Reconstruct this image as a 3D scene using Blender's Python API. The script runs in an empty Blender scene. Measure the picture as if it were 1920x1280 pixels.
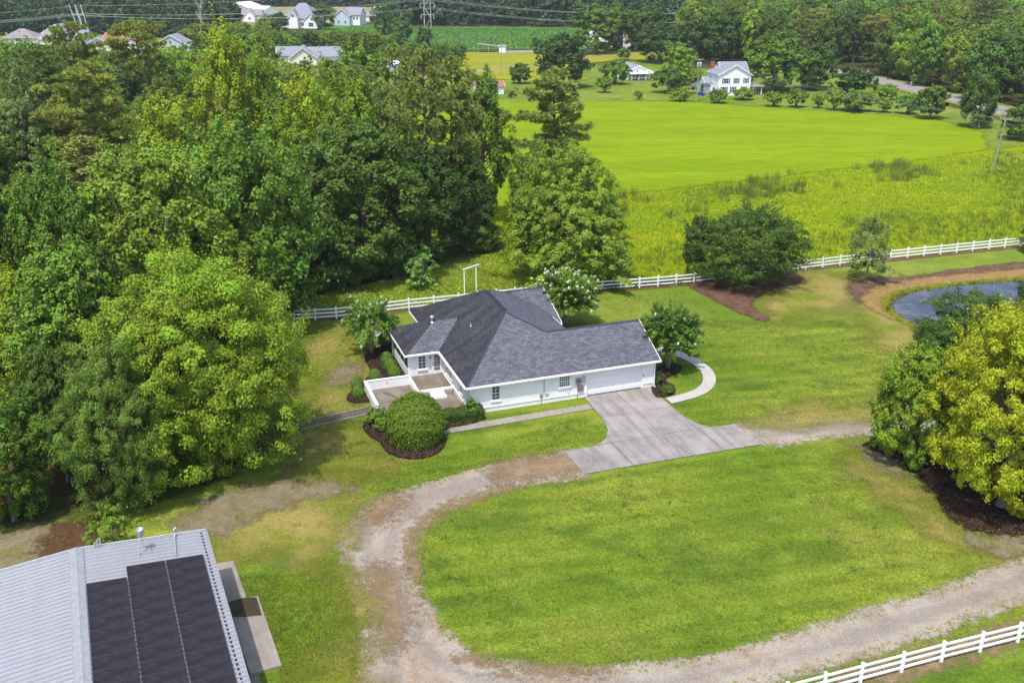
import bpy, math, random
import numpy as np
from mathutils import Vector, Matrix

random.seed(7)
RNG = np.random.default_rng(7)
SC = bpy.context.scene
COL = SC.collection
R = math.radians

# ------------------------------------------------------------------ camera, sky, sun, exposure
FOC, HORIZ, CH = 1800.0, -80.0, 36.0          # focal length in photo pixels, horizon row, drone height (m)
TILT = math.atan((640 - HORIZ) / FOC)
CT, ST = math.cos(TILT), math.sin(TILT)
cam_data = bpy.data.cameras.new('camera')
cam = bpy.data.objects.new('camera', cam_data)
COL.objects.link(cam)
cam.location = (0, 0, CH)
cam.rotation_euler = (math.pi / 2 - TILT, 0, 0)
cam_data.sensor_width = 36
cam_data.lens = 36 * FOC / 1920
cam_data.clip_start = 1.0
cam_data.clip_end = 9000
SC.camera = cam

SUN_DIR = Vector((-0.17, -0.42, 1.0)).normalized()     # towards the sun
SUN_EL = math.asin(SUN_DIR.z)
SUN_AZ = math.atan2(SUN_DIR.x, SUN_DIR.y)
world = bpy.data.worlds.new('World')
SC.world = world
world.use_nodes = True
wn = world.node_tree
wn.nodes.clear()
sky = wn.nodes.new('ShaderNodeTexSky')
sky.sky_type = 'NISHITA'
sky.sun_disc = False
sky.sun_elevation = SUN_EL
sky.sun_rotation = SUN_AZ
sky.air_density = 1.0
sky.dust_density = 2.0
sky.ozone_density = 1.0
bg = wn.nodes.new('ShaderNodeBackground')
bg.inputs['Strength'].default_value = 0.15
wo = wn.nodes.new('ShaderNodeOutputWorld')
wn.links.new(sky.outputs[0], bg.inputs[0])
wn.links.new(bg.outputs[0], wo.inputs[0])

sun_data = bpy.data.lights.new('sun', 'SUN')
sun_data.energy = 2.5
sun_data.angle = R(0.9)
sun_data.color = (1.0, 0.955, 0.88)
sun = bpy.data.objects.new('sun', sun_data)
COL.objects.link(sun)
sun.rotation_euler = SUN_DIR.to_track_quat('Z', 'Y').to_euler()
sun.location = (0, 0, 200)

SC.view_settings.view_transform = 'Standard'
SC.view_settings.look = 'None'
SC.view_settings.exposure = 1.0
SC.view_settings.gamma = 1.0
SC.view_settings.use_curve_mapping = False
SC.render.engine = 'CYCLES'
SC.cycles.max_bounces = 8
SC.cycles.diffuse_bounces = 5
SC.cycles.glossy_bounces = 2
SC.cycles.transmission_bounces = 4
SC.cycles.volume_bounces = 0
SC.cycles.transparent_max_bounces = 16
SC.cycles.caustics_reflective = False
SC.cycles.caustics_refractive = False


# ------------------------------------------------------------------ survey of the photograph
def G(px, py, z=0.0):
    """The point of the place at height z that the photograph shows at (px, py)."""
    u = (px - 960) / FOC
    v = (py - 640) / FOC
    d = np.array([u, CT - v * ST, -ST - v * CT])
    return d * ((z - CH) / d[2]) + np.array([0, 0, CH])


def PX(p):
    x, y, z = p[0], p[1], p[2] - CH
    dep = y * CT - z * ST
    return 960 + FOC * x / dep, 640 - FOC * (y * ST + z * CT) / dep, dep


def GP(pts):
    return [tuple(G(*p)[:2]) for p in pts]


HPHI = R(19.3)
HO = G(874, 727, 2.7)


def HL(u, v):
    """house frame (u along the garage front, v towards the back) -> ground"""
    return (HO[0] + u * math.cos(HPHI) - v * math.sin(HPHI), HO[1] + u * math.sin(HPHI) + v * math.cos(HPHI))


def tag(o, label=None, cat=None, group=None, kind=None):
    if label: o['label'] = label
    if cat: o['category'] = cat
    if group: o['group'] = group
    if kind: o['kind'] = kind
    return o


def empty(name, loc=(0, 0, 0), rz=0.0, label=None, cat=None, group=None):
    o = bpy.data.objects.new(name, None)
    COL.objects.link(o)
    o.location = loc
    o.rotation_euler = (0, 0, rz)
    o.empty_display_size = 0.3
    return tag(o, label, cat, group)


def link(name, me, parent=None, loc=(0, 0, 0), rz=0.0):
    o = bpy.data.objects.new(name, me)
    COL.objects.link(o)
    o.location = loc
    o.rotation_euler = (0, 0, rz)
    if parent is not None: o.parent = parent
    return o


def copy_tree(o, parent=None):
    c = o.copy()
    COL.objects.link(c)
    c.parent = parent
    for ch in list(o.children):
        copy_tree(ch, c)
    return c


class MB:
    """collects faces; UVs are metres along each face (horizontal, upslope)"""

    def __init__(self):
        self.v, self.f, self.m = [], [], []

    def add(self, vs, fs, mi=0):
        b = len(self.v)
        self.v += [tuple(map(float, p)) for p in vs]
        self.f += [tuple(b + i for i in f) for f in fs]
        self.m += [mi] * len(fs)
        return self

    def box(self, x0, x1, y0, y1, z0, z1, mi=0):
        v = [(x0, y0, z0), (x1, y0, z0), (x1, y1, z0), (x0, y1, z0), (x0, y0, z1), (x1, y0, z1), (x1, y1, z1), (x0, y1, z1)]
        return self.add(v, [(3, 2, 1, 0), (4, 5, 6, 7), (0, 1, 5, 4), (1, 2, 6, 5), (2, 3, 7, 6), (3, 0, 4, 7)], mi)

    def bar(self, a, b, w, h, mi=0):
        """square bar from a to b; h measured upwards"""
        a, b = Vector(a), Vector(b)
        d = (b - a).normalized()
        s = d.cross(Vector((0, 0, 1)))
        if s.length < 1e-4: s = Vector((1, 0, 0))
        s.normalize()
        t = s.cross(d).normalized()
        vs = []
        for p in (a, b):
            for i, j in ((-1, -1), (1, -1), (1, 1), (-1, 1)):
                vs.append(p + s * (i * w / 2) + t * (j * h / 2))
        return self.add(vs, [(3, 2, 1, 0), (4, 5, 6, 7), (0, 1, 5, 4), (1, 2, 6, 5), (2, 3, 7, 6), (3, 0, 4, 7)], mi)

    def tube(self, pts, rs, n=8, mi=0, cap=True):
        pts = [Vector(p) for p in pts]
        if not hasattr(rs, '__len__'): rs = [rs] * len(pts)
        vs, fs = [], []
        for i, p in enumerate(pts):
            d = (pts[min(i + 1, len(pts) - 1)] - pts[max(i - 1, 0)]).normalized()
            s = d.cross(Vector((0.31, 0.95, 0.02)))
            if s.length < 1e-3: s = d.cross(Vector((1, 0, 0)))
            s.normalize()
            t = d.cross(s)
            for k in range(n):
                a = 2 * math.pi * k / n
                vs.append(p + s * (math.cos(a) * rs[i]) + t * (math.sin(a) * rs[i]))
        for i in range(len(pts) - 1):
            for k in range(n):
                k2 = (k + 1) % n
                fs.append((i * n + k, i * n + k2, (i + 1) * n + k2, (i + 1) * n + k))
        if cap:
            fs.append(tuple(range(n - 1, -1, -1)))
            fs.append(tuple((len(pts) - 1) * n + k for k in range(n)))
        return self.add(vs, fs, mi)

    def prism(self, poly, z0, z1, mi=0):
        """vertical prism over a 2-D outline (counter-clockwise or not)"""
        n = len(poly)
        ar = sum(poly[i][0] * poly[(i + 1) % n][1] - poly[(i + 1) % n][0] * poly[i][1] for i in range(n))
        if ar < 0: poly = list(reversed(poly))
        vs = [(p[0], p[1], z0) for p in poly] + [(p[0], p[1], z1) for p in poly]
        fs = [tuple(range(n - 1, -1, -1)), tuple(range(n, 2 * n))]
        fs += [(i, (i + 1) % n, n + (i + 1) % n, n + i) for i in range(n)]
        return self.add(vs, fs, mi)

    def slab(self, pts, th, mi=0):
        """sloping plate: top outline pts (3-D), thickness th downwards"""
        pts = [Vector(p) for p in pts]
        nrm = Vector((0, 0, 0))
        for i in range(len(pts)):
            nrm += pts[i].cross(pts[(i + 1) % len(pts)])
        if nrm.z < 0: pts.reverse()
        n = len(pts)
        vs = pts + [p - Vector((0, 0, th)) for p in pts]
        fs = [tuple(range(n)), tuple(range(2 * n - 1, n - 1, -1))]
        fs += [(i, n + i, n + (i + 1) % n, (i + 1) % n) for i in range(n)]
        return self.add(vs, fs, mi)

    def mesh(self, name, mats, smooth=False, uv=True):
        me = bpy.data.meshes.new(name)
        me.from_pydata(self.v, [], self.f)
        for m in (mats if isinstance(mats, (list, tuple)) else [mats]):
            me.materials.append(m)
        me.polygons.foreach_set('material_index', self.m)
        if smooth: me.polygons.foreach_set('use_smooth', [True] * len(self.f))
        me.update()
        if uv:
            ul = me.uv_layers.new(name='UVMap')
            dat = np.zeros((len(me.loops), 2), np.float32)
            for p in me.polygons:
                n = p.normal
                h = Vector((0, 0, 1)).cross(n)
                if h.length < 0.05: h = Vector((1, 0, 0))
                h.normalize()
                s = n.cross(h)
                for li in p.loop_indices:
                    co = me.vertices[me.loops[li].vertex_index].co
                    dat[li] = (co.dot(h), co.dot(s))
            ul.data.foreach_set('uv', dat.ravel())
        return me

    def build(self, name, mats, parent=None, loc=(0, 0, 0), rz=0.0, smooth=False):
        return link(name, self.mesh(name, mats, smooth), parent, loc, rz)


# ------------------------------------------------------------------ materials
KEXP = 2.2      # what a level white sheet shows, so that A() gives the real colour behind a displayed one


def lin(c):
    c /= 255.0
    return c / 12.92 if c <= 0.04045 else ((c + 0.055) / 1.055) ** 2.4


def A(r, g, b, k=None):
    k = k or KEXP
    return (lin(r) / k, lin(g) / k, lin(b) / k, 1.0)


class NT:
    def __init__(self, nt):
        self.t = nt

    def n(self, typ, **kw):
        nd = self.t.nodes.new(typ)
        for k, v in kw.items():
            if k.startswith('i_'):
                nd.inputs[k[2:].replace('_', ' ')].default_value = v
            else:
                setattr(nd, k, v)
        return nd

    def l(self, a, b):
        self.t.links.new(a, b)

    def pos(self):
        return self.n('ShaderNodeNewGeometry').outputs['Position']

    def obj(self):
        return self.n('ShaderNodeTexCoord').outputs['Object']

    def uv(self):
        return self.n('ShaderNodeTexCoord').outputs['UV']

    def mapped(self, vec, scale=(1, 1, 1), rot=(0, 0, 0), loc=(0, 0, 0)):
        m = self.n('ShaderNodeMapping')
        m.inputs['Scale'].default_value = scale
        m.inputs['Rotation'].default_value = rot
        m.inputs['Location'].default_value = loc
        self.l(vec, m.inputs['Vector'])
        return m.outputs[0]

    def noise(self, vec, scale, detail=3, rough=0.55, dist=0.0):
        nd = self.n('ShaderNodeTexNoise')
        nd.inputs['Scale'].default_value = scale
        nd.inputs['Detail'].default_value = detail
        nd.inputs['Roughness'].default_value = rough
        nd.inputs['Distortion'].default_value = dist
        self.l(vec, nd.inputs['Vector'])
        return nd.outputs['Fac']

    def rng(self, v, a, b, c=0.0, d=1.0, smooth=True):
        nd = self.n('ShaderNodeMapRange')
        nd.interpolation_type = 'SMOOTHSTEP' if smooth else 'LINEAR'
        nd.inputs['From Min'].default_value = a
        nd.inputs['From Max'].default_value = b
        nd.inputs['To Min'].default_value = c
        nd.inputs['To Max'].default_value = d
        self.l(v, nd.inputs['Value'])
        return nd.outputs['Result']

    def math(self, op, a, b=None):
        nd = self.n('ShaderNodeMath', operation=op)
        for i, x in enumerate((a, b)):
            if x is None: continue
            if isinstance(x, (int, float)): nd.inputs[i].default_value = x
            else: self.l(x, nd.inputs[i])
        return nd.outputs[0]

    def mix(self, fac, a, b, mode='MIX'):
        nd = self.n('ShaderNodeMix', data_type='RGBA', blend_type=mode)
        for i, x in ((0, fac), (6, a), (7, b)):
            if isinstance(x, (int, float)): nd.inputs[i].default_value = x
            elif isinstance(x, tuple): nd.inputs[i].default_value = x
            else: self.l(x, nd.inputs[i])
        return nd.outputs[2]

    def scale_col(self, col, val):
        """colour times a value"""
        nd = self.n('ShaderNodeMix', data_type='RGBA', blend_type='MULTIPLY')
        nd.inputs[0].default_value = 1.0
        self.l(col, nd.inputs[6]) if not isinstance(col, tuple) else setattr(nd.inputs[6], 'default_value', col)
        self.l(val, nd.inputs[7])
        return nd.outputs[2]

    def bump(self, h, strength=0.5, dist=0.05):
        nd = self.n('ShaderNodeBump')
        nd.inputs['Strength'].default_value = strength
        nd.inputs['Distance'].default_value = dist
        self.l(h, nd.inputs['Height'])
        return nd.outputs[0]

    def attr(self, name):
        return self.n('ShaderNodeAttribute', attribute_name=name).outputs['Fac']


def new_mat(name):
    m = bpy.data.materials.new(name)
    m.use_nodes = True
    t = NT(m.node_tree)
    b = m.node_tree.nodes['Principled BSDF']
    return m, t, b


def setc(t, b, col, rough=0.8, spec=0.3, metal=0.0, normal=None):
    if isinstance(col, tuple): b.inputs['Base Color'].default_value = col
    else: t.l(col, b.inputs['Base Color'])
    if isinstance(rough, (int, float)): b.inputs['Roughness'].default_value = rough
    else: t.l(rough, b.inputs['Roughness'])
    b.inputs['Specular IOR Level'].default_value = spec
    b.inputs['Metallic'].default_value = metal
    if normal is not None: t.l(normal, b.inputs['Normal'])


def simple(name, col, rough=0.7, spec=0.3, metal=0.0, var=0.12, vscale=3.0):
    """plain painted or bare surface with a little uneven wear"""
    m, t, b = new_mat(name)
    n = t.noise(t.obj(), vscale, 4, 0.6)
    v = t.rng(n, 0.25, 0.75, 1 - var, 1 + var)
    setc(t, b, t.scale_col(col, v), rough, spec, metal)
    return m


# --- ground colours, all laid out in world metres so that neighbouring sheets agree
def c_lawn(t, p):
    n1 = t.noise(p, 0.045, 3, 0.5)
    n2 = t.noise(t.mapped(p, (1, 1.7, 1), (0, 0, R(-19))), 0.16, 4, 0.6, 0.4)
    n3 = t.noise(p, 0.5, 4, 0.65)
    n4 = t.noise(p, 5.0, 4, 0.75)
    n5 = t.noise(t.mapped(p, (0.25, 1.6, 1), (0, 0, R(-17))), 0.55, 3, 0.6)
    n6 = t.noise(t.mapped(p, (1, 1, 1), loc=(31, 7, 0)), 0.09, 4, 0.65, 0.6)
    c = t.mix(t.rng(n1, 0.38, 0.62), A(130, 160, 50), A(164, 178, 66))
    c = t.mix(t.rng(n2, 0.46, 0.7, 0, 0.75), c, A(98, 128, 50))
    c = t.mix(t.rng(n6, 0.5, 0.75, 0, 0.45), c, A(182, 170, 88))
    c = t.mix(t.rng(n5, 0.45, 0.7, 0, 0.3), c, A(88, 128, 26))
    wv = t.n('ShaderNodeTexWave', wave_type='BANDS', bands_direction='Y')
    wv.inputs['Scale'].default_value = 0.16
    wv.inputs['Distortion'].default_value = 1.2
    wv.inputs['Detail Scale'].default_value = 0.4
    t.l(t.mapped(p, (1, 1, 1), (0, 0, R(-15))), wv.inputs['Vector'])
    c = t.scale_col(c, t.rng(wv.outputs['Fac'], 0.3, 0.7, 0.94, 1.06))
    v = t.math('MULTIPLY', t.rng(n3, 0.25, 0.75, 0.84, 1.14), t.rng(n4, 0.25, 0.75, 0.6, 1.4))
    return t.scale_col(c, v)


def c_drylawn(t, p):
    n1 = t.noise(p, 0.2, 4, 0.6)
    n3 = t.noise(p, 0.9, 4, 0.7)
    n4 = t.noise(p, 5.0, 4, 0.75)
    c = t.mix(t.rng(n1, 0.38, 0.62), A(148, 156, 58), A(186, 170, 98))
    c = t.mix(t.rng(n3, 0.5, 0.75, 0, 0.7), c, A(128, 136, 54))
    return t.scale_col(c, t.rng(n4, 0.2, 0.8, 0.65, 1.35))


def c_field(t, p):
    n1 = t.noise(t.mapped(p, (0.5, 2.2, 1), (0, 0, R(4))), 0.05, 4, 0.6)
    n2 = t.noise(t.mapped(p, (0.35, 2.4, 1)), 0.4, 4, 0.7)
    n3 = t.noise(p, 2.0, 3, 0.7)
    c = t.mix(t.rng(n1, 0.35, 0.65), A(150, 180, 22), A(168, 190, 30))
    v = t.math('MULTIPLY', t.rng(n2, 0.25, 0.75, 0.78, 1.16), t.rng(n3, 0.2, 0.8, 0.78, 1.2))
    return t.scale_col(c, v)


def c_meadow(t, p):
    n1 = t.noise(t.mapped(p, (0.6, 1.3, 1)), 0.07, 4, 0.6, 0.5)
    n2 = t.noise(p, 0.5, 5, 0.7)
    n3 = t.noise(p, 2.6, 4, 0.75)
    c = t.mix(t.rng(n1, 0.38, 0.62), A(150, 174, 14), A(174, 186, 14))
    c = t.mix(t.rng(n2, 0.48, 0.72, 0, 0.75), c, A(116, 142, 22))
    return t.scale_col(c, t.rng(n3, 0.2, 0.8, 0.7, 1.3))


def c_backlawn(t, p):
    n1 = t.noise(p, 0.03, 4, 0.6)
    n2 = t.noise(p, 0.3, 5, 0.7)
    c = t.mix(t.rng(n1, 0.38, 0.62), A(128, 158, 52), A(158, 172, 72))
    return t.scale_col(c, t.rng(n2, 0.2, 0.8, 0.75, 1.25))


def c_floor(t, p):
    n1 = t.noise(p, 0.12, 5, 0.65)
    n2 = t.noise(p, 1.5, 4, 0.7)
    c = t.mix(t.rng(n1, 0.4, 0.62), A(92, 74, 52), A(96, 112, 46))
    return t.scale_col(c, t.rng(n2, 0.2, 0.8, 0.6, 1.4))


def c_gravel(t, p):
    n1 = t.noise(p, 0.2, 5, 0.65, 0.4)
    n2 = t.noise(t.mapped(p, loc=(11, 3, 0)), 0.42, 5, 0.7)
    n3 = t.noise(p, 3.0, 5, 0.8)
    n4 = t.noise(p, 9.0, 2, 0.6)
    d = t.math('ADD', t.attr('d'), t.rng(t.noise(p, 0.6, 4, 0.7), 0.2, 0.8, -0.5, 0.5, False))
    c = t.mix(t.rng(n1, 0.42, 0.62), A(212, 198, 180), A(194, 178, 160))
    c = t.mix(t.rng(n2, 0.5, 0.72, 0, 0.7), c, A(188, 158, 128))
    rut = t.math('MULTIPLY', t.rng(d, 0.7, 1.2), t.rng(d, 2.0, 1.5))
    c = t.mix(t.math('MULTIPLY', rut, 0.5), c, A(168, 158, 152))
    mid = t.math('MULTIPLY', t.rng(d, 2.1, 2.6), t.rng(n2, 0.4, 0.6, 0.15, 0.75))
    c = t.mix(mid, c, A(186, 156, 124))
    c = t.mix(t.rng(n3, 0.6, 0.74, 0, 0.45), c, A(128, 108, 90))
    return t.scale_col(c, t.rng(n4, 0.2, 0.8, 0.82, 1.18))


def c_straw(t, p):
    n1 = t.noise(p, 0.5, 5, 0.7)
    n3 = t.noise(p, 4.0, 5, 0.8)
    c = t.mix(t.rng(n1, 0.4, 0.62), A(188, 160, 128), A(170, 142, 106))
    c = t.mix(t.rng(n3, 0.55, 0.75, 0, 0.8), c, A(112, 88, 68))
    return c


def c_dirt(t, p):
    n1 = t.noise(p, 0.6, 5, 0.7)
    n3 = t.noise(p, 5.0, 4, 0.8)
    c = t.mix(t.rng(n1, 0.4, 0.62), A(168, 154, 128), A(150, 140, 92))
    return t.scale_col(c, t.rng(n3, 0.2, 0.8, 0.6, 1.35))


def c_mulch(t, p):
    n1 = t.noise(p, 1.2, 4, 0.7)
    n3 = t.noise(t.mapped(p, (1, 1, 1)), 7.0, 4, 0.85)
    c = t.mix(t.rng(n1, 0.4, 0.65), A(62, 48, 40), A(88, 66, 52))
    c = t.mix(t.rng(n3, 0.56, 0.72, 0, 0.7), c, A(136, 104, 82))
    return t.scale_col(c, t.rng(n3, 0.25, 0.75, 0.55, 1.3))


def c_mud(t, p):
    n1 = t.noise(p, 0.9, 5, 0.7)
    n3 = t.noise(p, 3.2, 4, 0.8)
    c = t.mix(t.rng(n1, 0.4, 0.62), A(152, 122, 98), A(124, 98, 80))
    return t.scale_col(c, t.rng(n3, 0.25, 0.7, 0.5, 1.3))


def c_crop(t, p):
    n2 = t.noise(t.mapped(p, (0.8, 1.2, 1)), 0.35, 4, 0.75)
    n1 = t.noise(p, 0.02, 3, 0.5)
    c = t.mix(t.rng(n1, 0.35, 0.65), A(104, 160, 58), A(128, 176, 70))
    c = t.mix(t.rng(n2, 0.48, 0.68, 0, 0.8), c, A(66, 112, 44))
    return c


def c_tan(t, p):
    n1 = t.noise(p, 0.03, 4, 0.6)
    return t.mix(t.rng(n1, 0.35, 0.65), A(196, 186, 128), A(178, 166, 116))


def c_yellow(t, p):
    n1 = t.noise(t.mapped(p, (0.5, 1.6, 1)), 0.06, 4, 0.65)
    n2 = t.noise(p, 0.6, 4, 0.7)
    c = t.mix(t.rng(n1, 0.35, 0.65), A(186, 186, 40), A(164, 172, 62))
    return t.scale_col(c, t.rng(n2, 0.2, 0.8, 0.8, 1.2))


def c_road(t, p):
    n1 = t.noise(p, 0.4, 5, 0.7)
    return t.mix(t.rng(n1, 0.3, 0.7), A(176, 172, 172), A(196, 192, 190))


def sheet_mat(name, inner, outer=None, w=0.25, amp=0.8, nscale=0.8, bump=0.35, bscale=6.0, bdist=0.05, grit=0.0, bias=0.0):
    """ground sheet of colour `inner`; with `outer` its margin breaks up along an uneven edge"""
    m, t, b = new_mat(name)
    p = t.pos()
    col = inner(t, p)
    hb = t.noise(p, bscale, 4, 0.75)
    setc(t, b, col, 0.95, 0.02, 0, t.bump(hb, bump, bdist))
    if outer:
        # ragged margin: the sheet thins out and whatever lies beneath shows through
        n = t.noise(p, nscale, 5, 0.72)
        d = t.math('ADD', t.attr('d'), t.rng(n, 0.2, 0.8, -amp, amp, False))
        if grit: d = t.math('ADD', d, t.rng(t.noise(p, 4.0, 3, 0.8), 0.25, 0.75, -grit, grit, False))
        tr = t.n('ShaderNodeBsdfTransparent')
        mx = t.n('ShaderNodeMixShader')
        t.l(t.rng(d, -w - bias, w - bias), mx.inputs[0])
        t.l(tr.outputs[0], mx.inputs[1])
        t.l(b.outputs[0], mx.inputs[2])
        t.l(mx.outputs[0], m.node_tree.nodes['Material Output'].inputs['Surface'])
    return m


# ------------------------------------------------------------------ ground sheets
def smooth_poly(poly, step=0.6):
    """closed Catmull-Rom through the outline"""
    P = np.array(poly, float)
    n = len(P)
    out = []
    for i in range(n):
        p0, p1, p2, p3 = P[i - 1], P[i], P[(i + 1) % n], P[(i + 2) % n]
        k = max(2, int(np.hypot(*(p2 - p1)) / step))
        k = min(k, 24)
        for j in range(k):
            s = j / k
            out.append(0.5 * ((2 * p1) + (-p0 + p2) * s + (2 * p0 - 5 * p1 + 4 * p2 - p3) * s * s + (-p0 + 3 * p1 - 3 * p2 + p3) * s ** 3))
    return np.array(out)


def sdf(poly, X):
    """signed distance (inside positive) of points X to a closed outline"""
    P = np.asarray(poly, float)
    Q = np.roll(P, -1, 0)
    best = np.full(len(X), 1e18)
    ins = np.zeros(len(X), bool)
    for a, b in zip(P, Q):
        ab = b - a
        L = ab @ ab
        if L < 1e-12: continue
        tt = np.clip(((X - a) @ ab) / L, 0, 1)
        dd = X - (a + tt[:, None] * ab)
        best = np.minimum(best, (dd * dd).sum(1))
        c = ((a[1] > X[:, 1]) != (b[1] > X[:, 1]))
        if a[1] != b[1]:
            xi = (b[0] - a[0]) * (X[:, 1] - a[1]) / (b[1] - a[1]) + a[0]
            ins ^= c & (X[:, 0] < xi)
    d = np.sqrt(best)
    return np.where(ins, d, -d)


def add_attr(me, name, vals):
    at = me.attributes.new(name, 'FLOAT', 'POINT')
    at.data.foreach_set('value', np.asarray(vals, np.float32))


LAYER = [0]


def sheet(name, poly, mat, z, res=0.6, margin=1.5, holes=(), smooth=True, relief=None, kind='structure', extra=None):
    """grid sheet that covers an outline plus a margin, with the distance to the outline stored on it"""
    LAYER[0] += 1
    z += LAYER[0] * 0.0011
    P = smooth_poly(poly) if smooth else np.array(poly, float)
    lo, hi = P.min(0) - margin - res, P.max(0) + margin + res
    nx, ny = int((hi[0] - lo[0]) / res) + 2, int((hi[1] - lo[1]) / res) + 2
    xs, ys = lo[0] + np.arange(nx) * res, lo[1] + np.arange(ny) * res
    X = np.stack(np.meshgrid(xs, ys, indexing='ij'), -1).reshape(-1, 2)
    d = sdf(P, X)
    for h in holes:
        d = np.minimum(d, -sdf(smooth_poly(h) if smooth else h, X))
    D = d.reshape(nx, ny)
    keep = np.maximum(np.maximum(D[:-1, :-1], D[1:, :-1]), np.maximum(D[:-1, 1:], D[1:, 1:])) > -margin
    ii, jj = np.nonzero(keep)
    idx = lambda i, j: i * ny + j
    F = np.stack([idx(ii, jj), idx(ii + 1, jj), idx(ii + 1, jj + 1), idx(ii, jj + 1)], 1)
    used = np.unique(F)
    remap = np.full(nx * ny, -1)
    remap[used] = np.arange(len(used))
    F = remap[F]
    V = np.concatenate([X[used], np.full((len(used), 1), z)], 1)
    if relief is not None: V[:, 2] += relief(X[used], d[used])
    me = raw_mesh(name, V, F)
    me.materials.append(mat)
    add_attr(me, 'd', d[used])
    if extra is not None: add_attr(me, 'e', extra(X[used]))
    o = link(name, me)
    if kind: o['kind'] = kind
    return o


def raw_mesh(name, V, F):
    """mesh from numpy vertices and equal-sized faces"""
    me = bpy.data.meshes.new(name)
    V = np.ascontiguousarray(V, np.float32)
    F = np.ascontiguousarray(F, np.int32)
    k = F.shape[1]
    me.vertices.add(len(V))
    me.vertices.foreach_set('co', V.ravel())
    me.loops.add(F.size)
    me.loops.foreach_set('vertex_index', F.ravel())
    me.polygons.add(len(F))
    me.polygons.foreach_set('loop_start', np.arange(len(F), dtype=np.int32) * k)
    me.update(calc_edges=True)
    return me


def vnoise(X, s, seed=0):
    """cheap smooth pseudo-noise for relief"""
    r = np.random.default_rng(seed)
    o = np.zeros(len(X))
    for k in range(6):
        a = r.uniform(0, 6.28)
        f = s * r.uniform(0.6, 1.8)
        o += np.sin((X[:, 0] * math.cos(a) + X[:, 1] * math.sin(a)) * f + r.uniform(0, 6.28))
    return o / 6

# ================================================================== THE GROUND
gm = MB()
gm.add([(-2600, -60, 0), (2600, -60, 0), (2600, 4200, 0), (-2600, 4200, 0)], [(0, 1, 2, 3)])
o = gm.build('ground', sheet_mat('forest_floor', c_floor, bump=0.4, bscale=3.0, bdist=0.1)); o['kind'] = 'structure'

M_LAWN = sheet_mat('lawn_grass', c_lawn, c_floor, w=0.9, amp=1.2, nscale=0.5, bump=0.75, bscale=5.5, bdist=0.07)
LAWN = GP([(-60, 1500), (-60, 1040), (60, 985), (330, 930), (470, 860), (560, 760), (540, 640), (548, 588), (600, 545), (700, 528), (800, 505), (905, 495), (935, 455), (990, 470),
           (1100, 540), (1300, 533), (1520, 503), (1910, 463), (2060, 448), (2200, 800), (2200, 1350), (1900, 1600), (900, 1700)])
sheet('lawn', LAWN, M_LAWN, 0.004, res=1.0, margin=3.0)

# bright mown field, rough meadow and the farther farmland
FIELD = GP([(700, 330), (760, 200), (860, 195), (1000, 192), (1250, 190), (1450, 203), (1600, 212), (1740, 224), (1822, 240), (1850, 262), (1838, 285), (1700, 308), (1500, 330), (1300, 353), (1140, 372), (900, 400), (780, 400)])
sheet('mown_field', FIELD, sheet_mat('field_grass', c_field, c_backlawn, w=1.2, amp=2.0, nscale=0.2, bump=0.5, bscale=2.5, bdist=0.1), 0.012, res=2.5, margin=6)
MEADOW = GP([(890, 402), (1140, 368), (1300, 350), (1500, 326), (1700, 304), (1850, 282), (2100, 262), (2150, 440), (1912, 462), (1669, 487), (1520, 504), (1301, 533), (1129, 547), (1000, 560), (900, 500)])
sheet('meadow', MEADOW, sheet_mat('meadow_grass', c_meadow, c_field, w=1.2, amp=2.5, nscale=0.3, bump=0.9, bscale=1.8, bdist=0.25), 0.016, res=1.5, margin=3)
BACKL = GP([(700, 400), (640, 200), (800, 140), (960, 150), (1100, 122), (1280, 112), (1300, 128), (1480, 132), (1580, 140), (1700, 175), (1920, 240), (2200, 300), (2200, 520), (1000, 600)])
sheet('back_lawn', BACKL, sheet_mat('back_lawn_grass', c_backlawn, c_floor, w=1.5, amp=3.0, nscale=0.15, bump=0.5, bscale=2.0, bdist=0.1), 0.008, res=3.0, margin=8)
YEL = GP([(840, 128), (850, 100), (960, 98), (1080, 96), (1290, 92), (1296, 108), (1110, 118), (1090, 150), (1000, 152), (960, 150), (880, 140)])
sheet('dry_pasture', YEL, sheet_mat('dry_pasture_grass', c_yellow, c_backlawn, w=2.5, amp=5.0, nscale=0.1, bump=0.3, bscale=2.0), 0.012, res=3.5, margin=10)
CROP = GP([(600, 56), (660, 46), (760, 50), (1100, 54), (1140, 90), (1085, 92), (960, 92), (860, 94), (760, 88), (640, 72)])
sheet('crop_field', CROP, sheet_mat('crop_rows', c_crop, c_yellow, w=2.0, amp=3.0, nscale=0.1, bump=1.0, bscale=0.8, bdist=0.5), 0.016, res=6, margin=12)
TAN = GP([(400, 14), (520, 13), (760, 14), (740, 30), (680, 44), (560, 50), (440, 60), (380, 44)])
sheet('stubble_field', TAN, sheet_mat('stubble', c_tan, c_floor, w=4, amp=8, nscale=0.05, bump=0.2), 0.012, res=10, margin=20)
NEIGH = GP([(-80, 112), (-80, 78), (120, 60), (330, 74), (420, 90), (640, 112), (730, 118), (720, 160), (480, 150), (200, 118)])
sheet('neighbour_yard', NEIGH, sheet_mat('neighbour_grass', c_backlawn, c_floor, w=2, amp=3, nscale=0.1), 0.012, res=5, margin=10)

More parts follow.
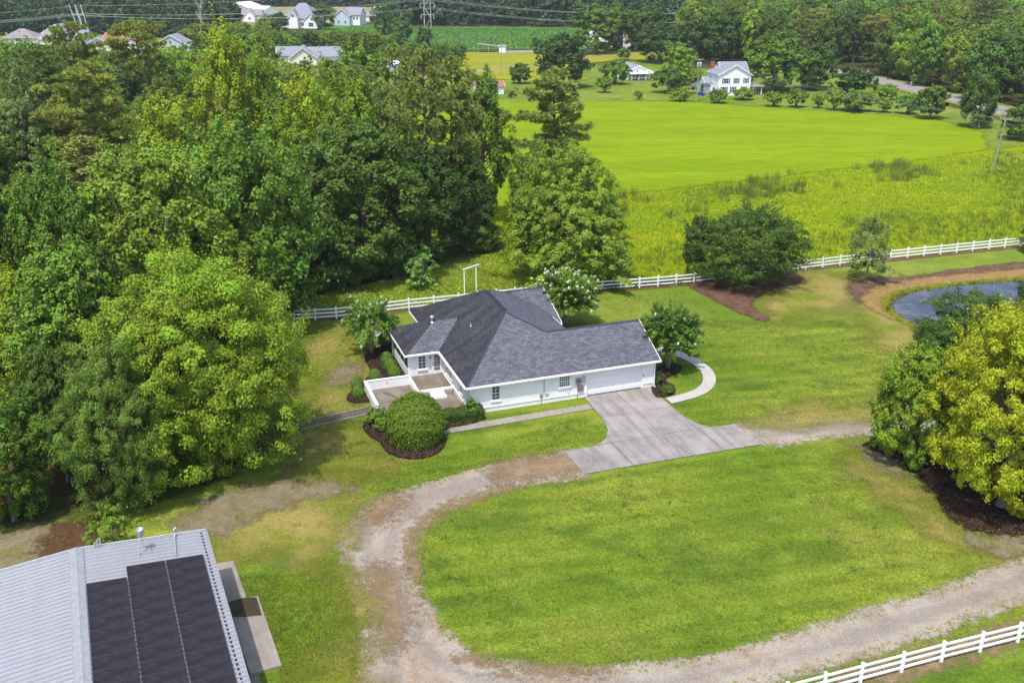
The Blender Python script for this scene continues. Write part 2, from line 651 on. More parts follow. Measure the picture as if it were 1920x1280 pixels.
# public road at the right and the farm track beyond the pines
def ribbon(centre, w, step=1.5):
    C = [np.array(c, float) for c in centre]
    P = []
    n = len(C)
    for i in range(n - 1):
        p0, p1, p2, p3 = C[max(i - 1, 0)], C[i], C[i + 1], C[min(i + 2, n - 1)]
        k = max(2, min(24, int(np.hypot(*(p2 - p1)) / step)))
        for j in range(k):
            s = j / k
            P.append(0.5 * ((2 * p1) + (-p0 + p2) * s + (2 * p0 - 5 * p1 + 4 * p2 - p3) * s * s + (-p0 + 3 * p1 - 3 * p2 + p3) * s ** 3))
    P.append(C[-1])
    P = np.array(P)
    T = np.gradient(P, axis=0)
    T /= np.linalg.norm(T, axis=1)[:, None]
    N = np.stack([-T[:, 1], T[:, 0]], 1)
    return P, N


def ribbon_mesh(name, centre, w, z, mat, kind='structure', step=1.5, off=0.0):
    P, N = ribbon(centre, w, step)
    V, F = [], []
    for p, n in zip(P, N):
        V += [(*(p + n * (off - w / 2)), z), (*(p + n * (off + w / 2)), z)]
    F = [(2 * i, 2 * i + 1, 2 * i + 3, 2 * i + 2) for i in range(len(P) - 1)]
    me = raw_mesh(name, np.array(V), np.array(F)[:, ::-1])
    me.materials.append(mat)
    o = link(name, me)
    if kind: o['kind'] = kind
    return o


M_ROAD = sheet_mat('old_asphalt', c_road, bump=0.2)
ROADC = GP([(1440, 118), (1545, 131), (1640, 149), (1700, 163), (1790, 184), (1880, 207), (1990, 238), (2200, 300)])
ribbon_mesh('verge', ROADC, 13.0, 0.012, sheet_mat('verge_grass', c_drylawn, bump=0.4))
road = ribbon_mesh('road', ROADC, 8.2, 0.03, M_ROAD)
M_LINE = simple('road_paint_yellow', A(206, 170, 70), 0.7)
M_WLINE = simple('road_paint_white', A(225, 225, 222), 0.7)
lo_ = ribbon_mesh('centre_line', ROADC, 0.22, 0.036, M_LINE, None); lo_.parent = road
for sgn in (-1, 1):
    e_ = ribbon_mesh('edge_line', ROADC, 0.16, 0.036, M_WLINE, None, off=sgn * 3.7); e_.parent = road
ribbon_mesh('farm_track', GP([(880, 136), (915, 131), (955, 125), (1000, 122), (1060, 115), (1120, 106), (1230, 99)]), 5.0, 0.024, sheet_mat('pale_track', c_tan, bump=0.2), step=4)
ribbon_mesh('farm_yard', GP([(935, 98), (990, 96.5), (1110, 97)]), 9.0, 0.026, sheet_mat('grey_yard', c_road, bump=0.2), step=4)

# gravel loop
M_GRAVEL = sheet_mat('gravel', c_gravel, c_lawn, w=0.22, amp=0.6, nscale=0.9, grit=0.3, bias=0.3, bump=0.8, bscale=8, bdist=0.05)
DRIVE_OUT = [(1090, 846), (1020, 856), (960, 864), (862, 892), (770, 918), (708, 948), (655, 985), (641, 1020), (652, 1060), (680, 1105), (692, 1155), (684, 1200), (688, 1245), (684, 1290), (690, 1420),
             (960, 1480), (1150, 1390), (1300, 1312), (1450, 1272), (1560, 1243), (1700, 1203), (1800, 1166), (1920, 1122), (2060, 1070), (2200, 1000), (2190, 960), (2050, 985), (1920, 1045),
             (1860, 1068), (1800, 1096), (1700, 1126), (1560, 1168), (1420, 1212), (1300, 1240), (1180, 1253), (1060, 1258), (960, 1250), (880, 1228), (836, 1194), (806, 1152), (783, 1110), (770, 1060),
             (770, 1018), (790, 983), (832, 954), (900, 929), (1000, 905), (1094, 890)]
sheet('gravel_drive', GP(DRIVE_OUT), M_GRAVEL, 0.012, res=0.5, margin=1.6)
DRIVE2 = [(1382, 797), (1450, 788), (1560, 780), (1640, 774), (1760, 770), (1900, 775), (2040, 800), (2160, 880), (2240, 900), (2240, 990), (2150, 985), (2050, 890), (1930, 830), (1800, 810), (1650, 812), (1560, 818), (1430, 833)]
sheet('gravel_drive', GP(DRIVE2), M_GRAVEL, 0.0125, res=0.5, margin=1.6)
# straw coloured pine litter on and along the drive
M_STRAW = sheet_mat('pine_straw', c_straw, c_gravel, w=1.5, amp=1.9, nscale=1.3, grit=0.8, bump=0.5, bscale=7)
M_STRAWG = sheet_mat('pine_straw_on_grass', c_straw, c_lawn, w=0.8, amp=1.2, nscale=1.2, grit=0.5, bump=0.5, bscale=7)
sheet('pine_litter', GP([(690, 1075), (735, 1070), (755, 1130), (752, 1200), (730, 1215), (700, 1170)]), M_STRAW, 0.018, res=0.5, margin=1.6)
sheet('pine_litter', GP([(930, 874), (1060, 852), (1092, 880), (1000, 897), (940, 904)]), M_STRAW, 0.018, res=0.5, margin=1.6)
sheet('pine_litter', GP([(690, 950), (730, 930), (760, 940), (720, 975), (690, 985)]), M_STRAW, 0.018, res=0.5, margin=1.2)
for poly in ([(772, 1075), (764, 1020), (785, 980), (828, 950), (900, 925), (960, 911), (960, 918), (900, 934), (838, 960), (797, 990), (780, 1020), (784, 1075)],
             [(860, 1232), (900, 1236), (960, 1250), (1060, 1256), (1120, 1255), (1120, 1262), (1040, 1264), (950, 1258), (890, 1246)],
             [(1560, 1270), (1700, 1230), (1930, 1165), (1930, 1195), (1800, 1238), (1640, 1285), (1560, 1300)]):
    sheet('pine_litter', GP(poly), M_STRAWG, 0.019, res=0.35, margin=0.9)

# dry and bare places in the lawn
M_DRY = sheet_mat('dry_grass', c_drylawn, c_lawn, w=2.2, amp=2.4, nscale=0.35, bump=0.7, bscale=5.5, bdist=0.06)
for poly in ([(390, 1000), (480, 930), (600, 870), (700, 860), (690, 905), (640, 960), (640, 1010), (600, 1050), (480, 1045), (410, 1060)],
             [(565, 640), (640, 615), (700, 620), (690, 700), (670, 770), (620, 790), (590, 780), (575, 700)],
             [(560, 800), (680, 800), (720, 850), (740, 880), (640, 880), (570, 880)],
             [(1380, 800), (1500, 760), (1640, 750), (1700, 690), (1640, 640), (1600, 560), (1700, 560), (1760, 720), (1660, 780), (1500, 800)],
             [(1470, 520), (1590, 515), (1600, 560), (1530, 590), (1450, 600), (1430, 570)],
             [(1590, 850), (1640, 850), (1720, 910), (1800, 1000), (1900, 1030), (1800, 1030), (1690, 950), (1610, 890)],
             [(540, 1275), (660, 1225), (690, 1260), (680, 1340), (540, 1340)],
             [(640, 1060), (670, 1090), (685, 1150), (670, 1180), (655, 1120)]):
    sheet('dry_lawn_patch', GP(poly), M_DRY, 0.008, res=0.7, margin=3.0)
M_DIRT = sheet_mat('bare_soil', c_dirt, c_drylawn, w=0.9, amp=1.7, nscale=0.8, bump=0.6, bscale=6)
for poly in ([(330, 975), (420, 925), (520, 905), (610, 905), (670, 912), (600, 935), (500, 960), (420, 1000), (350, 1010)],
             [(612, 700), (640, 682), (672, 690), (670, 712), (640, 724), (615, 718)],
             [(1610, 835), (1660, 850), (1700, 880), (1690, 895), (1640, 870)],
             [(1820, 1005), (1920, 1010), (2000, 1030), (1900, 1045), (1840, 1030)],
             [(-60, 1040), (60, 985), (160, 985), (150, 1030), (60, 1070), (-60, 1110)]):
    sheet('bare_patch', GP(poly), M_DIRT, 0.014, res=0.5, margin=1.5)
M_RUST = sheet_mat('rusty_leaf_litter', lambda t, p: t.scale_col(t.mix(t.rng(t.noise(p, 1.2, 5, 0.75), 0.4, 0.62), A(124, 96, 68), A(104, 78, 56)), t.rng(t.noise(p, 6, 4, 0.8), 0.2, 0.8, 0.55, 1.4)), c_drylawn, w=0.8, amp=1.5, nscale=0.8, bump=0.8)
sheet('leaf_litter', GP([(75, 1030), (110, 985), (170, 975), (200, 1000), (170, 1030), (110, 1050)]), M_RUST, 0.02, res=0.4, margin=1.2)

# mulch beds
def mound(h, seed):
    return lambda X, d: h * np.clip((d + 0.1) / 0.5, 0, 1) + 0.035 * vnoise(X, 5.0, seed) * (d > 0)


M_MULCH = sheet_mat('bark_mulch', c_mulch, c_lawn, w=0.06, amp=0.12, nscale=2.5, bump=1.0, bscale=11, bdist=0.06)
BED_FRONT = GP([(682, 793), (688, 815), (712, 830), (722, 846), (748, 859), (790, 861), (824, 849), (838, 825), (832, 808), (880, 797), (898, 790), (890, 770), (800, 770), (715, 775)])
sheet('mulch_bed', BED_FRONT, M_MULCH, 0.02, res=0.2, margin=0.4, relief=mound(0.08, 1))
BED_SIDE = GP([(682, 668), (702, 654), (735, 640), (752, 655), (775, 712), (700, 722), (686, 742), (700, 752), (668, 757), (651, 752), (654, 738), (684, 714), (693, 694)])
sheet('mulch_bed', BED_SIDE, M_MULCH, 0.02, res=0.2, margin=0.4, relief=mound(0.08, 2))
BED_GAR = GP([(1222, 738), (1240, 747), (1266, 737), (1262, 722), (1246, 712), (1272, 700), (1278, 686), (1250, 682), (1228, 700)])
sheet('mulch_bed', BED_GAR, M_MULCH, 0.02, res=0.2, margin=0.4, relief=mound(0.07, 3))
M_MULCH2 = sheet_mat('leafy_mulch', lambda t, p: t.mix(t.rng(t.noise(p, 4.5, 4, 0.8), 0.55, 0.72), c_mulch(t, p), A(132, 96, 66)), c_drylawn, w=0.3, amp=0.6, nscale=1.2, bump=1.0, bscale=8, bdist=0.07)
BED_RIGHT = GP([(1622, 838), (1668, 856), (1710, 884), (1744, 918), (1764, 950), (1796, 984), (1850, 1001), (1920, 1003), (2010, 985), (2100, 940), (2060, 880), (1900, 830), (1760, 815), (1660, 818)])
sheet('mulch_bed', BED_RIGHT, M_MULCH2, 0.022, res=0.35, margin=0.9, relief=mound(0.1, 4))
M_MULCH3 = sheet_mat('brown_mulch', lambda t, p: t.mix(t.rng(t.noise(p, 1.0, 4, 0.7), 0.4, 0.6), A(118, 92, 76), A(142, 112, 90)), c_lawn, w=0.25, amp=0.5, nscale=1.2, bump=1.0, bscale=7)
BED_OAK = GP([(1290, 536), (1328, 558), (1378, 584), (1430, 603), (1442, 596), (1410, 572), (1440, 545), (1500, 530), (1480, 508), (1380, 512), (1310, 524)])
sheet('mulch_bed', BED_OAK, M_MULCH3, 0.022, res=0.4, margin=0.8, relief=mound(0.08, 5))
M_STRIP = sheet_mat('fence_line_brown', c_mud, c_lawn, w=0.15, amp=0.35, nscale=1.5, bump=0.6)  # mud-brown strip along the foot of the fence
sheet('fence_strip', GP([(548, 603), (640, 600), (770, 583), (850, 574), (850, 568), (770, 577), (640, 593), (548, 597)]), M_STRIP, 0.02, res=0.3, margin=0.5, smooth=False)
sheet('fence_strip', GP([(1100, 552), (1200, 543), (1301, 535), (1301, 530), (1200, 537), (1100, 545)]), M_STRIP, 0.02, res=0.3, margin=0.5, smooth=False)
sheet('fence_strip', GP([(1500, 509), (1669, 491), (1920, 464), (1920, 459), (1669, 485), (1500, 502)]), M_STRIP, 0.02, res=0.3, margin=0.5, smooth=False)

# pond with its bank
POND = smooth_poly(GP([(1674, 578), (1682, 560), (1720, 548), (1790, 538), (1880, 530), (1990, 524), (2080, 560), (2060, 640), (1900, 640), (1760, 622), (1700, 600)]))
BANK = GP([(1588, 538), (1600, 528), (1640, 521), (1700, 519), (1800, 505), (1920, 491), (2100, 480), (2200, 560), (2150, 700), (1900, 680), (1740, 640), (1700, 612), (1640, 585), (1600, 560)])


def c_bank(t, p):
    e = t.math('ADD', t.attr('e'), t.rng(t.noise(p, 0.8, 5, 0.75), 0.2, 0.8, -0.8, 0.8, False))
    green = t.mix(t.rng(t.noise(p, 2.0, 3, 0.7), 0.4, 0.6), A(116, 132, 40), A(160, 158, 58))
    tan = t.mix(t.rng(t.noise(p, 3.0, 4, 0.75), 0.4, 0.62), A(196, 164, 108), A(176, 136, 84))
    c = t.mix(t.rng(e, -1.6, -1.0), tan, green)
    return t.mix(t.rng(e, -3.4, -2.8), c_mud(t, p), c)


M_BANK = sheet_mat('pond_bank', c_bank, c_lawn, w=0.5, amp=1.0, nscale=0.7, bump=1.0, bscale=4, bdist=0.12)
sheet('pond_bank', BANK, M_BANK, 0.03, res=0.4, margin=1.6, extra=lambda X: sdf(POND, X),
      relief=lambda X, d: np.where(sdf(POND, X) < -2.0, 0.22 * np.clip(d / 1.2, 0, 1) * (1 + 0.6 * vnoise(X, 4.0, 9)), 0.1 * np.clip(-sdf(POND, X) / 2.0, 0, 1) * np.clip(d, 0, 1)))
wm, t, b = new_mat('pond_water')
p = t.pos()
setc(t, b, t.mix(t.rng(t.noise(p, 0.25, 4, 0.7), 0.42, 0.64), A(74, 78, 94), A(118, 120, 128)), 0.14, 0.3, 0, t.bump(t.noise(p, 3.0, 3, 0.6), 0.05, 0.02))  # grey patches imitate a cloudy sky's reflection, mixed into the base colour
b.inputs['IOR'].default_value = 1.33
wp = MB(); wp.add([(x, y, 0.09) for x, y in POND], [tuple(range(len(POND)))])
o = wp.build('pond_water', wm); o['kind'] = 'structure'

# ------------------------------------------------------------------ concrete
def conc_mat(name, c1, c2, streak=0.5, rot=0.0):
    m, t, b = new_mat(name)
    p = t.pos()
    n1 = t.noise(p, 0.5, 5, 0.7)
    q_ = t.mapped(p, (1, 1, 1), (0, 0, -rot))
    n2 = t.math('ADD', t.math('MULTIPLY', t.noise(t.mapped(q_, (1.8, 0.16, 1)), 1.0, 4, 0.6), 0.7), t.math('MULTIPLY', t.noise(q_, 0.35, 5, 0.65), 0.3))
    n3 = t.noise(p, 7.0, 3, 0.8)
    c = t.mix(t.rng(n1, 0.35, 0.65), c1, c2)
    c = t.scale_col(c, t.rng(n2, 0.4, 0.66, 1.0, 1 - 0.3 * streak))
    c = t.scale_col(c, t.rng(n3, 0.2, 0.8, 0.88, 1.1))
    setc(t, b, c, 0.85, 0.2, 0, t.bump(n3, 0.25, 0.01))
    return m


M_CONC = conc_mat('driveway_concrete', A(208, 198, 192), A(188, 178, 172), 1.0, HPHI)
M_CONC2 = conc_mat('pale_concrete', A(238, 232, 224), A(226, 220, 212), 0.15)
M_CONC3 = conc_mat('walk_concrete', A(200, 192, 178), A(184, 176, 162), 0.5)
M_CONC4 = conc_mat('patio_concrete', A(176, 164, 148), A(150, 136, 120), 0.7, HPHI)
M_JOINT = simple('joint_sand', A(96, 88, 82), 0.95, 0.05)
drv = MB()
DRV_OUT = [(10.9, 0.4), (10.62, -4.4), (10.2, -6.2), (9.4, -7.6), (8.2, -8.3), (5.5, -8.45), (5.5, -12.2), (20.75, -12.5), (20.65, -8.7), (19.0, -8.65), (18.1, -8.2), (17.55, -7.3), (17.25, -5.6), (17.25, 0.3)]
inset = []
drv.prism([HL(u, v) for u, v in [(10.98, 0.32), (10.7, -4.4), (10.28, -6.25), (9.45, -7.68), (8.22, -8.38), (5.6, -8.5), (5.6, -12.1), (20.65, -12.4), (20.55, -8.78), (18.98, -8.73), (18.05, -8.26), (17.48, -7.32), (17.17, -5.6), (17.17, 0.22)]], 0.002, 0.045)
driveway = drv.build('driveway', M_JOINT); driveway['kind'] = 'structure'
GPJ = 0.02
slabs = [[(10.9, 0.33), (10.66, -3.88), (13.88, -3.95), (13.9, 0.3)],
         [(13.94, 0.3), (13.92, -3.95), (17.24, -4.0), (17.24, 0.3)],
         [(10.65, -3.93), (10.5, -5.0), (10.2, -6.2), (9.7, -7.15), (9.2, -7.75), (8.6, -8.15), (8.2, -8.28), (13.86, -8.4), (13.88, -4.0)],
         [(13.92, -4.0), (13.9, -8.4), (18.35, -8.4), (17.9, -8.0), (17.55, -7.3), (17.33, -6.4), (17.25, -5.4), (17.24, -4.05)],
         [(5.5, -8.47), (5.5, -12.2), (9.55, -12.26), (9.55, -8.36)],
         [(9.6, -8.36), (9.6, -12.26), (13.84, -12.34), (13.86, -8.45)],
         [(13.9, -8.45), (13.88, -12.34), (17.3, -12.42), (17.35, -8.45)],
         [(17.4, -8.45), (17.35, -12.42), (20.75, -12.5), (20.65, -8.7), (19.0, -8.65), (18.5, -8.48)]]
for s in slabs:
    q = MB().prism([HL(u, v) for u, v in s], 0.046, 0.075)
    q.build('concrete_slab', M_CONC, driveway)

# narrow walk from the driveway along the house front, slab by slab
walk = MB().prism([HL(u, v) for u, v in [(10.75, -1.2), (-2.9, -1.52), (-2.9, -2.38), (10.7, -2.15)]], 0.002, 0.04).build('front_walk', M_JOINT)
walk['kind'] = 'structure'
for k in range(10):
    u0, u1 = -3.0 + k * 1.37, -3.0 + (k + 1) * 1.37 - 0.025
    f = lambda u: (-1.45 + 0.02 * (u + 3), -2.45 + 0.021 * (u + 3))
    a0, a1, b0, b1 = f(u0)[0], f(u1)[0], f(u0)[1], f(u1)[1]
    MB().prism([HL(u0, a0), HL(u1, a1), HL(u1, b1), HL(u0, b0)], 0.041, 0.07).build('concrete_slab', M_CONC3, walk)

# curved pale walk round the garage corner
CW = GP([(1253, 752), (1268, 749), (1300, 740), (1320, 730), (1330, 715), (1326, 698), (1310, 683), (1288, 671), (1262, 662), (1235, 655)])
PW, NW_ = ribbon(CW, 1.2, 0.35)
cw = MB()
segL = np.concatenate([[0], np.cumsum(np.linalg.norm(np.diff(PW, axis=0), axis=1))])
left, right = PW + NW_ * 0.58, PW - NW_ * 0.58
cwalk = MB()
for i in range(len(PW) - 1):
    cwalk.prism([left[i] * 0.96 + PW[i] * 0.04, left[i + 1] * 0.96 + PW[i + 1] * 0.04, right[i + 1] * 0.96 + PW[i + 1] * 0.04, right[i] * 0.96 + PW[i] * 0.04], 0.002, 0.05)
cwo = cwalk.build('curved_walk', M_JOINT); cwo['kind'] = 'structure'
i0 = 0
for i in range(1, len(PW)):
    if segL[i] - segL[i0] >= 1.45 or i == len(PW) - 1:
        pts = [tuple(left[k]) for k in range(i0, i + 1)] + [tuple(right[k]) for k in range(i, i0 - 1, -1)]
        c_ = np.mean(pts, 0)
        pts = [tuple(np.array(q_) + (c_ - np.array(q_)) / np.linalg.norm(c_ - np.array(q_)) * 0.008) for q_ in pts]
        MB().prism(pts, 0.051, 0.085).build('concrete_slab', M_CONC2, cwo)
        i0 = i

# gravel path with timber edging from the patio to the trees
gp_ = [HL(*q) for q in [(-6.6, 1.75), (-7.6, 1.9), (-12.5, 1.9)]]
M_GRAV2 = sheet_mat('grey_path_gravel', lambda t, p: t.scale_col(t.mix(t.rng(t.noise(p, 6, 4, 0.8), 0.4, 0.6), A(142, 134, 128), A(112, 104, 100)), t.rng(t.noise(p, 14, 2), 0.2, 0.8, 0.7, 1.3)), bump=0.8, bscale=14)
PA = [G(704, 764)[:2], G(690, 771)[:2], G(640, 782)[:2], G(592, 793)[:2], G(560, 802)[:2]]
ribbon_mesh('gravel_path', PA, 1.1, 0.028, M_GRAV2, step=0.6)
M_TIMBER = simple('weathered_timber', A(176, 166, 152), 0.85, 0.1)
Pp, Nn = ribbon(PA, 1.1, 2.2)
for sgn in (-1, 1):
    for i in range(len(Pp) - 1):
        a = Pp[i] + Nn[i] * 0.62 * sgn; b_ = Pp[i + 1] + Nn[i + 1] * 0.62 * sgn
        dd = (b_ - a) / np.linalg.norm(b_ - a) * 0.02
        o = MB().bar((*(a + dd), 0.05), (*(b_ - dd), 0.05), 0.16, 0.16).build('edging_timber', M_TIMBER)
        tag(o, 'weathered timber edging the %s side of the grey gravel path' % ('far' if sgn > 0 else 'near'), 'timber edging', 'timbers edging the gravel path')

# ================================================================== THE WHITE HOUSE
def shingle_mat(name, ca, cb, streaks=0.0):
    m, t, b = new_mat(name)
    uv = t.uv()
    br = t.n('ShaderNodeTexBrick')
    br.offset = 0.5
    br.inputs['Scale'].default_value = 1.0
    br.inputs['Brick Width'].default_value = 0.42
    br.inputs['Row Height'].default_value = 0.19
    br.inputs['Mortar Size'].default_value = 0.018
    br.inputs['Mortar Smooth'].default_value = 0.3
    br.inputs['Bias'].default_value = 0.0
    br.inputs['Color1'].default_value = ca
    br.inputs['Color2'].default_value = cb
    br.inputs['Mortar'].default_value = tuple(x * 0.35 for x in ca[:3]) + (1,)
    t.l(uv, br.inputs['Vector'])
    col = br.outputs['Color']
    n1 = t.noise(uv, 0.8, 5, 0.7)
    col = t.scale_col(col, t.rng(n1, 0.25, 0.75, 0.82, 1.18))
    n2 = t.noise(t.mapped(uv, (3.2, 2.2, 1)), 1.6, 3, 0.75)
    col = t.scale_col(col, t.rng(n2, 0.3, 0.7, 0.72, 1.3))
    if streaks:
        n3 = t.noise(t.mapped(uv, (0.9, 0.16, 1)), 1.0, 4, 0.65)
        col = t.scale_col(col, t.rng(n3, 0.42, 0.66, 1.0, 1.0 - streaks))
    setc(t, b, col, 0.62, 0.5, 0, t.bump(br.outputs['Fac'], -0.5, 0.02))
    return m


M_SH = shingle_mat('charcoal_shingles', A(98, 99, 112), A(136, 136, 150))
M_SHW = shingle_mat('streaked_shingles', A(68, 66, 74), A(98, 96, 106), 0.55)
M_CAPR = simple('ridge_shingle', A(84, 84, 96), 0.9, 0.2, 0, 0.25, 6)


def brick_paint(name, col, var=0.08):
    m, t, b = new_mat(name)
    uv = t.uv()
    br = t.n('ShaderNodeTexBrick')
    for k_, v_ in (('Scale', 1.0), ('Brick Width', 0.22), ('Row Height', 0.075), ('Mortar Size', 0.008), ('Mortar Smooth', 0.4)):
        br.inputs[k_].default_value = v_
    br.inputs['Color1'].default_value = col
    br.inputs['Color2'].default_value = tuple(x * 0.93 for x in col[:3]) + (1,)
    br.inputs['Mortar'].default_value = tuple(x * 0.86 for x in col[:3]) + (1,)
    t.l(uv, br.inputs['Vector'])
    n = t.noise(uv, 1.2, 5, 0.7)
    c = t.scale_col(br.outputs['Color'], t.rng(n, 0.25, 0.75, 1 - var, 1 + var * 0.5))
    setc(t, b, c, 0.6, 0.3, 0, t.bump(br.outputs['Fac'], -0.4, 0.01))
    return m


WHITE = (0.80, 0.785, 0.795, 1)
M_WALL = brick_paint('white_painted_brick', WHITE)
M_TRIM = simple('white_trim', (0.80, 0.80, 0.79, 1), 0.5, 0.4, 0, 0.04)
M_DOORP = simple('white_door_paint', (0.75, 0.74, 0.76, 1), 0.45, 0.4, 0, 0.03)
gm_, t, b = new_mat('window_glass')
setc(t, b, t.mix(t.rng(t.noise(t.obj(), 2.0, 3, 0.6), 0.35, 0.65), (0.02, 0.035, 0.04, 1), (0.07, 0.10, 0.10, 1)), 0.05, 0.8)
M_GLASS = gm_
M_SCREEN = simple('insect_screen', (0.055, 0.06, 0.065, 1), 0.6, 0.3, 0, 0.15)
M_GREYM = simple('grey_metal_box', (0.28, 0.28, 0.28, 1), 0.5, 0.5, 0.3)
M_BRONZE = simple('dull_bronze', (0.2, 0.17, 0.16, 1), 0.5, 0.4, 0.3)
M_DARK = simple('dark_metal', (0.03, 0.03, 0.035, 1), 0.5, 0.4, 0.4)
M_FLASH = simple('galvanised_metal', (0.5, 0.51, 0.53, 1), 0.4, 0.5, 0.6)

house = empty('white_house', (HO[0], HO[1], 0), HPHI, 'long white painted brick house with charcoal hip roof and attached garage', 'house')
EV = 2.7
S0, N0, GL = (5.9, 7.26, 6.25), (6.0, 13.6, 6.25), (8.9, 4.56, 4.93)
TH = 0.16
# roof planes of each wing, one object per wing
r = MB()
r.slab([(0, 0, EV), (18.07, 0, EV), (18.07, 4.56, 4.93), GL, S0], TH, 0)
r.slab([S0, GL, (12.3, 7.57, 3.46), (12.3, 18.74, 3.46), N0], TH, 0)
r.slab([N0, (12.3, 18.74, 3.46), (12.3, 20.13, EV), (0, 20.13, EV)], TH, 0)
r.slab([(0, 0, EV), S0, N0, (0, 20.13, EV)], TH, 1)
roof = r.build('roof', [M_SH, M_SHW], house)
r = MB()
r.slab([GL, (18.07, 4.56, 4.93), (18.07, 9.12, EV), (12.3, 9.12, EV), (12.3, 7.57, 3.46)], TH)
roof_g = r.build('roof', M_SH, house)
r = MB()
r.slab([(13.32, 11.7, EV), (13.32, 16.9, 4.71), (9.45, 16.9, 4.71), (12.3, 13.66, 3.46), (12.3, 11.7, EV)], TH)
r.slab([(13.32, 16.9, 4.71), (13.32, 22.1, EV), (10.0, 22.1, EV), (9.45, 16.9, 4.71)], TH)
roof_b = r.build('roof', M_SH, house)
r = MB()
r.slab([(-3.2, 8.56, EV), (-0.02, 8.56, EV), (2.96, 12.05, 4.485), (0.4, 12.05, 4.485)], TH, 0)
r.slab([(-3.2, 8.56, EV), (0.4, 12.05, 4.485), (-3.2, 15.54, EV)], TH, 1)
r.slab([(0.4, 12.05, 4.485), (2.96, 12.05, 4.485), (-0.02, 15.54, EV), (-3.2, 15.54, EV)], TH, 0)
roof_w = r.build('roof', [M_SH, M_SHW], house)


def cap(a, b, parent, w=0.3):
    q = MB()
    a, b = Vector(a), Vector(b)
    d = (b - a).normalized()
    s = d.cross(Vector((0, 0, 1))).normalized()
    n = 8
    prof = [(-w / 2, -0.045), (-w / 4, 0.03), (0, 0.06), (w / 4, 0.03), (w / 2, -0.045)]
    vs, fs = [], []
    for p_ in (a, b):
        for x, z in prof: vs.append(p_ + s * x + Vector((0, 0, z)))
    k = len(prof)
    for i in range(k - 1): fs.append((i, i + 1, k + i + 1, k + i))
    fs += [tuple(range(k - 1, -1, -1)), tuple(range(k, 2 * k)), (0, k, 2 * k - 1, k - 1)]
    q.add(vs, fs)
    return q.build('ridge_cap', M_CAPR, parent)


for a, b_, pr in ((S0, N0, roof), ((0.05, 0.05, EV), S0, roof), (S0, GL, roof), (N0, (0.05, 20.08, EV), roof), (N0, (12.25, 18.7, 3.49), roof), (GL, (18.0, 4.56, 4.93), roof_g),
                  ((9.45, 16.9, 4.71), (13.3, 16.9, 4.71), roof_b), ((-3.15, 8.6, EV), (0.4, 12.05, 4.485), roof_w), ((0.4, 12.05, 4.485), (2.9, 12.05, 4.485), roof_w), ((-3.15, 15.5, EV), (0.4, 12.05, 4.485), roof_w)):
    cap(a, b_, pr)
# long dark ridge vent strip
q = MB().bar((S0[0] + 0.1, S0[1] + 0.2, S0[2] + 0.06), (N0[0] + 0.1, N0[1] - 0.6, N0[2] + 0.06), 0.34, 0.06)
q.build('ridge_vent', M_DARK, roof)


def pipe_vent(u, v, z, h, rad, parent, hat=False):
    q = MB()
    q.tube([(u, v, z - 0.2), (u, v, z + h)], rad, 10)
    q.tube([(u, v, z - 0.05), (u, v, z + 0.05)], [rad * 2.2, rad * 1.2], 10)
    if hat:
        q.tube([(u, v, z + h), (u, v, z + h + 0.05), (u, v, z + h + 0.22), (u, v, z + h + 0.3)], [rad * 1.1, rad * 2.2, rad * 2.2, rad * 0.6], 12)
    return q.build('vent_pipe', M_FLASH, parent)


pipe_vent(0.25, 11.75, 4.36, 0.35, 0.09, roof_w, True)
pipe_vent(3.2, 9.0, 4.6, 0.25, 0.06, roof)

# fascias with a gutter lip, and soffits
def fascia(a, b, parent=house, drop=0.2):
    a, b = Vector(a), Vector(b)
    q = MB()
    q.bar(a - Vector((0, 0, drop / 2 + 0.015)), b - Vector((0, 0, drop / 2 + 0.015)), 0.05, drop)
    return q.build('fascia', M_TRIM, parent)


def gutter(a, b, nrm):
    a, b, nrm = Vector(a), Vector(b), Vector(nrm)
    q = MB()
    o1 = nrm * 0.09
    q.bar(a + o1 - Vector((0, 0, 0.075)), b + o1 - Vector((0, 0, 0.075)), 0.11, 0.11)
    return q.build('gutter', M_TRIM, house)


fascia((0, -0.03, EV), (18.1, -0.03, EV)); fascia((-0.03, 0, EV), (-0.03, 8.5, EV)); fascia((-0.03, 15.6, EV), (-0.03, 20.13, EV))
fascia((-3.2, 8.53, EV), (-0.1, 8.53, EV)); fascia((-3.23, 8.5, EV), (-3.23, 15.5, EV)); fascia((12.3, 11.67, EV), (13.35, 11.67, EV))
fascia((18.1, -0.03, EV + 0.0), (18.1, 4.56, 4.93), drop=0.22); fascia((18.1, 9.12, EV), (18.1, 4.56, 4.93), drop=0.22)
fascia((13.35, 11.7, EV), (13.35, 16.9, 4.71), drop=0.22); fascia((13.35, 22.1, EV), (13.35, 16.9, 4.71), drop=0.22)
fascia((0, 20.16, EV), (12.3, 20.16, EV)); fascia((12.33, 9.2, 3.46), (12.33, 11.6, 3.46))
gutter((0, -0.04, EV), (18.1, -0.04, EV), (0, -1, 0)); gutter((-0.04, 0, EV), (-0.04, 8.4, EV), (-1, 0, 0))
gutter((-3.1, 8.52, EV), (-0.2, 8.52, EV), (0, -1, 0))
for x0, x1, y0, y1 in ((0, 18.07, 0, 0.36), (0, 0.36, 0.36, 8.5), (17.64, 18.07, 0.36, 9.1), (-3.2, -0.01, 8.56, 8.92), (-3.2, -2.84, 8.92, 15.5), (0, 0.36, 15.6, 20.1), (12.3, 13.3, 11.7, 12.0)):
    MB().box(x0 + 0.01, x1 - 0.01, y0 + 0.01, y1 - 0.01, 2.492, 2.51).build('soffit', M_TRIM, house)

# walls
ZW = 2.49
def wallbox(*bx):
    return MB().box(*bx).build('wall', M_WALL, house)


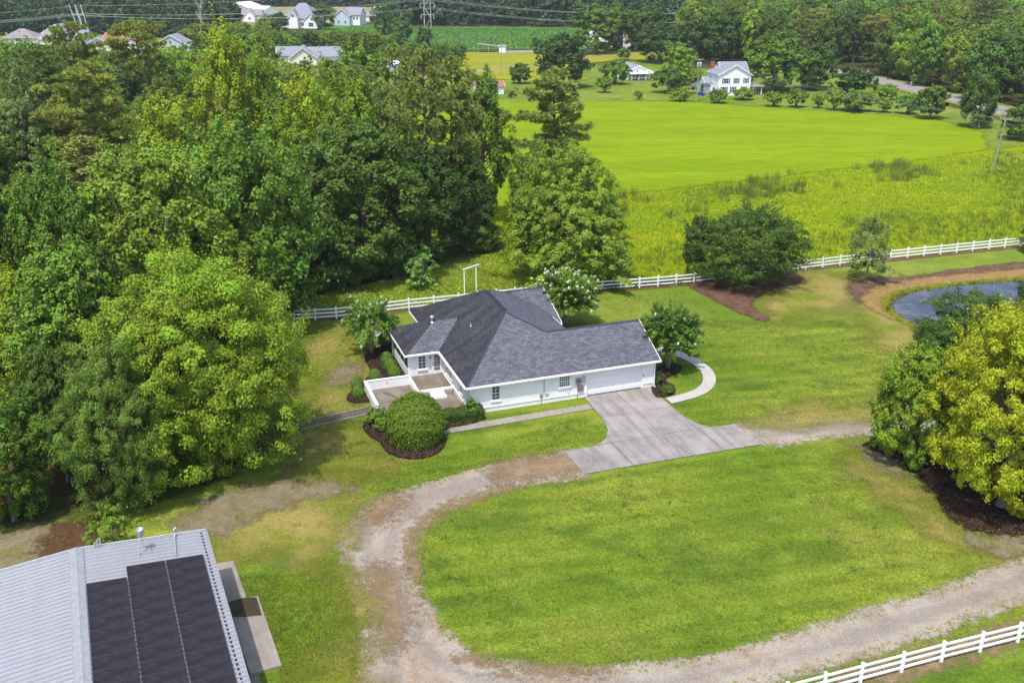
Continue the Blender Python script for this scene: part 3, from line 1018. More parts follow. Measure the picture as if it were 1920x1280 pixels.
wallbox(0.35, 11.15, 0.35, 0.55, 0, ZW)
wallbox(16.5, 17.65, 0.35, 0.55, 0, ZW)
wallbox(11.15, 16.5, 0.35, 0.55, 2.24, ZW)
wallbox(0.35, 0.55, 0.551, 19.8, 0, ZW)
wallbox(17.45, 17.65, 0.551, 8.8, 0, ZW)
wallbox(12.0, 17.449, 8.6, 8.8, 0, ZW)
wallbox(11.8, 12.0, 8.6, 19.8, 0, 3.2)
wallbox(0.551, 11.799, 19.6, 19.8, 0, ZW)
wallbox(12.001, 12.95, 12.05, 12.25, 0, ZW)
wallbox(12.75, 12.95, 12.251, 21.7, 0, ZW)
q = MB().add([(17.45, 0.4, ZW), (17.45, 8.75, ZW), (17.45, 4.56, 4.74), (17.65, 0.4, ZW), (17.65, 8.75, ZW), (17.65, 4.56, 4.74)], [(0, 2, 1), (3, 4, 5), (0, 3, 5, 2), (1, 2, 5, 4)])
q.build('gable', M_WALL, house)
q = MB().add([(12.75, 12.1, ZW), (12.75, 21.7, ZW), (12.75, 16.9, 4.5), (12.95, 12.1, ZW), (12.95, 21.7, ZW), (12.95, 16.9, 4.5)], [(0, 2, 1), (3, 4, 5), (0, 3, 5, 2), (1, 2, 5, 4)])
q.build('gable', M_WALL, house)
# west room: brick front, screened side
FLZ = 0.4
wallbox(-2.85, 0.349, 8.9, 9.08, 0, ZW)
wallbox(-2.85, -2.67, 9.081, 15.2, 0, 0.95)
wallbox(-2.85, 0.349, 15.02, 15.2, 0, ZW)
for k, v0 in enumerate((9.081, 10.55, 12.05, 13.55, 14.92)):
    MB().box(-2.85, -2.7, v0, v0 + 0.1, 0.95, ZW).build('screen_post', M_TRIM, house)
for v0, v1 in ((9.18, 10.55), (10.65, 12.05), (12.15, 13.55), (13.65, 14.92)):
    fr = MB().box(-2.84, -2.79, v0 + 0.002, v1 - 0.002, 0.955, 1.02).box(-2.84, -2.79, v0 + 0.002, v1 - 0.002, 2.4, 2.485).box(-2.84, -2.79, v0 + 0.002, v0 + 0.06, 1.02, 2.4).box(-2.84, -2.79, v1 - 0.06, v1 - 0.002, 1.02, 2.4).build('screen_panel', M_TRIM, house)
    MB().box(-2.825, -2.81, v0 + 0.06, v1 - 0.06, 1.02, 2.4).build('screen', M_SCREEN, fr)
# ledge of the water table along the front
MB().box(0.3, 11.1, 0.29, 0.349, 0.42, 0.52).build('water_table', M_TRIM, house)
MB().box(0.29, 0.349, 0.29, 8.89, 0.42, 0.52).build('water_table', M_TRIM, house)
MB().box(16.6, 17.7, 0.29, 0.349, 0.42, 0.52).build('water_table', M_TRIM, house)


def window(face, a0, a1, z0, z1, at, nx=2, nz=4, parent=house, sill=True, name='window'):
    """face 'f': wall at v=at looking to -v, 'w': wall at u=at looking to -u"""
    def bx(q, x0, x1, d0, d1, zz0, zz1):
        if face == 'f': q.box(x0, x1, at - d1, at - d0, zz0, zz1)
        else: q.box(at - d1, at - d0, x0, x1, zz0, zz1)
        return q
    fw = 0.075
    q = MB()
    bx(q, a0, a1, 0.0, 0.05, z1 - fw, z1); bx(q, a0, a1, 0.0, 0.05, z0, z0 + fw)
    bx(q, a0, a0 + fw, 0.0, 0.05, z0 + fw, z1 - fw); bx(q, a1 - fw, a1, 0.0, 0.05, z0 + fw, z1 - fw)
    w = q.build(name, M_TRIM, parent)
    dx, dz = (a1 - a0 - 2 * fw) / nx, (z1 - z0 - 2 * fw) / nz
    for i in range(nx):
        for j in range(nz):
            q = MB()
            bx(q, a0 + fw + dx * i + 0.008, a0 + fw + dx * (i + 1) - 0.008, 0.002, 0.016, z0 + fw + dz * j + 0.008, z0 + fw + dz * (j + 1) - 0.008)
            q.build('pane', M_GLASS, w)
    for i in range(1, nx):
        bx(MB(), a0 + fw + dx * i - 0.016, a0 + fw + dx * i + 0.016, 0.003, 0.032, z0 + fw, z1 - fw).build('muntin', M_TRIM, w)
    for j in range(1, nz):
        q = MB()
        hw = 0.03 if j == nz // 2 else 0.016
        bx(q, a0 + fw, a1 - fw, 0.004, 0.034, z0 + fw + dz * j - hw, z0 + fw + dz * j + hw)
        q.build('muntin', M_TRIM, w)
    if sill:
        q = MB()
        bx(q, a0 - 0.06, a1 + 0.06, 0.0, 0.12, z0 - 0.1, z0 - 0.002)
        q.build('sill', M_TRIM, w)
    return w


window('f', 2.3, 3.12, 0.98, 2.36, 0.35, 2, 4)
window('f', 8.45, 9.55, 1.3, 2.38, 0.35, 5, 4)
window('f', -1.95, -1.15, 0.98, 2.36, 8.9, 2, 4)
window('w', 5.5, 6.4, 1.0, 2.3, 0.35, 2, 4); window('w', 6.5, 7.4, 1.0, 2.3, 0.35, 2, 4); window('w', 2.2, 3.0, 1.0, 2.3, 0.35, 2, 4)
# glazed door of the west room
dr = MB().box(-0.62, 0.3, 8.84, 8.899, FLZ + 0.02, 2.45).build('door', M_DOORP, house)
MB().box(-0.42, 0.1, 8.825, 8.845, FLZ + 0.35, 2.25).build('glass', M_GLASS, dr)
for j in range(1, 5): MB().box(-0.42, 0.1, 8.81, 8.826, FLZ + 0.35 + j * 0.3 - 0.012, FLZ + 0.35 + j * 0.3 + 0.012).build('muntin', M_TRIM, dr)
for i in range(1, 3): MB().box(-0.42 + i * 0.173 - 0.01, -0.42 + i * 0.173 + 0.01, 8.806, 8.822, FLZ + 0.35, 2.25).build('muntin', M_TRIM, dr)
MB().tube([(-0.54, 8.84, 1.35), (-0.54, 8.77, 1.35)], 0.035, 8).build('handle', M_DARK, dr)
MB().box(-0.55, 0.25, 8.8, 8.899, FLZ + 0.002, FLZ + 0.02).build('threshold', M_FLASH, dr)
# wall lamp beside the door
MB().box(-0.82, -0.72, 8.82, 8.899, 1.95, 2.15).build('wall_lamp', M_DARK, house)
MB().box(-0.85, -0.72, 8.86, 8.899, 0.95, 1.05).build('outlet', M_GREYM, house)
# garage door of four panels in a recess
gd = MB().box(11.15, 16.5, 0.5, 0.54, 0.09, 2.24).build('garage_door', M_DOORP, house)
for k in range(4):
    z0 = 0.1 + k * 0.535
    pn = MB().box(11.17, 16.48, 0.465, 0.499, z0, z0 + 0.522)
    for i in range(8):
        x0 = 11.25 + i * 0.655
        pn.box(x0, x0 + 0.57, 0.455, 0.466, z0 + 0.08, z0 + 0.44)
    pn.build('door_panel', M_DOORP, gd)
for x0 in (11.02, 16.5): MB().box(x0, x0 + 0.13, 0.31, 0.349, 0.09, 2.36).build('door_jamb', M_TRIM, house)
MB().box(16.56, 16.62, 0.24, 0.31, 1.25, 1.42).build('wall_lamp', M_DARK, house)
# meters, conduits, downspouts
mb = MB().box(10.05, 10.45, 0.2, 0.349, 1.35, 1.95).build('meter_box', M_GREYM, house)
MB().tube([(10.25, 0.2, 1.7), (10.25, 0.12, 1.7)], 0.12, 12).build('meter_dial', M_GLASS, mb)
MB().box(10.62, 10.95, 0.22, 0.349, 1.45, 2.05).build('breaker_panel', M_FLASH, house)
MB().box(10.3, 10.75, 0.18, 0.349, 0.72, 1.25).build('disconnect_box', M_BRONZE, house)
MB().tube([(10.25, 0.29, 1.25), (10.25, 0.29, 0.05)], 0.035, 8).build('conduit', M_GREYM, house)
MB().tube([(10.55, 0.27, 1.95), (10.55, 0.27, 1.25)], 0.03, 8).build('conduit', M_FLASH, house)
MB().box(6.72, 6.98, 0.24, 0.349, 0.62, 0.98).build('cable_box', M_GREYM, house)
MB().tube([(6.85, 0.3, 0.62), (6.85, 0.3, 0.02)], 0.03, 8).build('conduit', M_GREYM, house)
MB().tube([(7.1, 0.31, ZW), (7.1, 0.31, 0.95)], 0.018, 6).build('conduit', M_DARK, house)
MB().box(7.2, 7.5, 0.26, 0.349, 0.7, 0.95).build('cable_box', M_FLASH, house)
MB().tube([(9.35, 0.35, 0.7), (9.35, 0.22, 0.7), (9.35, 0.2, 0.6)], 0.03, 8).build('spigot', M_BRONZE, house)


def downspout(pts):
    q = MB()
    for a, b_ in zip(pts[:-1], pts[1:]): q.bar(a, b_, 0.09, 0.07)
    return q.build('downspout', M_TRIM, house)


downspout([(17.75, -0.08, 2.58), (17.7, 0.28, 2.4), (17.7, 0.28, 0.12), (17.75, -0.1, 0.06)])
downspout([(0.35, -0.1, 2.58), (0.42, 0.28, 2.4), (0.42, 0.28, 0.12), (0.42, 0.05, 0.06)])
downspout([(-3.26, 15.3, 2.55), (-2.93, 15.1, 2.35), (-2.93, 15.1, 0.15), (-3.2, 15.1, 0.08)])
downspout([(-0.14, 8.3, 2.55), (0.28, 8.4, 2.35), (0.28, 8.4, FLZ + 0.1)])

# ------------------------------------------------------------------ patio, porch, low walls
def local(mb_, name, mat, kind=None, label=None, cat=None, group=None):
    o = mb_.build(name, mat, None, (HO[0], HO[1], 0), HPHI)
    return tag(o, label, cat, group, kind)


pat = MB().box(-6.95, -2.96, 1.9, 8.0, 0.003, 0.07).box(-2.955, 0.34, 0.6, 5.2, 0.003, 0.07)
local(pat, 'patio', M_CONC4, 'structure')
local(MB().box(-2.9, 0.34, 5.25, 8.895, 0.003, FLZ), 'porch', M_CONC4, 'structure')
M_STUC = brick_paint('white_painted_block', (0.80, 0.80, 0.79, 1), 0.05)
pw = empty('patio_wall', (HO[0], HO[1], 0), HPHI, 'low white wall wrapped round the patio left of the house', 'wall')
MB().box(-7.1, -2.96, 7.9, 8.1, 0, 0.9).build('wall', M_STUC, pw)
MB().box(-7.1, -6.9, 2.85, 7.899, 0, 0.9).build('wall', M_STUC, pw)
MB().box(-7.13, -2.96, 7.87, 8.13, 0.901, 0.96).build('coping', M_TRIM, pw)
MB().box(-7.13, -6.87, 2.82, 7.869, 0.901, 0.96).build('coping', M_TRIM, pw)
MB().box(-7.06, -6.94, 1.4, 2.7, 0.0, 0.32).build('kerb', M_TRIM, pw)
MB().box(-5.1, -5.0, 7.88, 7.9, 0.5, 0.62).build('outlet', M_GREYM, pw)
pk = empty('porch_kerb', (HO[0], HO[1], 0), HPHI, 'white kerb along two edges of the raised brown porch', 'kerb')
MB().box(-3.0, -2.78, 5.05, 8.89, FLZ + 0.002, FLZ + 0.2).build('kerb', M_TRIM, pk)
MB().box(-3.0, -2.9, 5.05, 8.89, 0.071, FLZ + 0.001).build('riser', M_TRIM, pk)
MB().box(-2.775, 0.3, 5.05, 5.25, FLZ + 0.002, FLZ + 0.2).build('kerb', M_TRIM, pk)
MB().box(-2.895, 0.3, 5.17, 5.249, 0.071, FLZ + 0.001).build('riser', M_TRIM, pk)
st = empty('porch_steps', (HO[0], HO[1], 0), HPHI, 'two white steps leading up from the patio to the porch', 'steps')
MB().box(-1.9, -0.65, 4.55, 5.045, 0.071, 0.44).build('step', M_TRIM, st)
MB().box(-1.9, -0.55, 4.1, 4.545, 0.071, 0.25).build('step', M_TRIM, st)
hs = MB().tube([(-5.5, 6.9, 0.09), (-5.3, 6.4, 0.09), (-4.85, 5.9, 0.09), (-4.75, 5.3, 0.09)], 0.03, 6)
local(hs, 'hose', M_DARK, None, 'dark hose lying on the patio inside the low white wall', 'hose')

# ================================================================== METAL BUILDING WITH SOLAR PANELS
BE = G(386, 994, 4.0)                       # far right roof corner
BPHI = R(24.4)                               # x across the roof (to the right), y along the ridge (away)
mbld = empty('metal_building', (BE[0], BE[1], 0), BPHI, 'grey ribbed metal building with rooftop solar panels at lower left corner', 'building')
WHALF, LEN = 7.1, 26.0
ZE, ZR = 4.0, 4.62
m_, t, b = new_mat('galvalume_sheet')
n = t.noise(t.obj(), 0.8, 5, 0.7)
n2 = t.noise(t.mapped(t.obj(), (0.15, 4.0, 1)), 1.0, 3, 0.6)
c = t.scale_col(t.scale_col((0.31, 0.31, 0.335, 1), t.rng(n, 0.25, 0.75, 0.9, 1.08)), t.rng(n2, 0.3, 0.7, 0.97, 1.02))
setc(t, b, c, 0.42, 0.5, 0.25)
M_GALV = m_
M_STEELW = simple('ribbed_wall_sheet', (0.42, 0.42, 0.44, 1), 0.5, 0.4, 0.2)
zz = lambda x: ZR - abs(x + WHALF) * (ZR - ZE) / WHALF     # local x: 0 at right eave, -WHALF ridge, -2*WHALF left eave
for x0, x1 in ((-2 * WHALF, -WHALF), (-WHALF, 0.0)):
    rp = MB().slab([(x0, -LEN, zz(x0)), (x1, -LEN, zz(x1)), (x1, 0, zz(x1)), (x0, 0, zz(x0))], 0.05).build('roof_panel', M_GALV, mbld)
    # one rib, shared by all of them
    a, b_ = Vector((x0 + 0.02, 0, zz(x0 + 0.02))), Vector((x1 - 0.02, 0, zz(x1 - 0.02)))
    rb = MB()
    vs = []
    for p_ in (a, b_):
        for y_, z_ in ((-0.065, 0.001), (-0.035, 0.085), (0.035, 0.085), (0.065, 0.001)): vs.append((p_.x, y_, p_.z + z_))
    rb.add(vs, [(0, 1, 5, 4), (1, 2, 6, 5), (2, 3, 7, 6), (3, 2, 1, 0), (4, 5, 6, 7)])
    rme = rb.mesh('rib', M_GALV)
    for k in range(int(LEN / 0.36)):
        link('rib', rme, rp, (0, -0.12 - k * 0.36, 0))
q = MB()
prof = [(-0.42, 0.02), (-0.36, 0.1), (-0.12, 0.12), (0, 0.15), (0.12, 0.12), (0.36, 0.1), (0.42, 0.02)]
vs = [(-WHALF + x, y, ZR - abs(x) * 0.087 + z) for y in (-LEN - 0.03, 0.04) for x, z in prof]
q.add(vs, [(i, i + 1, 8 + i, 7 + i) for i in range(6)] + [tuple(range(6, -1, -1)), tuple(range(7, 14))])
q.build('ridge_cap', simple('dull_ridge_sheet', (0.27, 0.275, 0.29, 1), 0.5, 0.4, 0.2), mbld)
M_TRIMG = simple('grey_trim_sheet', (0.44, 0.46, 0.47, 1), 0.5, 0.4, 0.2)
for x0, x1 in ((-2 * WHALF, -WHALF), (-WHALF, 0)):
    MB().bar((x0, 0.05, zz(x0) - 0.03), (x1, 0.05, zz(x1) - 0.03), 0.09, 0.24).build('rake_trim', M_TRIMG, mbld)
MB().box(-0.02, 0.07, -LEN, 0.09, ZE - 0.2, ZE - 0.02).build('gutter', M_GALV, mbld)
# small dark screw heads in a line near the eave, one part
q = MB()
rs = random.Random(3)
for k in range(68):
    y = -0.28 - k * 0.36
    q.box(-0.36, -0.26, y - 0.05, y + 0.03 + rs.random() * 0.05, zz(-0.3) + 0.001, zz(-0.3) + 0.06)
o = q.build('rib_closures', M_DARK, mbld); o['kind'] = 'stuff'
for bx in ((-0.5, -0.35, -LEN, -0.2, 0, ZE - 0.06), (-2 * WHALF + 0.35, -2 * WHALF + 0.5, -LEN, -0.2, 0, ZE - 0.06)):
    MB().box(*bx).build('wall', M_STEELW, mbld)
MB().prism([(-2 * WHALF + 0.51, -0.35), (-0.51, -0.35), (-0.51, -0.22), (-2 * WHALF + 0.51, -0.22)], 0, ZE - 0.06).build('wall', M_STEELW, mbld)
# solar panels in three columns
m_, t, b = new_mat('solar_cells')
uv = t.uv()
br = t.n('ShaderNodeTexBrick')
br.offset = 0.0
for k_, v_ in (('Scale', 1.0), ('Brick Width', 0.165), ('Row Height', 0.165), ('Mortar Size', 0.004), ('Mortar Smooth', 0.2)): br.inputs[k_].default_value = v_
br.inputs['Color1'].default_value = (0.014, 0.012, 0.016, 1)
br.inputs['Color2'].default_value = (0.018, 0.016, 0.02, 1)
br.inputs['Mortar'].default_value = (0.03, 0.03, 0.045, 1)
t.l(uv, br.inputs['Vector'])
dust = t.rng(t.noise(t.obj(), 1.6, 4, 0.7), 0.3, 0.75, 0.0, 0.05)
setc(t, b, t.mix(dust, br.outputs['Color'], (0.3, 0.29, 0.31, 1)), 0.5, 0.08)
M_CELL = m_
M_PFRAME = simple('dark_panel_frame', (0.045, 0.045, 0.055, 1), 0.4, 0.4, 0.3)
# panel layout measured on the roof
slope = math.atan2(ZR - ZE, WHALF)


def roofloc(px, py):
    z = 4.3
    for _ in range(12):
        g = G(px, py, z)
        dx, dy = g[0] - BE[0], g[1] - BE[1]
        x = dx * math.cos(BPHI) + dy * math.sin(BPHI)
        z = zz(x) + 0.12
    return x, -dx * math.sin(BPHI) + dy * math.cos(BPHI)


PWID, PHEI = 2.02, 1.06
q = MB().box(-PWID / 2 + 0.03, PWID / 2 - 0.03, -PHEI / 2 + 0.03, PHEI / 2 - 0.03, 0.0, 0.036)
cell_me = q.mesh('solar_cell_sheet', M_CELL)
q = MB()
q.box(-PWID / 2, PWID / 2, -PHEI / 2, -PHEI / 2 + 0.03, 0, 0.045).box(-PWID / 2, PWID / 2, PHEI / 2 - 0.03, PHEI / 2, 0, 0.045)
q.box(-PWID / 2, -PWID / 2 + 0.03, -PHEI / 2 + 0.03, PHEI / 2 - 0.03, 0, 0.045).box(PWID / 2 - 0.03, PWID / 2, -PHEI / 2 + 0.03, PHEI / 2 - 0.03, 0, 0.045)
frame_me = q.mesh('panel_frame', M_PFRAME)
xr, y2 = roofloc(381, 1039)          # top right corner of the array
xl2, y1 = roofloc(245, 1063)
xl3, y0 = roofloc(173, 1101)
print('ARRAY', (xr, y2), (xl2, y1), (xl3, y0))
colx = [xr - 1.03, xr - 3.10, xr - 5.17]
tops = [y2, y2, y2 - PHEI - 0.02]
for cx, ty in zip(colx, tops):
    for k in range(13):
        cy = ty - PHEI / 2 - k * (PHEI + 0.02)
        if cy < -17: break
        pn = link('solar_panel', frame_me, mbld, (cx, cy, zz(cx) + 0.1))
        pn.rotation_euler = (0, slope, 0)
        link('cell_sheet', cell_me, pn)
    MB().bar((cx - 0.6, ty + 0.05, zz(cx) + 0.075), (cx - 0.6, -17, zz(cx) + 0.075), 0.05, 0.05).build('mounting_rail', M_FLASH, mbld)
# gooseneck conduit, stub vents
gx, gy = roofloc(330, 1040)
gx2, gy2 = roofloc(327, 1004)
MB().tube([(gx, gy, zz(gx) + 0.1), (gx2, gy2 - 0.1, zz(gx2) + 0.15), (gx2, gy2, zz(gx2) + 0.3), (gx2, gy2, zz(gx2) + 0.55), (gx2 + 0.12, gy2 + 0.05, zz(gx2) + 0.62), (gx2 + 0.2, gy2 + 0.05, zz(gx2) + 0.5)], 0.05, 8).build('conduit', M_FLASH, mbld)
for k, dx in enumerate((0, 0.16, 0.3)):
    sx, sy = roofloc(178, 1024)
    MB().tube([(sx + dx, sy, zz(sx) + 0.0), (sx + dx, sy, zz(sx) + 0.35 + 0.1 * k)], 0.045, 8).build('stub_pipe', M_FLASH, mbld)
wx, wy = roofloc(268, 1030)
ws = empty('metal_cup_stand', (BE[0] + wx * math.cos(BPHI) - wy * math.sin(BPHI), BE[1] + wx * math.sin(BPHI) + wy * math.cos(BPHI), zz(wx)), BPHI,
           'small galvanised cup on thin splayed legs at the far edge of the metal roof', 'metal stand')
q = MB()
ring = [(0.0, 0.17), (0.02, 0.2), (0.3, 0.2), (0.34, 0.23), (0.36, 0.21), (0.33, 0.17), (0.12, 0.15), (0.11, 0.0)]
n_ = 16
vs = [(r_ * math.cos(2 * math.pi * k / n_), r_ * math.sin(2 * math.pi * k / n_), 1.15 + z_) for z_, r_ in ring for k in range(n_)]
q.add(vs, [(i * n_ + k, i * n_ + (k + 1) % n_, (i + 1) * n_ + (k + 1) % n_, (i + 1) * n_ + k) for i in range(len(ring) - 1) for k in range(n_)])
q.build('cup', M_FLASH, ws, smooth=True)
for ax, ay in ((-0.28, -0.5), (0.45, -0.35), (0.05, 0.45)):
    MB().tube([(ax * 0.2, ay * 0.2, 1.18), (ax, ay, 0.0)], 0.025, 6).build('leg', M_FLASH, ws)

# concrete apron right of the building
SLAB = [G(*p_)[:2] for p_ in ((396, 1061), (438, 1054), (463, 1124), (484, 1120), (529, 1250), (470, 1266))]
MB().prism([tuple(p_) for p_ in SLAB], 0.003, 0.14).build('concrete_apron', conc_mat('apron_concrete', A(206, 194, 182), A(184, 172, 160), 0.7, BPHI))['kind'] = 'structure'
MB().prism([tuple(G(*p_)[:2]) for p_ in ((460, 1268), (484, 1262), (530, 1420), (500, 1430))], 0.003, 0.10).build('concrete_apron', M_CONC4)['kind'] = 'structure'
o = MB().prism([tuple(G(px, py, 0.15)[:2]) for px, py in ((428, 1128), (455, 1120), (481, 1119), (491, 1152), (465, 1155), (436, 1156))], 0.141, 0.155)  # dark brown patch across the apron, built as a thin plate
o = o.build('apron_patch', simple('dark_brown_patch', A(84, 70, 50), 0.7, 0.3, 0, 0.35, 1.5))
tag(o, 'dark brown patch lying across the concrete apron beside the metal building', 'mat')

# ================================================================== WHITE RAIL FENCES
M_VINYL = simple('white_vinyl', (0.80, 0.81, 0.82, 1), 0.45, 0.4, 0, 0.03)
q = MB().box(-0.07, 0.07, -0.07, 0.07, 0, 1.36)
post_me = q.mesh('post', M_VINYL)
q = MB().box(-0.085, 0.085, -0.085, 0.085, 0, 0.03)
q.add([(-0.085, -0.085, 0.03), (0.085, -0.085, 0.03), (0.085, 0.085, 0.03), (-0.085, 0.085, 0.03), (0, 0, 0.08)], [(0, 1, 4), (1, 2, 4), (2, 3, 4), (3, 0, 4)])
capm = q.mesh('post_cap', M_VINYL)


def fence(label, pts, group=None, spacing=2.42):
    """three rails between square posts along a ground line"""
    pts = [np.array(p_) for p_ in pts]
    root = empty('rail_fence', (pts[0][0], pts[0][1], 0), 0, label, 'fence', group)
    o3 = Vector((pts[0][0], pts[0][1], 0))
    posts = []
    for a, b_ in zip(pts[:-1], pts[1:]):
        L = np.linalg.norm(b_ - a)
        n_ = max(1, round(L / spacing))
        for k in range(n_): posts.append(a + (b_ - a) * k / n_)
    posts.append(pts[-1])
    rails = {}
    for i, p_ in enumerate(posts):
        nx = posts[min(i + 1, len(posts) - 1)] - posts[max(i - 1, 0)]
        rz = math.atan2(nx[1], nx[0])
        po = link('post', post_me, root, (p_[0] - o3.x, p_[1] - o3.y, 0), rz)
        link('post_cap', capm, po, (0, 0, 1.361))
        if i == len(posts) - 1: break
        d = posts[i + 1] - p_
        L = float(np.linalg.norm(d))
        key = round(L, 2)
        if key not in rails:
            rails[key] = MB().box(0.06, L - 0.06, -0.022, 0.022, -0.075, 0.075).mesh('rail', M_VINYL)
        for z in (0.36, 0.77, 1.18):
            link('rail', rails[key], root, (p_[0] - o3.x, p_[1] - o3.y, z), math.atan2(d[1], d[0]))
    return root


fence('long white three-rail fence along the back of the yard from the wood to the pond', GP([(552, 603), (631, 598), (767, 581), (860, 572), (1000, 557), (1129, 546), (1233, 538), (1301, 532), (1410, 517), (1542, 502), (1669, 487), (1823, 471), (1913, 462), (2080, 446)]))
fence('white three-rail fence beside the gravel drive in the lower right corner', GP([(1400, 1338), (1612, 1281), (1764, 1240), (1907, 1204), (2080, 1160)]), spacing=2.25)

# white swing frame behind the roof
sw = empty('post_frame', (*G(880, 556)[:2], 0), 0, 'bare white frame of two posts and a beam standing behind the house roof', 'frame')
a, b_ = np.array(G(871, 553)), np.array(G(893, 545))
for p_ in (a, b_):
    MB().box(-0.055, 0.055, -0.055, 0.055, 0, 3.0).build('post', M_VINYL, sw, (p_[0] - sw.location.x, p_[1] - sw.location.y, 0))
off = Vector((sw.location.x, sw.location.y, 0))
MB().bar(Vector((*a[:2], 3.08)) - off - (Vector(b_) - Vector(a)) * 0.08, Vector((*b_[:2], 3.08)) - off + (Vector(b_) - Vector(a)) * 0.25, 0.12, 0.12).build('beam', M_VINYL, sw)

# white garden bench half hidden by the crape myrtle
bl = G(716, 634)
bn = empty('garden_bench', (bl[0], bl[1], 0), HPHI + 0.25, 'white slatted garden bench behind the crape myrtle left of the house', 'bench')
for k in range(5): MB().box(-0.75, 0.75, -0.3 + k * 0.11, -0.21 + k * 0.11, 0.44, 0.47).build('seat_slat', M_VINYL, bn)
for k in range(4): MB().box(-0.75, 0.75, 0.27, 0.3, 0.52 + k * 0.11, 0.61 + k * 0.11).build('back_slat', M_VINYL, bn)
for x in (-0.72, 0.64):
    MB().box(x, x + 0.08, -0.3, -0.22, 0, 0.439).build('leg', M_VINYL, bn)
    MB().box(x, x + 0.08, 0.305, 0.36, 0, 0.98).build('leg', M_VINYL, bn)
    MB().box(x, x + 0.08, -0.3, 0.3, 0.62, 0.66).build('arm', M_VINYL, bn)

# ================================================================== NEIGHBOURS
M_SIDING = simple('white_siding', (0.78, 0.79, 0.82, 1), 0.6, 0.3, 0, 0.04)
M_CREAM = simple('cream_siding', (0.72, 0.68, 0.58, 1), 0.6, 0.3, 0, 0.05)
M_BLUEW = simple('pale_blue_siding', (0.42, 0.50, 0.56, 1), 0.6, 0.3, 0, 0.05)
M_RGREY = simple('grey_shingle_roof', (0.21, 0.21, 0.25, 1), 0.9, 0.2, 0, 0.15, 2)
M_RBROWN = simple('taupe_shingle_roof', (0.22, 0.19, 0.20, 1), 0.9, 0.2, 0, 0.15, 2)
M_RRED = simple('red_brown_roof', (0.28, 0.11, 0.085, 1), 0.9, 0.2, 0, 0.15, 2)
M_RWHITE = simple('white_metal_roof', (0.76, 0.77, 0.78, 1), 0.5, 0.4, 0, 0.06)
M_SHUT = simple('navy_shutter', (0.02, 0.03, 0.07, 1), 0.6, 0.3)
M_BLUED = simple('blue_door_paint', (0.03, 0.10, 0.2, 1), 0.5, 0.4)
M_BRICK = brick_paint('red_brick', (0.27, 0.09, 0.065, 1), 0.2)


def block(root, x0, x1, y0, y1, eave, rise, axis='x', wall=M_SIDING, roofm=M_RGREY, ov=0.45, hip=False, base=0.0):
    """one rectangular volume with a gable or hip roof; the ridge runs along `axis`"""
    MB().box(x0, x1, y0, y1, base, eave).build('wall', wall, root)
    q = MB()
    X0, X1, Y0, Y1 = x0 - ov, x1 + ov, y0 - ov, y1 + ov
    e = eave - ov * rise / ((y1 - y0) / 2 if axis == 'x' else (x1 - x0) / 2) + 0.16
    zr = eave + rise + 0.16
    if axis == 'x':
        ym = (y0 + y1) / 2
        i = (Y1 - Y0) / 2 if hip else 0
        a, b_ = (X0 + i, ym, zr), (X1 - i, ym, zr)
        q.slab([(X0, Y0, e), (X1, Y0, e), b_, a], 0.15); q.slab([(X0, Y1, e), (X1, Y1, e), b_, a], 0.15)
        if hip: q.slab([(X0, Y0, e), a, (X0, Y1, e)], 0.15); q.slab([(X1, Y0, e), b_, (X1, Y1, e)], 0.15)
        g = [((x, y0, eave), (x, y1, eave), (x, ym, eave + rise)) for x in (x0, x1)]
    else:
        xm = (x0 + x1) / 2
        i = (X1 - X0) / 2 if hip else 0
        a, b_ = (xm, Y0 + i, zr), (xm, Y1 - i, zr)
        q.slab([(X0, Y0, e), (X0, Y1, e), b_, a], 0.15); q.slab([(X1, Y0, e), (X1, Y1, e), b_, a], 0.15)
        if hip: q.slab([(X0, Y0, e), a, (X1, Y0, e)], 0.15); q.slab([(X0, Y1, e), b_, (X1, Y1, e)], 0.15)
        g = [((x0, y, eave), (x1, y, eave), (xm, y, eave + rise)) for y in (y0, y1)]
    rf = q.build('roof', roofm, root)
    if not hip:
        for tri in g: MB().add(tri, [(0, 1, 2)]).build('gable', wall, root)
        # white barge boards
        for (p0, p1, pm) in g:
            p0, p1, pm = Vector(p0), Vector(p1), Vector(pm)
            out = (Vector((0, -1 if p0.y == y0 else 1, 0)) if axis == 'y' else Vector((-1 if p0.x == x0 else 1, 0, 0))) * (ov + 0.02)
            for c_ in (p0, p1):
                d_ = (c_ - pm) * (1 + ov / (abs(c_.y - pm.y) if axis == 'x' else abs(c_.x - pm.x)))
                MB().bar(pm + out + Vector((0, 0, 0.06)), pm + d_ + out + Vector((0, 0, 0.06)), 0.05, 0.22).build('barge_board', M_TRIM, root)
    return rf


def fwin(root, face, a, z, w=0.9, h=1.5, at=0.0, shutters=None, nx=2, nz=2):
    """window of a far house on the face 's' (looking -y), 'w' (-x) or 'e' (+x)"""
    def bx(x0, x1, d0, d1, z0, z1):
        if face == 's': return MB().box(x0, x1, at - d1, at - d0, z0, z1)
        if face == 'w': return MB().box(at - d1, at - d0, x0, x1, z0, z1)
        return MB().box(at + d0, at + d1, x0, x1, z0, z1)
    fr = bx(a - w / 2 - 0.1, a + w / 2 + 0.1, 0.003, 0.04, z - 0.1, z + h + 0.1).build('window', M_TRIM, root)
    dx, dz = w / nx, h / nz
    for i in range(nx):
        for j in range(nz):
            bx(a - w / 2 + i * dx + 0.03, a - w / 2 + (i + 1) * dx - 0.03, 0.041, 0.055, z + j * dz + 0.03, z + (j + 1) * dz - 0.03).build('pane', M_GLASS, fr)
    if shutters:
        for sx in (a - w / 2 - 0.4, a + w / 2 + 0.12):
            bx(sx, sx + 0.3, 0.003, 0.05, z - 0.05, z + h + 0.05).build('shutter', shutters, fr)
    return fr


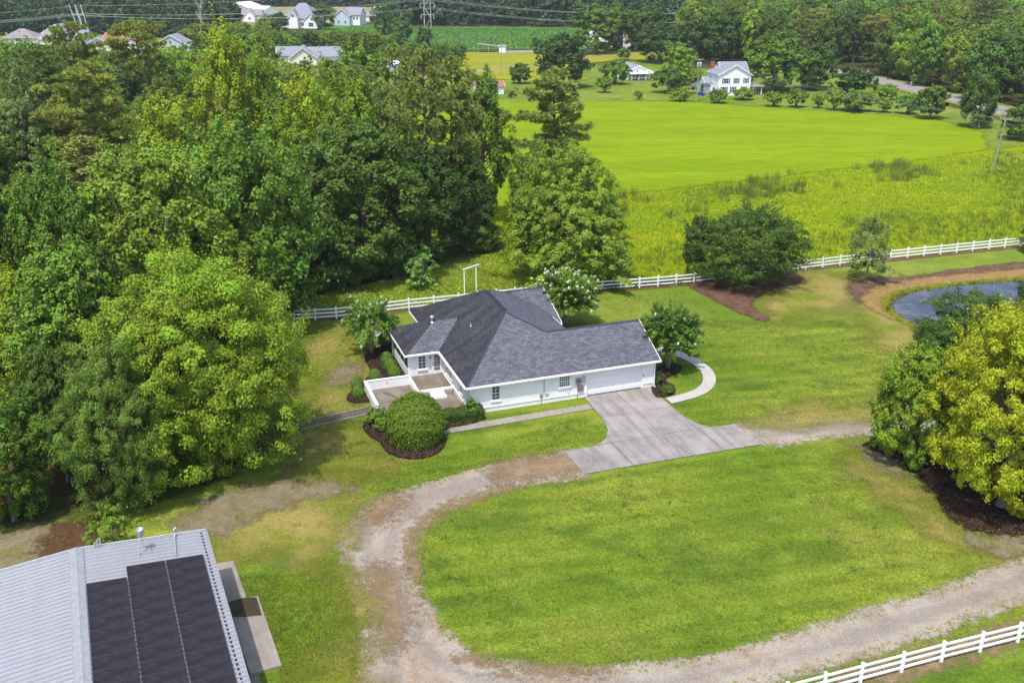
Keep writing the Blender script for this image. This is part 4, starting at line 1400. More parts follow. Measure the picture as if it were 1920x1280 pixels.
def fdoor(root, face, a, z, w=1.0, h=2.1, at=0.0, mat=M_BLUED):
    if face == 's': q = MB().box(a - w / 2, a + w / 2, at - 0.05, at - 0.003, z, z + h)
    elif face == 'w': q = MB().box(at - 0.05, at - 0.003, a - w / 2, a + w / 2, z, z + h)
    else: q = MB().box(at + 0.003, at + 0.05, a - w / 2, a + w / 2, z, z + h)
    return q.build('door', mat, root)


# two storey white house
g = G(1345, 180)
th = empty('farmhouse', (g[0], g[1], 0), R(8), 'two-storey white house with grey roof and navy shutters beyond the field', 'house')
block(th, 0, 9.4, 0, 9.0, 5.6, 2.6, 'y', M_SIDING, M_RGREY, 0.4)
block(th, 3.0, 10.4, 5.2, 12.0, 5.6, 2.6, 'x', M_SIDING, M_RGREY, 0.4)
block(th, -2.6, -0.02, 4.5, 9.0, 3.0, 1.3, 'x', M_SIDING, M_RGREY, 0.2)
for x, w in ((2.2, 1.4), (5.2, 0.9), (8.0, 0.8)): fwin(th, 's', x, 3.35, w, 1.35, 0, M_SHUT)
for x, w in ((1.8, 1.2), (4.4, 1.0), (7.6, 1.0)): fwin(th, 's', x, 0.9, w, 1.5, 0, M_SHUT)
fwin(th, 'w', 6.6, 3.4, 0.9, 1.4, 0); fwin(th, 'w', 2.4, 0.9, 0.7, 1.0, 0)
fdoor(th, 'w', 5.4, 0.2, 1.0, 2.1, -2.6)
MB().box(0.8, 1.8, 9.1, 10.0, 0, 8.4).build('chimney', M_BRICK, th)
pr = MB().box(9.6, 12.4, -1.5, 3.0, 0.001, 0.3).build('porch', M_TIMBER, th)
for x, y in ((9.8, -1.3), (12.2, -1.3), (12.2, 2.8)): MB().box(x - 0.09, x + 0.09, y - 0.09, y + 0.09, 0.3, 2.6).build('post', M_TRIM, pr)
MB().slab([(9.45, -1.8, 2.62), (12.8, -1.8, 2.62), (12.8, 3.2, 2.9), (9.45, 3.2, 2.9)], 0.15).build('roof', M_RGREY, pr)
pf = empty('picket_fence', (*G(1368, 179)[:2], 0), R(2), 'short white picket fence in front of the two-storey house', 'fence')
for k in range(26): MB().box(k * 0.22, k * 0.22 + 0.1, 0, 0.03, 0.05, 0.95).build('picket', M_VINYL, pf)
for z in (0.3, 0.75): MB().box(0, 5.7, 0.031, 0.07, z, z + 0.09).build('rail', M_VINYL, pf)
# open shelter with blue drums left of it
g = G(1318, 178)
sh = empty('open_shelter', (g[0], g[1], 0), R(8), 'small open shelter with a dark domed roof left of the two-storey house', 'shelter')
q = MB()
for k in range(8):
    a0, a1 = math.pi * k / 8, math.pi * (k + 1) / 8
    q.slab([(-2.4 * math.cos(a0), 0, 2.1 + 0.8 * math.sin(a0)), (-2.4 * math.cos(a1), 0, 2.1 + 0.8 * math.sin(a1)), (-2.4 * math.cos(a1), 4.5, 2.1 + 0.8 * math.sin(a1)), (-2.4 * math.cos(a0), 4.5, 2.1 + 0.8 * math.sin(a0))], 0.06)
q.build('roof', simple('slate_canvas', (0.10, 0.13, 0.17, 1), 0.7), sh)
for x in (-2.3, 2.3):
    for y in (0.1, 4.4): MB().box(x - 0.06, x + 0.06, y - 0.06, y + 0.06, 0, 2.1).build('post', M_FLASH, sh)
M_BLUE = simple('blue_plastic', (0.02, 0.06, 0.2, 1), 0.45)
for k, (px, py) in enumerate(((1312, 179), (1318, 180), (1345, 181))):
    g = G(px, py)
    o = MB().tube([(0, 0, 0), (0, 0, 0.1), (0, 0, 0.85), (0, 0, 0.95)], [0.42, 0.48, 0.48, 0.4], 14).build('drum', [M_BLUE, M_BLUE, M_DARK][k], None, tuple(g))
    tag(o, ['blue drum at the left under the open shelter', 'blue drum at the right under the open shelter', 'dark drum standing by the left wall of the two-storey house'][k], 'drum')

# low white cottage with a porch
g = G(1180, 152)
ct = empty('cottage', (g[0], g[1], 0), R(14), 'low white cottage with grey gable roof and open front porch', 'house')
block(ct, 0, 7.0, 1.5, 15.0, 2.7, 1.7, 'y', M_SIDING, M_RGREY, 0.5)
MB().slab([(-0.4, -2.2, 2.35), (7.4, -2.2, 2.35), (7.4, 1.5, 3.0), (-0.4, 1.5, 3.0)], 0.14).build('porch_roof', M_RWHITE, ct)
pf_ = MB().box(-0.1, 7.1, -2.0, 1.49, 0.001, 0.35).build('porch_floor', M_TIMBER, ct)
for x in (0.05, 2.4, 4.7, 6.95): MB().box(x - 0.08, x + 0.08, -1.95, -1.8, 0.35, 2.3).build('post', M_TRIM, ct)
for k in range(3):
    x0 = (0.14, 4.8, 2.5)[k]
    MB().box(x0, x0 + 2.05, -1.92, -1.86, 0.95, 1.03).build('railing', M_TRIM, ct)
fdoor(ct, 's', 3.5, 0.35, 1.0, 2.0, 1.5, M_DARK); fwin(ct, 's', 1.6, 1.1, 1.0, 1.2, 1.5); fwin(ct, 's', 5.6, 1.1, 1.0, 1.2, 1.5)
for y in (4, 8, 12): fwin(ct, 'w', y, 1.0, 0.9, 1.3, 0)

# white house with a red roof under the big trees
g = G(1100, 91)
rr = empty('red_roofed_house', (g[0], g[1], 0), R(4), 'white house with red roof showing beneath tall dark trees', 'house')
block(rr, 0, 9.0, 0, 12.0, 3.6, 2.8, 'y', M_SIDING, M_RWHITE, 0.4)
block(rr, 17, 31.0, 2.0, 12.0, 3.4, 3.0, 'x', M_SIDING, M_RRED, 0.5)
block(rr, 19.5, 24.5, -2.0, 2.0, 3.0, 2.4, 'y', M_SIDING, M_RRED, 0.4)
fdoor(rr, 's', 22, 0.2, 1.6, 2.2, -2.0, M_DARK)
for x in (2.5, 6.5): fwin(rr, 's', x, 1.1, 1.0, 1.6, 0)
for x in (27, 29.5): fwin(rr, 's', x, 1.1, 1.1, 1.5, 2.0)
MB().box(26.5, 27.3, 7.0, 7.8, 3.5, 8.2).build('chimney', M_BRICK, rr)


def car(loc, rz, body, label, group=None):
    """small parked car: body with cabin, glass, four wheels with rims, lights"""
    root = empty('parked_car', loc, rz, label, 'car', group)
    prof = [(-2.15, 0.35), (-2.2, 0.7), (-2.1, 0.95), (-1.55, 1.02), (-0.95, 1.45), (0.55, 1.45), (1.15, 1.0), (2.0, 0.86), (2.2, 0.6), (2.15, 0.35)]
    q = MB()
    n = len(prof)
    wid = lambda z: 0.88 if z < 1.05 else 0.68
    vs = [(x, s * wid(z), z) for s in (-1, 1) for x, z in prof]
    q.add(vs, [(i, i + 1, n + i + 1, n + i) for i in range(n - 1)] + [(0, n, 2 * n - 1, n - 1)] + [tuple(range(n - 1, -1, -1)), tuple(range(n, 2 * n))])
    q.build('body', body, root)
    for s in (-1, 1):
        MB().add([(-1.35, s * 0.865, 1.06), (0.95, s * 0.865, 1.06), (0.5, s * 0.7, 1.4), (-0.92, s * 0.7, 1.4)], [(0, 1, 2, 3)]).build('side_window', M_GLASS, root)
    MB().add([(0.60, -0.64, 1.43), (0.60, 0.64, 1.43), (1.14, 0.8, 1.04), (1.14, -0.8, 1.04)], [(0, 1, 2, 3)]).build('windscreen', M_GLASS, root)
    for x in (-1.35, 1.35):
        for s in (-0.9, 0.72):
            w = MB().tube([(x, s, 0.33), (x, s + 0.18, 0.33)], 0.33, 14).build('wheel', M_DARK, root)
            MB().tube([(x, s - 0.005, 0.33), (x, s + 0.185, 0.33)], 0.19, 10).build('rim', M_FLASH, w)
    for s in (-0.65, 0.65): MB().box(2.12, 2.215, s - 0.15, s + 0.15, 0.62, 0.75).build('headlight', M_TRIM, root)
    return root


M_CARW = simple('white_car_paint', (0.75, 0.75, 0.76, 1), 0.3, 0.5, 0, 0.02)
M_CARB = simple('dark_car_paint', (0.03, 0.035, 0.04, 1), 0.3, 0.5, 0, 0.02)
car((*G(1145, 90)[:2], 0), R(20), M_CARW, 'small white car parked under the dark trees by the red-roofed house')
car((*G(1187, 92)[:2], 0), R(190), M_CARB, 'dark car parked in front of the red-roofed house')

# white chapel at the top edge
g = G(1095, 32)
cp = empty('chapel', (g[0], g[1], 0), R(-6), 'white chapel with a square steeple at the top edge behind trees', 'chapel')
block(cp, 0, 10, 0, 22, 6.5, 3.6, 'y', M_SIDING, M_RWHITE, 0.5)
MB().box(2.9, 7.1, -1.4, 2.6, 0, 15.0).build('steeple', M_SIDING, cp)
MB().add([(2.7, -1.6, 15.0), (7.3, -1.6, 15.0), (7.3, 2.8, 15.0), (2.7, 2.8, 15.0), (5, 0.6, 20.0)], [(0, 1, 4), (1, 2, 4), (2, 3, 4), (3, 0, 4)]).build('spire', M_RWHITE, cp)
fwin(cp, 's', 5, 10.5, 1.6, 2.6, -1.4)

# houses of the estate at the upper left
def estate(px, py, rz, blocks, label, wins=(), name='estate_house', z=0):
    g = G(px, py)
    h = empty(name, (g[0], g[1], 0), R(rz), label, 'house', 'houses of the far estate')
    for bl_ in blocks: block(h, *bl_[0], **bl_[1])
    for w in wins: fwin(h, *w[0], **w[1])
    return h


K = dict
estate(70, 103, 6, [((0, 14, 0, 12, 6.2, 3.2), K(axis='x', wall=M_CREAM, roofm=M_RBROWN, hip=True)), ((2, 8, -3, 0, 5.4, 2.4), K(axis='y', wall=M_CREAM, roofm=M_RBROWN))],
       'two-storey house with taupe hip roof at the far upper left', [(('s', 5, 3.2, 1.4, 1.6, -3.0), {}), (('s', 11, 3.4, 1.2, 1.6, 0), {}), (('s', 11, 0.9, 1.2, 1.6, 0), {})])
estate(8, 99, 4, [((0, 13, 0, 11, 5.6, 3.2), K(axis='x', wall=M_CREAM, roofm=M_RBROWN, hip=True))], 'house with long taupe hip roof, leftmost in the far estate', [(('s', 4, 3.0, 1.2, 1.5, 0), {}), (('s', 9, 3.0, 1.2, 1.5, 0), {})])
estate(83, 90, 3, [((0, 12, 0, 11, 6.0, 3.4), K(axis='y', wall=M_SIDING, roofm=M_RGREY))], 'white gabled house rising behind the grey roofs of the far estate', [(('s', 6, 6.4, 1.2, 1.4, 0), {})])
estate(84, 108, 5, [((0, 16, 0, 10, 6.6, 3.0), K(axis='x', wall=M_CREAM, roofm=M_RGREY)), ((4, 10, -5, 0, 4.6, 2.4), K(axis='y', wall=M_SIDING, roofm=M_RGREY))], 'cream house with long grey roof and small front gables in the far estate',
       [(('s', 5.8, 1.0, 1.0, 1.5, -5.0), {}), (('s', 8.2, 1.0, 1.0, 1.5, -5.0), {}), (('s', 13, 3.6, 1.2, 1.5, 0), {})])
estate(160, 113, 7, [((0, 11, 0, 12, 5.2, 2.8), K(axis='y', wall=M_SIDING, roofm=M_RGREY)), ((11.02, 17, 2, 10, 5.0, 2.4), K(axis='x', wall=M_SIDING, roofm=M_RGREY))], 'white two-storey house partly hidden behind a flat-topped pine',
       [(('s', 3, 3.2, 1.0, 1.4, 0), {}), (('s', 7.5, 3.2, 1.0, 1.4, 0), {}), (('s', 3, 0.9, 1.0, 1.4, 0), {})])
estate(198, 112, 3, [((0, 15, 0, 11, 6.4, 3.0), K(axis='x', wall=M_CREAM, roofm=M_RRED)), ((7, 14, -6, 0, 5.8, 3.2), K(axis='y', wall=M_SIDING, roofm=M_RRED))], 'house with a dusty red roof in the far estate',
       [(('s', 10.5, 3.2, 1.6, 1.5, -6.0), {}), (('s', 3, 3.4, 1.1, 1.5, 0), {})])
estate(290, 117, 5, [((0, 13, 0, 11, 5.8, 3.6), K(axis='y', wall=M_BLUEW, roofm=M_RGREY))], 'pale blue gabled house at the right end of the far estate',
       [(('s', 4, 3.4, 1.1, 1.5, 0), {}), (('s', 9, 3.4, 1.1, 1.5, 0), {}), (('s', 6.5, 6.4, 1.1, 1.3, 0), {})])
# white house in the trees at x = 570
g = G(520, 141)
wh = empty('white_bungalow', (g[0], g[1], 0), R(10), 'white gabled house with blue-grey roof standing among trees', 'house')
block(wh, 0, 9, 8, 18, 5.4, 2.4, 'x', M_SIDING, M_RGREY, 0.5)
block(wh, 4.5, 13.0, 0, 12, 5.4, 3.0, 'y', M_CREAM, M_RGREY, 0.5)
block(wh, 11, 22, 6, 14, 5.2, 2.6, 'x', M_SIDING, M_RGREY, 0.5)
for x in (7.2, 10.4): fwin(wh, 's', x, 1.1, 1.0, 1.6, 0)
for x in (16, 19.5): fwin(wh, 's', x, 2.6, 1.0, 1.5, 6)
g = G(647, 140)
lt = empty('white_shed', (g[0], g[1], 0), R(-30), 'narrow white shed among the yellow-green trees', 'shed')
block(lt, 0, 3.0, 0, 6, 3.4, 1.2, 'y', M_SIDING, M_RWHITE, 0.2)
g = G(706, 140)
lt = empty('white_shed', (g[0], g[1], 0), R(-28), 'low white shed with pale roof behind the tall pines', 'shed')
block(lt, 0, 4.0, 0, 9, 2.6, 1.2, 'y', M_SIDING, M_RWHITE, 0.2)
fdoor(lt, 's', 2.0, 0.1, 1.2, 2.0, 0, M_DARK)
# brick outbuilding glimpsed between the pines
g = G(893, 178)
bb = empty('brick_outbuilding', (g[0], g[1], 0), R(12), 'low building with brick-red roof glimpsed between the tall pines', 'outbuilding')
block(bb, 0, 8, 0, 5, 2.0, 1.2, 'x', M_SIDING, M_RRED, 0.3)
fdoor(bb, 's', 2.5, 0.05, 1.1, 1.8, 0, M_DARK)
# farther farm buildings in the stubble fields
g = G(533, 53)
f1 = empty('large_farmhouse', (g[0], g[1], 0), R(-8), 'large pale house with steep dark blue roof and dormers by the stubble field', 'house')
block(f1, 0, 18, 0, 14, 5.5, 7.0, 'x', M_SIDING, M_RGREY, 0.6, hip=True)
block(f1, 4, 9, -3, 2, 5.5, 4.2, 'y', M_SIDING, M_RGREY, 0.4); block(f1, 12, 20, -2, 3, 4.0, 3.6, 'y', M_SIDING, M_RGREY, 0.4)
for x in (6.5,): fwin(f1, 's', x, 5.8, 1.4, 1.6, -3)
for x in (2, 10.5): fwin(f1, 's', x, 1.2, 1.6, 2.0, 0)
fwin(f1, 's', 16, 1.0, 2.6, 2.0, -2)
g = G(628, 48)
f2 = empty('blue_farmhouse', (g[0], g[1], 0), R(-14), 'pale blue gabled house right of the dark-roofed farmhouse', 'house')
block(f2, 0, 9, 0, 10, 5.2, 3.6, 'y', M_BLUEW, M_RGREY, 0.5); block(f2, 5, 14, 3, 12, 5.8, 3.4, 'x', M_SIDING, M_RGREY, 0.5)
for x in (2.5, 6.5): fwin(f2, 's', x, 1.0, 1.2, 1.8, 0)
for x in (10.5, 12.5): fwin(f2, 's', x, 3.0, 1.2, 1.6, 3)
g = G(676, 40)
f3 = empty('grey_barn', (g[0], g[1], 0), R(-5), 'low grey-roofed barn at the edge of the green crop field', 'barn')
block(f3, 0, 14, 0, 9, 3.0, 2.2, 'x', M_CREAM, M_RBROWN, 0.4); fdoor(f3, 's', 7, 0.1, 3.0, 2.6, 0, M_DARK)
g = G(702, 37)
f4 = empty('white_barn', (g[0], g[1], 0), R(-5), 'white barn behind the tall dark tree at the crop field', 'barn')
block(f4, 0, 15, 0, 10, 5.2, 2.4, 'x', M_SIDING, M_RWHITE, 0.4); fdoor(f4, 's', 5, 0.1, 3.0, 3.4, 0, M_DARK)
g = G(418, 27)
f5 = empty('open_barn', (g[0], g[1], 0), R(-24), 'large open-sided barn with white metal roof at the top edge', 'barn')
block(f5, 0, 22, 0, 16, 4.5, 3.2, 'y', M_CREAM, M_RWHITE, 0.8)
block(f5, 22.1, 34, 2, 13, 3.6, 1.8, 'x', M_SIDING, M_RWHITE, 0.5)
for x in (4, 11, 18): fdoor(f5, 's', x, 0.1, 5.0, 3.6, 0, M_DARK)
fdoor(f5, 's', 28, 0.1, 3.5, 3.0, 2, M_DARK)
g = G(428, 40)
f6 = empty('taupe_house', (g[0], g[1], 0), R(-6), 'house with taupe roof and white gable below the open white barn', 'house')
block(f6, 0, 20, 0, 10, 3.6, 3.0, 'x', M_CREAM, M_RBROWN, 0.5); block(f6, 12, 18, -4, 1, 3.4, 3.0, 'y', M_SIDING, M_RBROWN, 0.4)
fwin(f6, 's', 15, 1.0, 1.4, 1.6, -4); fwin(f6, 's', 5, 1.0, 1.4, 1.6, 0)

# ================================================================== POLES, PYLONS AND WIRES
M_POLE = simple('weathered_pole', (0.26, 0.23, 0.19, 1), 0.9, 0.1, 0, 0.2, 1)
M_STEELP = simple('galvanised_steel', (0.46, 0.47, 0.46, 1), 0.5, 0.4, 0.3)
M_INS = simple('porcelain', (0.6, 0.6, 0.58, 1), 0.3, 0.5)
M_WIRE = simple('bare_wire', (0.24, 0.25, 0.26, 1), 0.5, 0.4, 0.3)


def pole(px, py, top_y, label, arm=1.2, rz=0.0, trafo=False, lean=(0, 0), r=0.16, arm_drop=0.35):
    g = G(px, py)
    h = height_for(g, top_y)
    root = empty('utility_pole', (g[0], g[1], 0), rz, label, 'utility pole')
    top = Vector((lean[0], lean[1], h))
    MB().tube([(0, 0, 0), top * 0.5, top], [r * 1.15, r, r * 0.75], 10).build('pole', M_POLE, root)
    if arm:
        ca = MB().box(-arm, arm, -0.06, 0.06, -0.06, 0.06).build('crossarm', M_POLE, root, tuple(top - Vector((0, 0, arm_drop))))
        for x in (-arm + 0.1, -arm * 0.4, arm * 0.4, arm - 0.1):
            MB().tube([(x, 0, 0.061), (x, 0, 0.2), (x, 0, 0.28)], [0.05, 0.075, 0.03], 8).build('insulator', M_INS, ca)
    if trafo:
        for k in (-1, 1):
            tr = MB().tube([(0.42 * k, -0.1, h - 2.1), (0.42 * k, -0.1, h - 1.15), (0.42 * k, -0.1, h - 1.0)], [0.26, 0.26, 0.16], 12).build('transformer', M_FLASH, root)
    return root, Vector((g[0], g[1], 0)) + top


def height_for(g, top_y):
    """how high a thing standing at g is when its top shows at row top_y"""
    lo, hi = 0.0, 80.0
    for _ in range(50):
        mid = (lo + hi) / 2
        if PX((g[0], g[1], mid))[1] > top_y: lo = mid
        else: hi = mid
    return lo


p1, t1 = pole(1306, 192, 110, 'utility pole with grey transformers left of the two-storey house', 1.1, R(20), True)
p2, t2 = pole(1862, 318, 222, 'leaning utility pole at the right edge of the green field', 0.9, R(-30), False, (0.5, 0.6), 0.15, 0.25)
p3, t3 = pole(1211, 112, 86, 'thin utility pole in front of the red-roofed house', 0.0)
p4, t4 = pole(940, 131, 81, 'slim utility pole beside the pale farm track', 0.0, r=0.12)
p5, t5 = pole(753, 62, 22, 'utility pole with two crossarms left of the steel pylon', 2.2, 0.0, False, (0, 0), 0.25, 0.6)
p6, t6 = pole(867, 76, 50, 'utility pole with a crossarm standing in the crop field', 2.6, R(6), False, (0, 0), 0.16, 0.3)
p7, t7 = pole(1256, 140, 95, 'utility pole rising from the trees right of the cottage', 0.0)


def wire(a, b, sag, label, r=0.04, n=14, group='overhead wires'):
    a, b = Vector(a), Vector(b)
    pts = [a.lerp(b, k / n) - Vector((0, 0, sag * 4 * (k / n) * (1 - k / n))) for k in range(n + 1)]
    mid = pts[0]
    o = MB().tube([p_ - mid for p_ in pts], r, 4, cap=False).build('overhead_wire', M_WIRE, None, tuple(mid))
    tag(o, label, 'wire', group)
    return o


for k, (dx, dz) in enumerate(((-0.8, -0.2), (0.8, -0.2), (0, -1.6))):
    wire(t1 + Vector((dx, 0, dz)), t2 + Vector((dx * 0.8, 0, dz * 0.6 - 0.1)), 1.2, 'thin wire from transformer pole to the leaning field pole, %s of three' % ('left upper', 'right upper', 'lowest')[k], 0.02)
    wire(t2 + Vector((dx * 0.8, 0, dz * 0.6 - 0.1)), t2 + Vector((42 + dx, -6, -1.5 + dz)), 0.8, 'thin wire running off right from the leaning pole, %s of the three' % ('left upper', 'right upper', 'lowest')[k], 0.02)
for k, (dx, dz) in enumerate(((-0.8, -0.2), (0.8, -0.2))):
    wire(t1 + Vector((dx, 0, dz)), t7 + Vector((0, 0, -0.2 - 1.2 * k)), 0.7, 'thin wire between the transformer pole and the pole right of the cottage, %s one' % ('upper', 'lower')[k], 0.02)
wire(t1 + Vector((0, 0, -1.6)), Vector((*G(1360, 170)[:2], 5.6)), 0.4, 'service wire from the transformer pole to the two-storey house', 0.03)

# steel pylon
g = G(803, 77)
py = empty('steel_pylon', (g[0], g[1], 0), R(2), 'tall galvanised steel pylon rising above the green crop field', 'pylon')
PH = 30.0
legs = {}
for s in (-1, 1):
    for d in (-1, 1):
        MB().bar((s * 1.65, d * 1.0, 0), (s * 1.25, d * 0.7, PH), 0.22, 0.22).build('leg', M_STEELP, py)
for k in range(6):
    z0, z1 = k * 5.0, (k + 1) * 5.0
    s = 1 if k % 2 else -1
    for d in (-1, 1):
        MB().bar((-s * 1.5, d * 0.85, z0), (s * 1.45, d * 0.85, z1), 0.16, 0.16).build('brace', M_STEELP, py)
    for s2 in (-1, 1):
        MB().bar((s2 * 1.45, -0.85, z0), (s2 * 1.45, 0.85, z1), 0.12, 0.12).build('brace', M_STEELP, py)
arms = ((11.5, 2.9), (16.5, 3.2), (20.3, 3.4), (25.5, 3.0))
tips = []
for z, w in arms:
    ar = MB().bar((-w, 0, z), (w, 0, z), 0.26, 0.26).build('crossarm', M_STEELP, py)
    for s in (-1, 1):
        MB().tube([(s * w, 0, z - 0.14), (s * w, 0, z - 2.0)], 0.13, 6).build('insulator', M_INS, ar)
        tips.append(Vector((g[0] + s * w, g[1], z - 2.0)))
# wooden H-frame with bowed legs at upper left
g2 = G(152, 84)
hf = empty('wooden_pylon', (g2[0], g2[1], 0), R(-4), 'twin-pole grey pylon with bent tops above the far estate', 'pylon')
h2 = height_for(g2, 9)
for s in (-1, 1):
    for d in (0, 1):
        x = s * 1.3 + d * 1.6
        MB().tube([(x + 0.9, d * 1.2, 0), (x + 0.6, d * 1.2, h2 * 0.4), (x + 0.2, d * 1.2, h2 * 0.62), (x - 0.5, d * 1.2, h2 * 0.8), (x - 1.3 + 0.4 * d, d * 1.2, h2)], [0.3, 0.28, 0.26, 0.24, 0.2], 8).build('leg', M_STEELP, hf)
MB().bar((-2.0, 0, h2 * 0.75), (3.2, 0, h2 * 0.75), 0.3, 0.3).build('crossarm', M_STEELP, hf)
base2 = Vector((g2[0], g2[1], 0))
for k, (z, zl) in enumerate(((0.74, 'lowest'), (0.78, 'middle'), (0.98, 'top'))):
    for s in ((-1, 1) if k < 2 else (1,)):
        pa = base2 + Vector((s * 1.8 + 0.4, 0, h2 * z))
        pb = Vector((g[0] + s * 3.0, g[1], (14.5, 18.3, 26.0)[k]))
        side = 'near' if s > 0 else 'far'
        wire(pa, pb, 3.0, 'high-voltage wire strung between the two pylons, %s pair, %s strand' % (zl, side), 0.04, 20)
        wire(pb, pb + Vector((190, -18, 0)), 6.0, 'high-voltage wire running right off the steel pylon, %s pair, %s strand' % (zl, side), 0.04, 20)
        wire(pa, pa + Vector((-90, -12, -4.0)), 1.5, 'high-voltage wire running left off the frame, %s pair, %s strand' % (zl, side), 0.04, 14)

# brown rail fences across the road, marker posts
M_BROWN = simple('brown_fence_timber', (0.05, 0.035, 0.025, 1), 0.9, 0.1)
for (pa, pb), lab in (((( 1637, 141), (1663, 144)), 'short dark brown rail fence left of the gap across the road'), (((1664, 150), (1680, 143)), 'short dark brown rail fence slanting right of the gap across the road')):
    a, b_ = np.array(G(*pa)[:2]), np.array(G(*pb)[:2])
    fo = empty('board_fence', (a[0], a[1], 0), 0, lab, 'fence', 'brown fences across the road')
    n_ = max(2, round(np.linalg.norm(b_ - a) / 2.4))
    for k in range(n_ + 1):
        p_ = (b_ - a) * k / n_
        MB().box(-0.09, 0.09, -0.09, 0.09, 0, 1.5).build('post', M_BROWN, fo, (p_[0], p_[1], 0))
        if k < n_:
            q_ = (b_ - a) * (k + 1) / n_
            for z in (0.4, 0.8, 1.2): MB().bar((p_[0], p_[1], z), (q_[0], q_[1], z), 0.05, 0.16).build('rail', M_BROWN, fo)
for k, (px, py_) in enumerate(((1708, 161), (1627, 139), (1835, 240))):
    gg = G(px, py_)
    o = MB().box(-0.16, 0.16, -0.16, 0.16, 0, 1.1).add([(-0.16, -0.16, 1.1), (0.16, -0.16, 1.1), (0.16, 0.16, 1.1), (-0.16, 0.16, 1.1), (0, 0, 1.25)], [(0, 1, 4), (1, 2, 4), (2, 3, 4), (3, 0, 4)]).build('marker_post', M_VINYL, None, tuple(gg))
    tag(o, ['white marker post on the bare verge across the road', 'white marker post left of the brown fence across the road', 'white marker post under the round dark tree near the leaning pole'][k], 'post')
# pale utility cabinet in the field by the pole
gg = G(936, 99)
tk = empty('pump_shed', (gg[0], gg[1], 0), 0, 'tiny white shed with a grey roof at the far edge of the dry pasture', 'shed')
block(tk, 0, 2.6, 0, 2.6, 2.2, 0.6, 'x', M_SIDING, M_RBROWN, 0.15)
MB().slab([(-9, 0.2, 3.4), (-0.2, 0.2, 2.4), (-0.2, 4.5, 2.4), (-9, 4.5, 3.4)], 0.1).build('canopy', M_RGREY, tk)
for x in (-8.5, -4.5): MB().box(x, x + 0.15, 0.4, 0.55, 0, 3.0).build('post', M_FLASH, tk)

# ================================================================== VEGETATION
def leaf_material(name, trans=0.3, rough=0.55):
    m, t, b = new_mat(name)
    nt = m.node_tree
    oi = t.n('ShaderNodeObjectInfo')
    lv = t.attr('lv')
    hsv = t.n('ShaderNodeHueSaturation')
    t.l(oi.outputs['Color'], hsv.inputs['Color'])
    t.l(t.rng(lv, 0, 1, 0.475, 0.525, False), hsv.inputs['Hue'])
    t.l(t.rng(lv, 0, 1, 0.55, 1.5, False), hsv.inputs['Value'])
    setc(t, b, hsv.outputs[0], rough, 0.25)
    tr = t.n('ShaderNodeBsdfTranslucent')
    t.l(hsv.outputs[0], tr.inputs['Color'])
    mx = t.n('ShaderNodeMixShader')
    mx.inputs[0].default_value = trans
    t.l(b.outputs[0], mx.inputs[1])
    t.l(tr.outputs[0], mx.inputs[2])
    t.l(mx.outputs[0], nt.nodes['Material Output'].inputs['Surface'])
    return m


M_LEAF = leaf_material('leaves')
M_NEEDLE = leaf_material('pine_needles', 0.25, 0.6)


def bark_mat(name, c1, c2, sc=6):
    m, t, b = new_mat(name)
    n = t.noise(t.mapped(t.obj(), (3, 3, 0.6)), sc, 4, 0.7)
    setc(t, b, t.mix(t.rng(n, 0.35, 0.65), c1, c2), 0.9, 0.15, 0, t.bump(n, 0.6, 0.04))
    return m


M_BARK = bark_mat('grey_bark', (0.11, 0.09, 0.07, 1), (0.2, 0.17, 0.14, 1))
M_PBARK = bark_mat('pine_bark', (0.10, 0.07, 0.05, 1), (0.19, 0.13, 0.09, 1))
M_MYRT = bark_mat('myrtle_bark', (0.34, 0.24, 0.16, 1), (0.45, 0.34, 0.24, 1))
M_PALE = bark_mat('bleached_wood', (0.32, 0.29, 0.26, 1), (0.45, 0.42, 0.38, 1))


def unit(v):
    return v / np.maximum(np.linalg.norm(v, axis=-1, keepdims=True), 1e-9)


def leaf_quads(C, Nrm, size, rng, aspect=0.6):
    """diamond leaves at C facing Nrm"""
    n = len(C)
    r = rng.normal(size=(n, 3))
    a = unit(np.cross(Nrm, r))
    b = np.cross(Nrm, a)
    s = size * rng.uniform(0.7, 1.35, (n, 1))
    V = np.empty((n, 4, 3))
    V[:, 0] = C + a * s
    V[:, 1] = C + b * s * aspect
    V[:, 2] = C - a * s
    V[:, 3] = C - b * s * aspect
    return V


def leaves_mesh(name, V, lv, mat):
    n = len(V)
    me = raw_mesh(name, V.reshape(-1, 3), np.arange(n * 4).reshape(n, 4))
    me.materials.append(mat)
    add_attr(me, 'lv', np.repeat(lv, 4))
    return me


def sphere_dirs(n, rng):
    d = rng.normal(size=(n, 3))
    return unit(d)


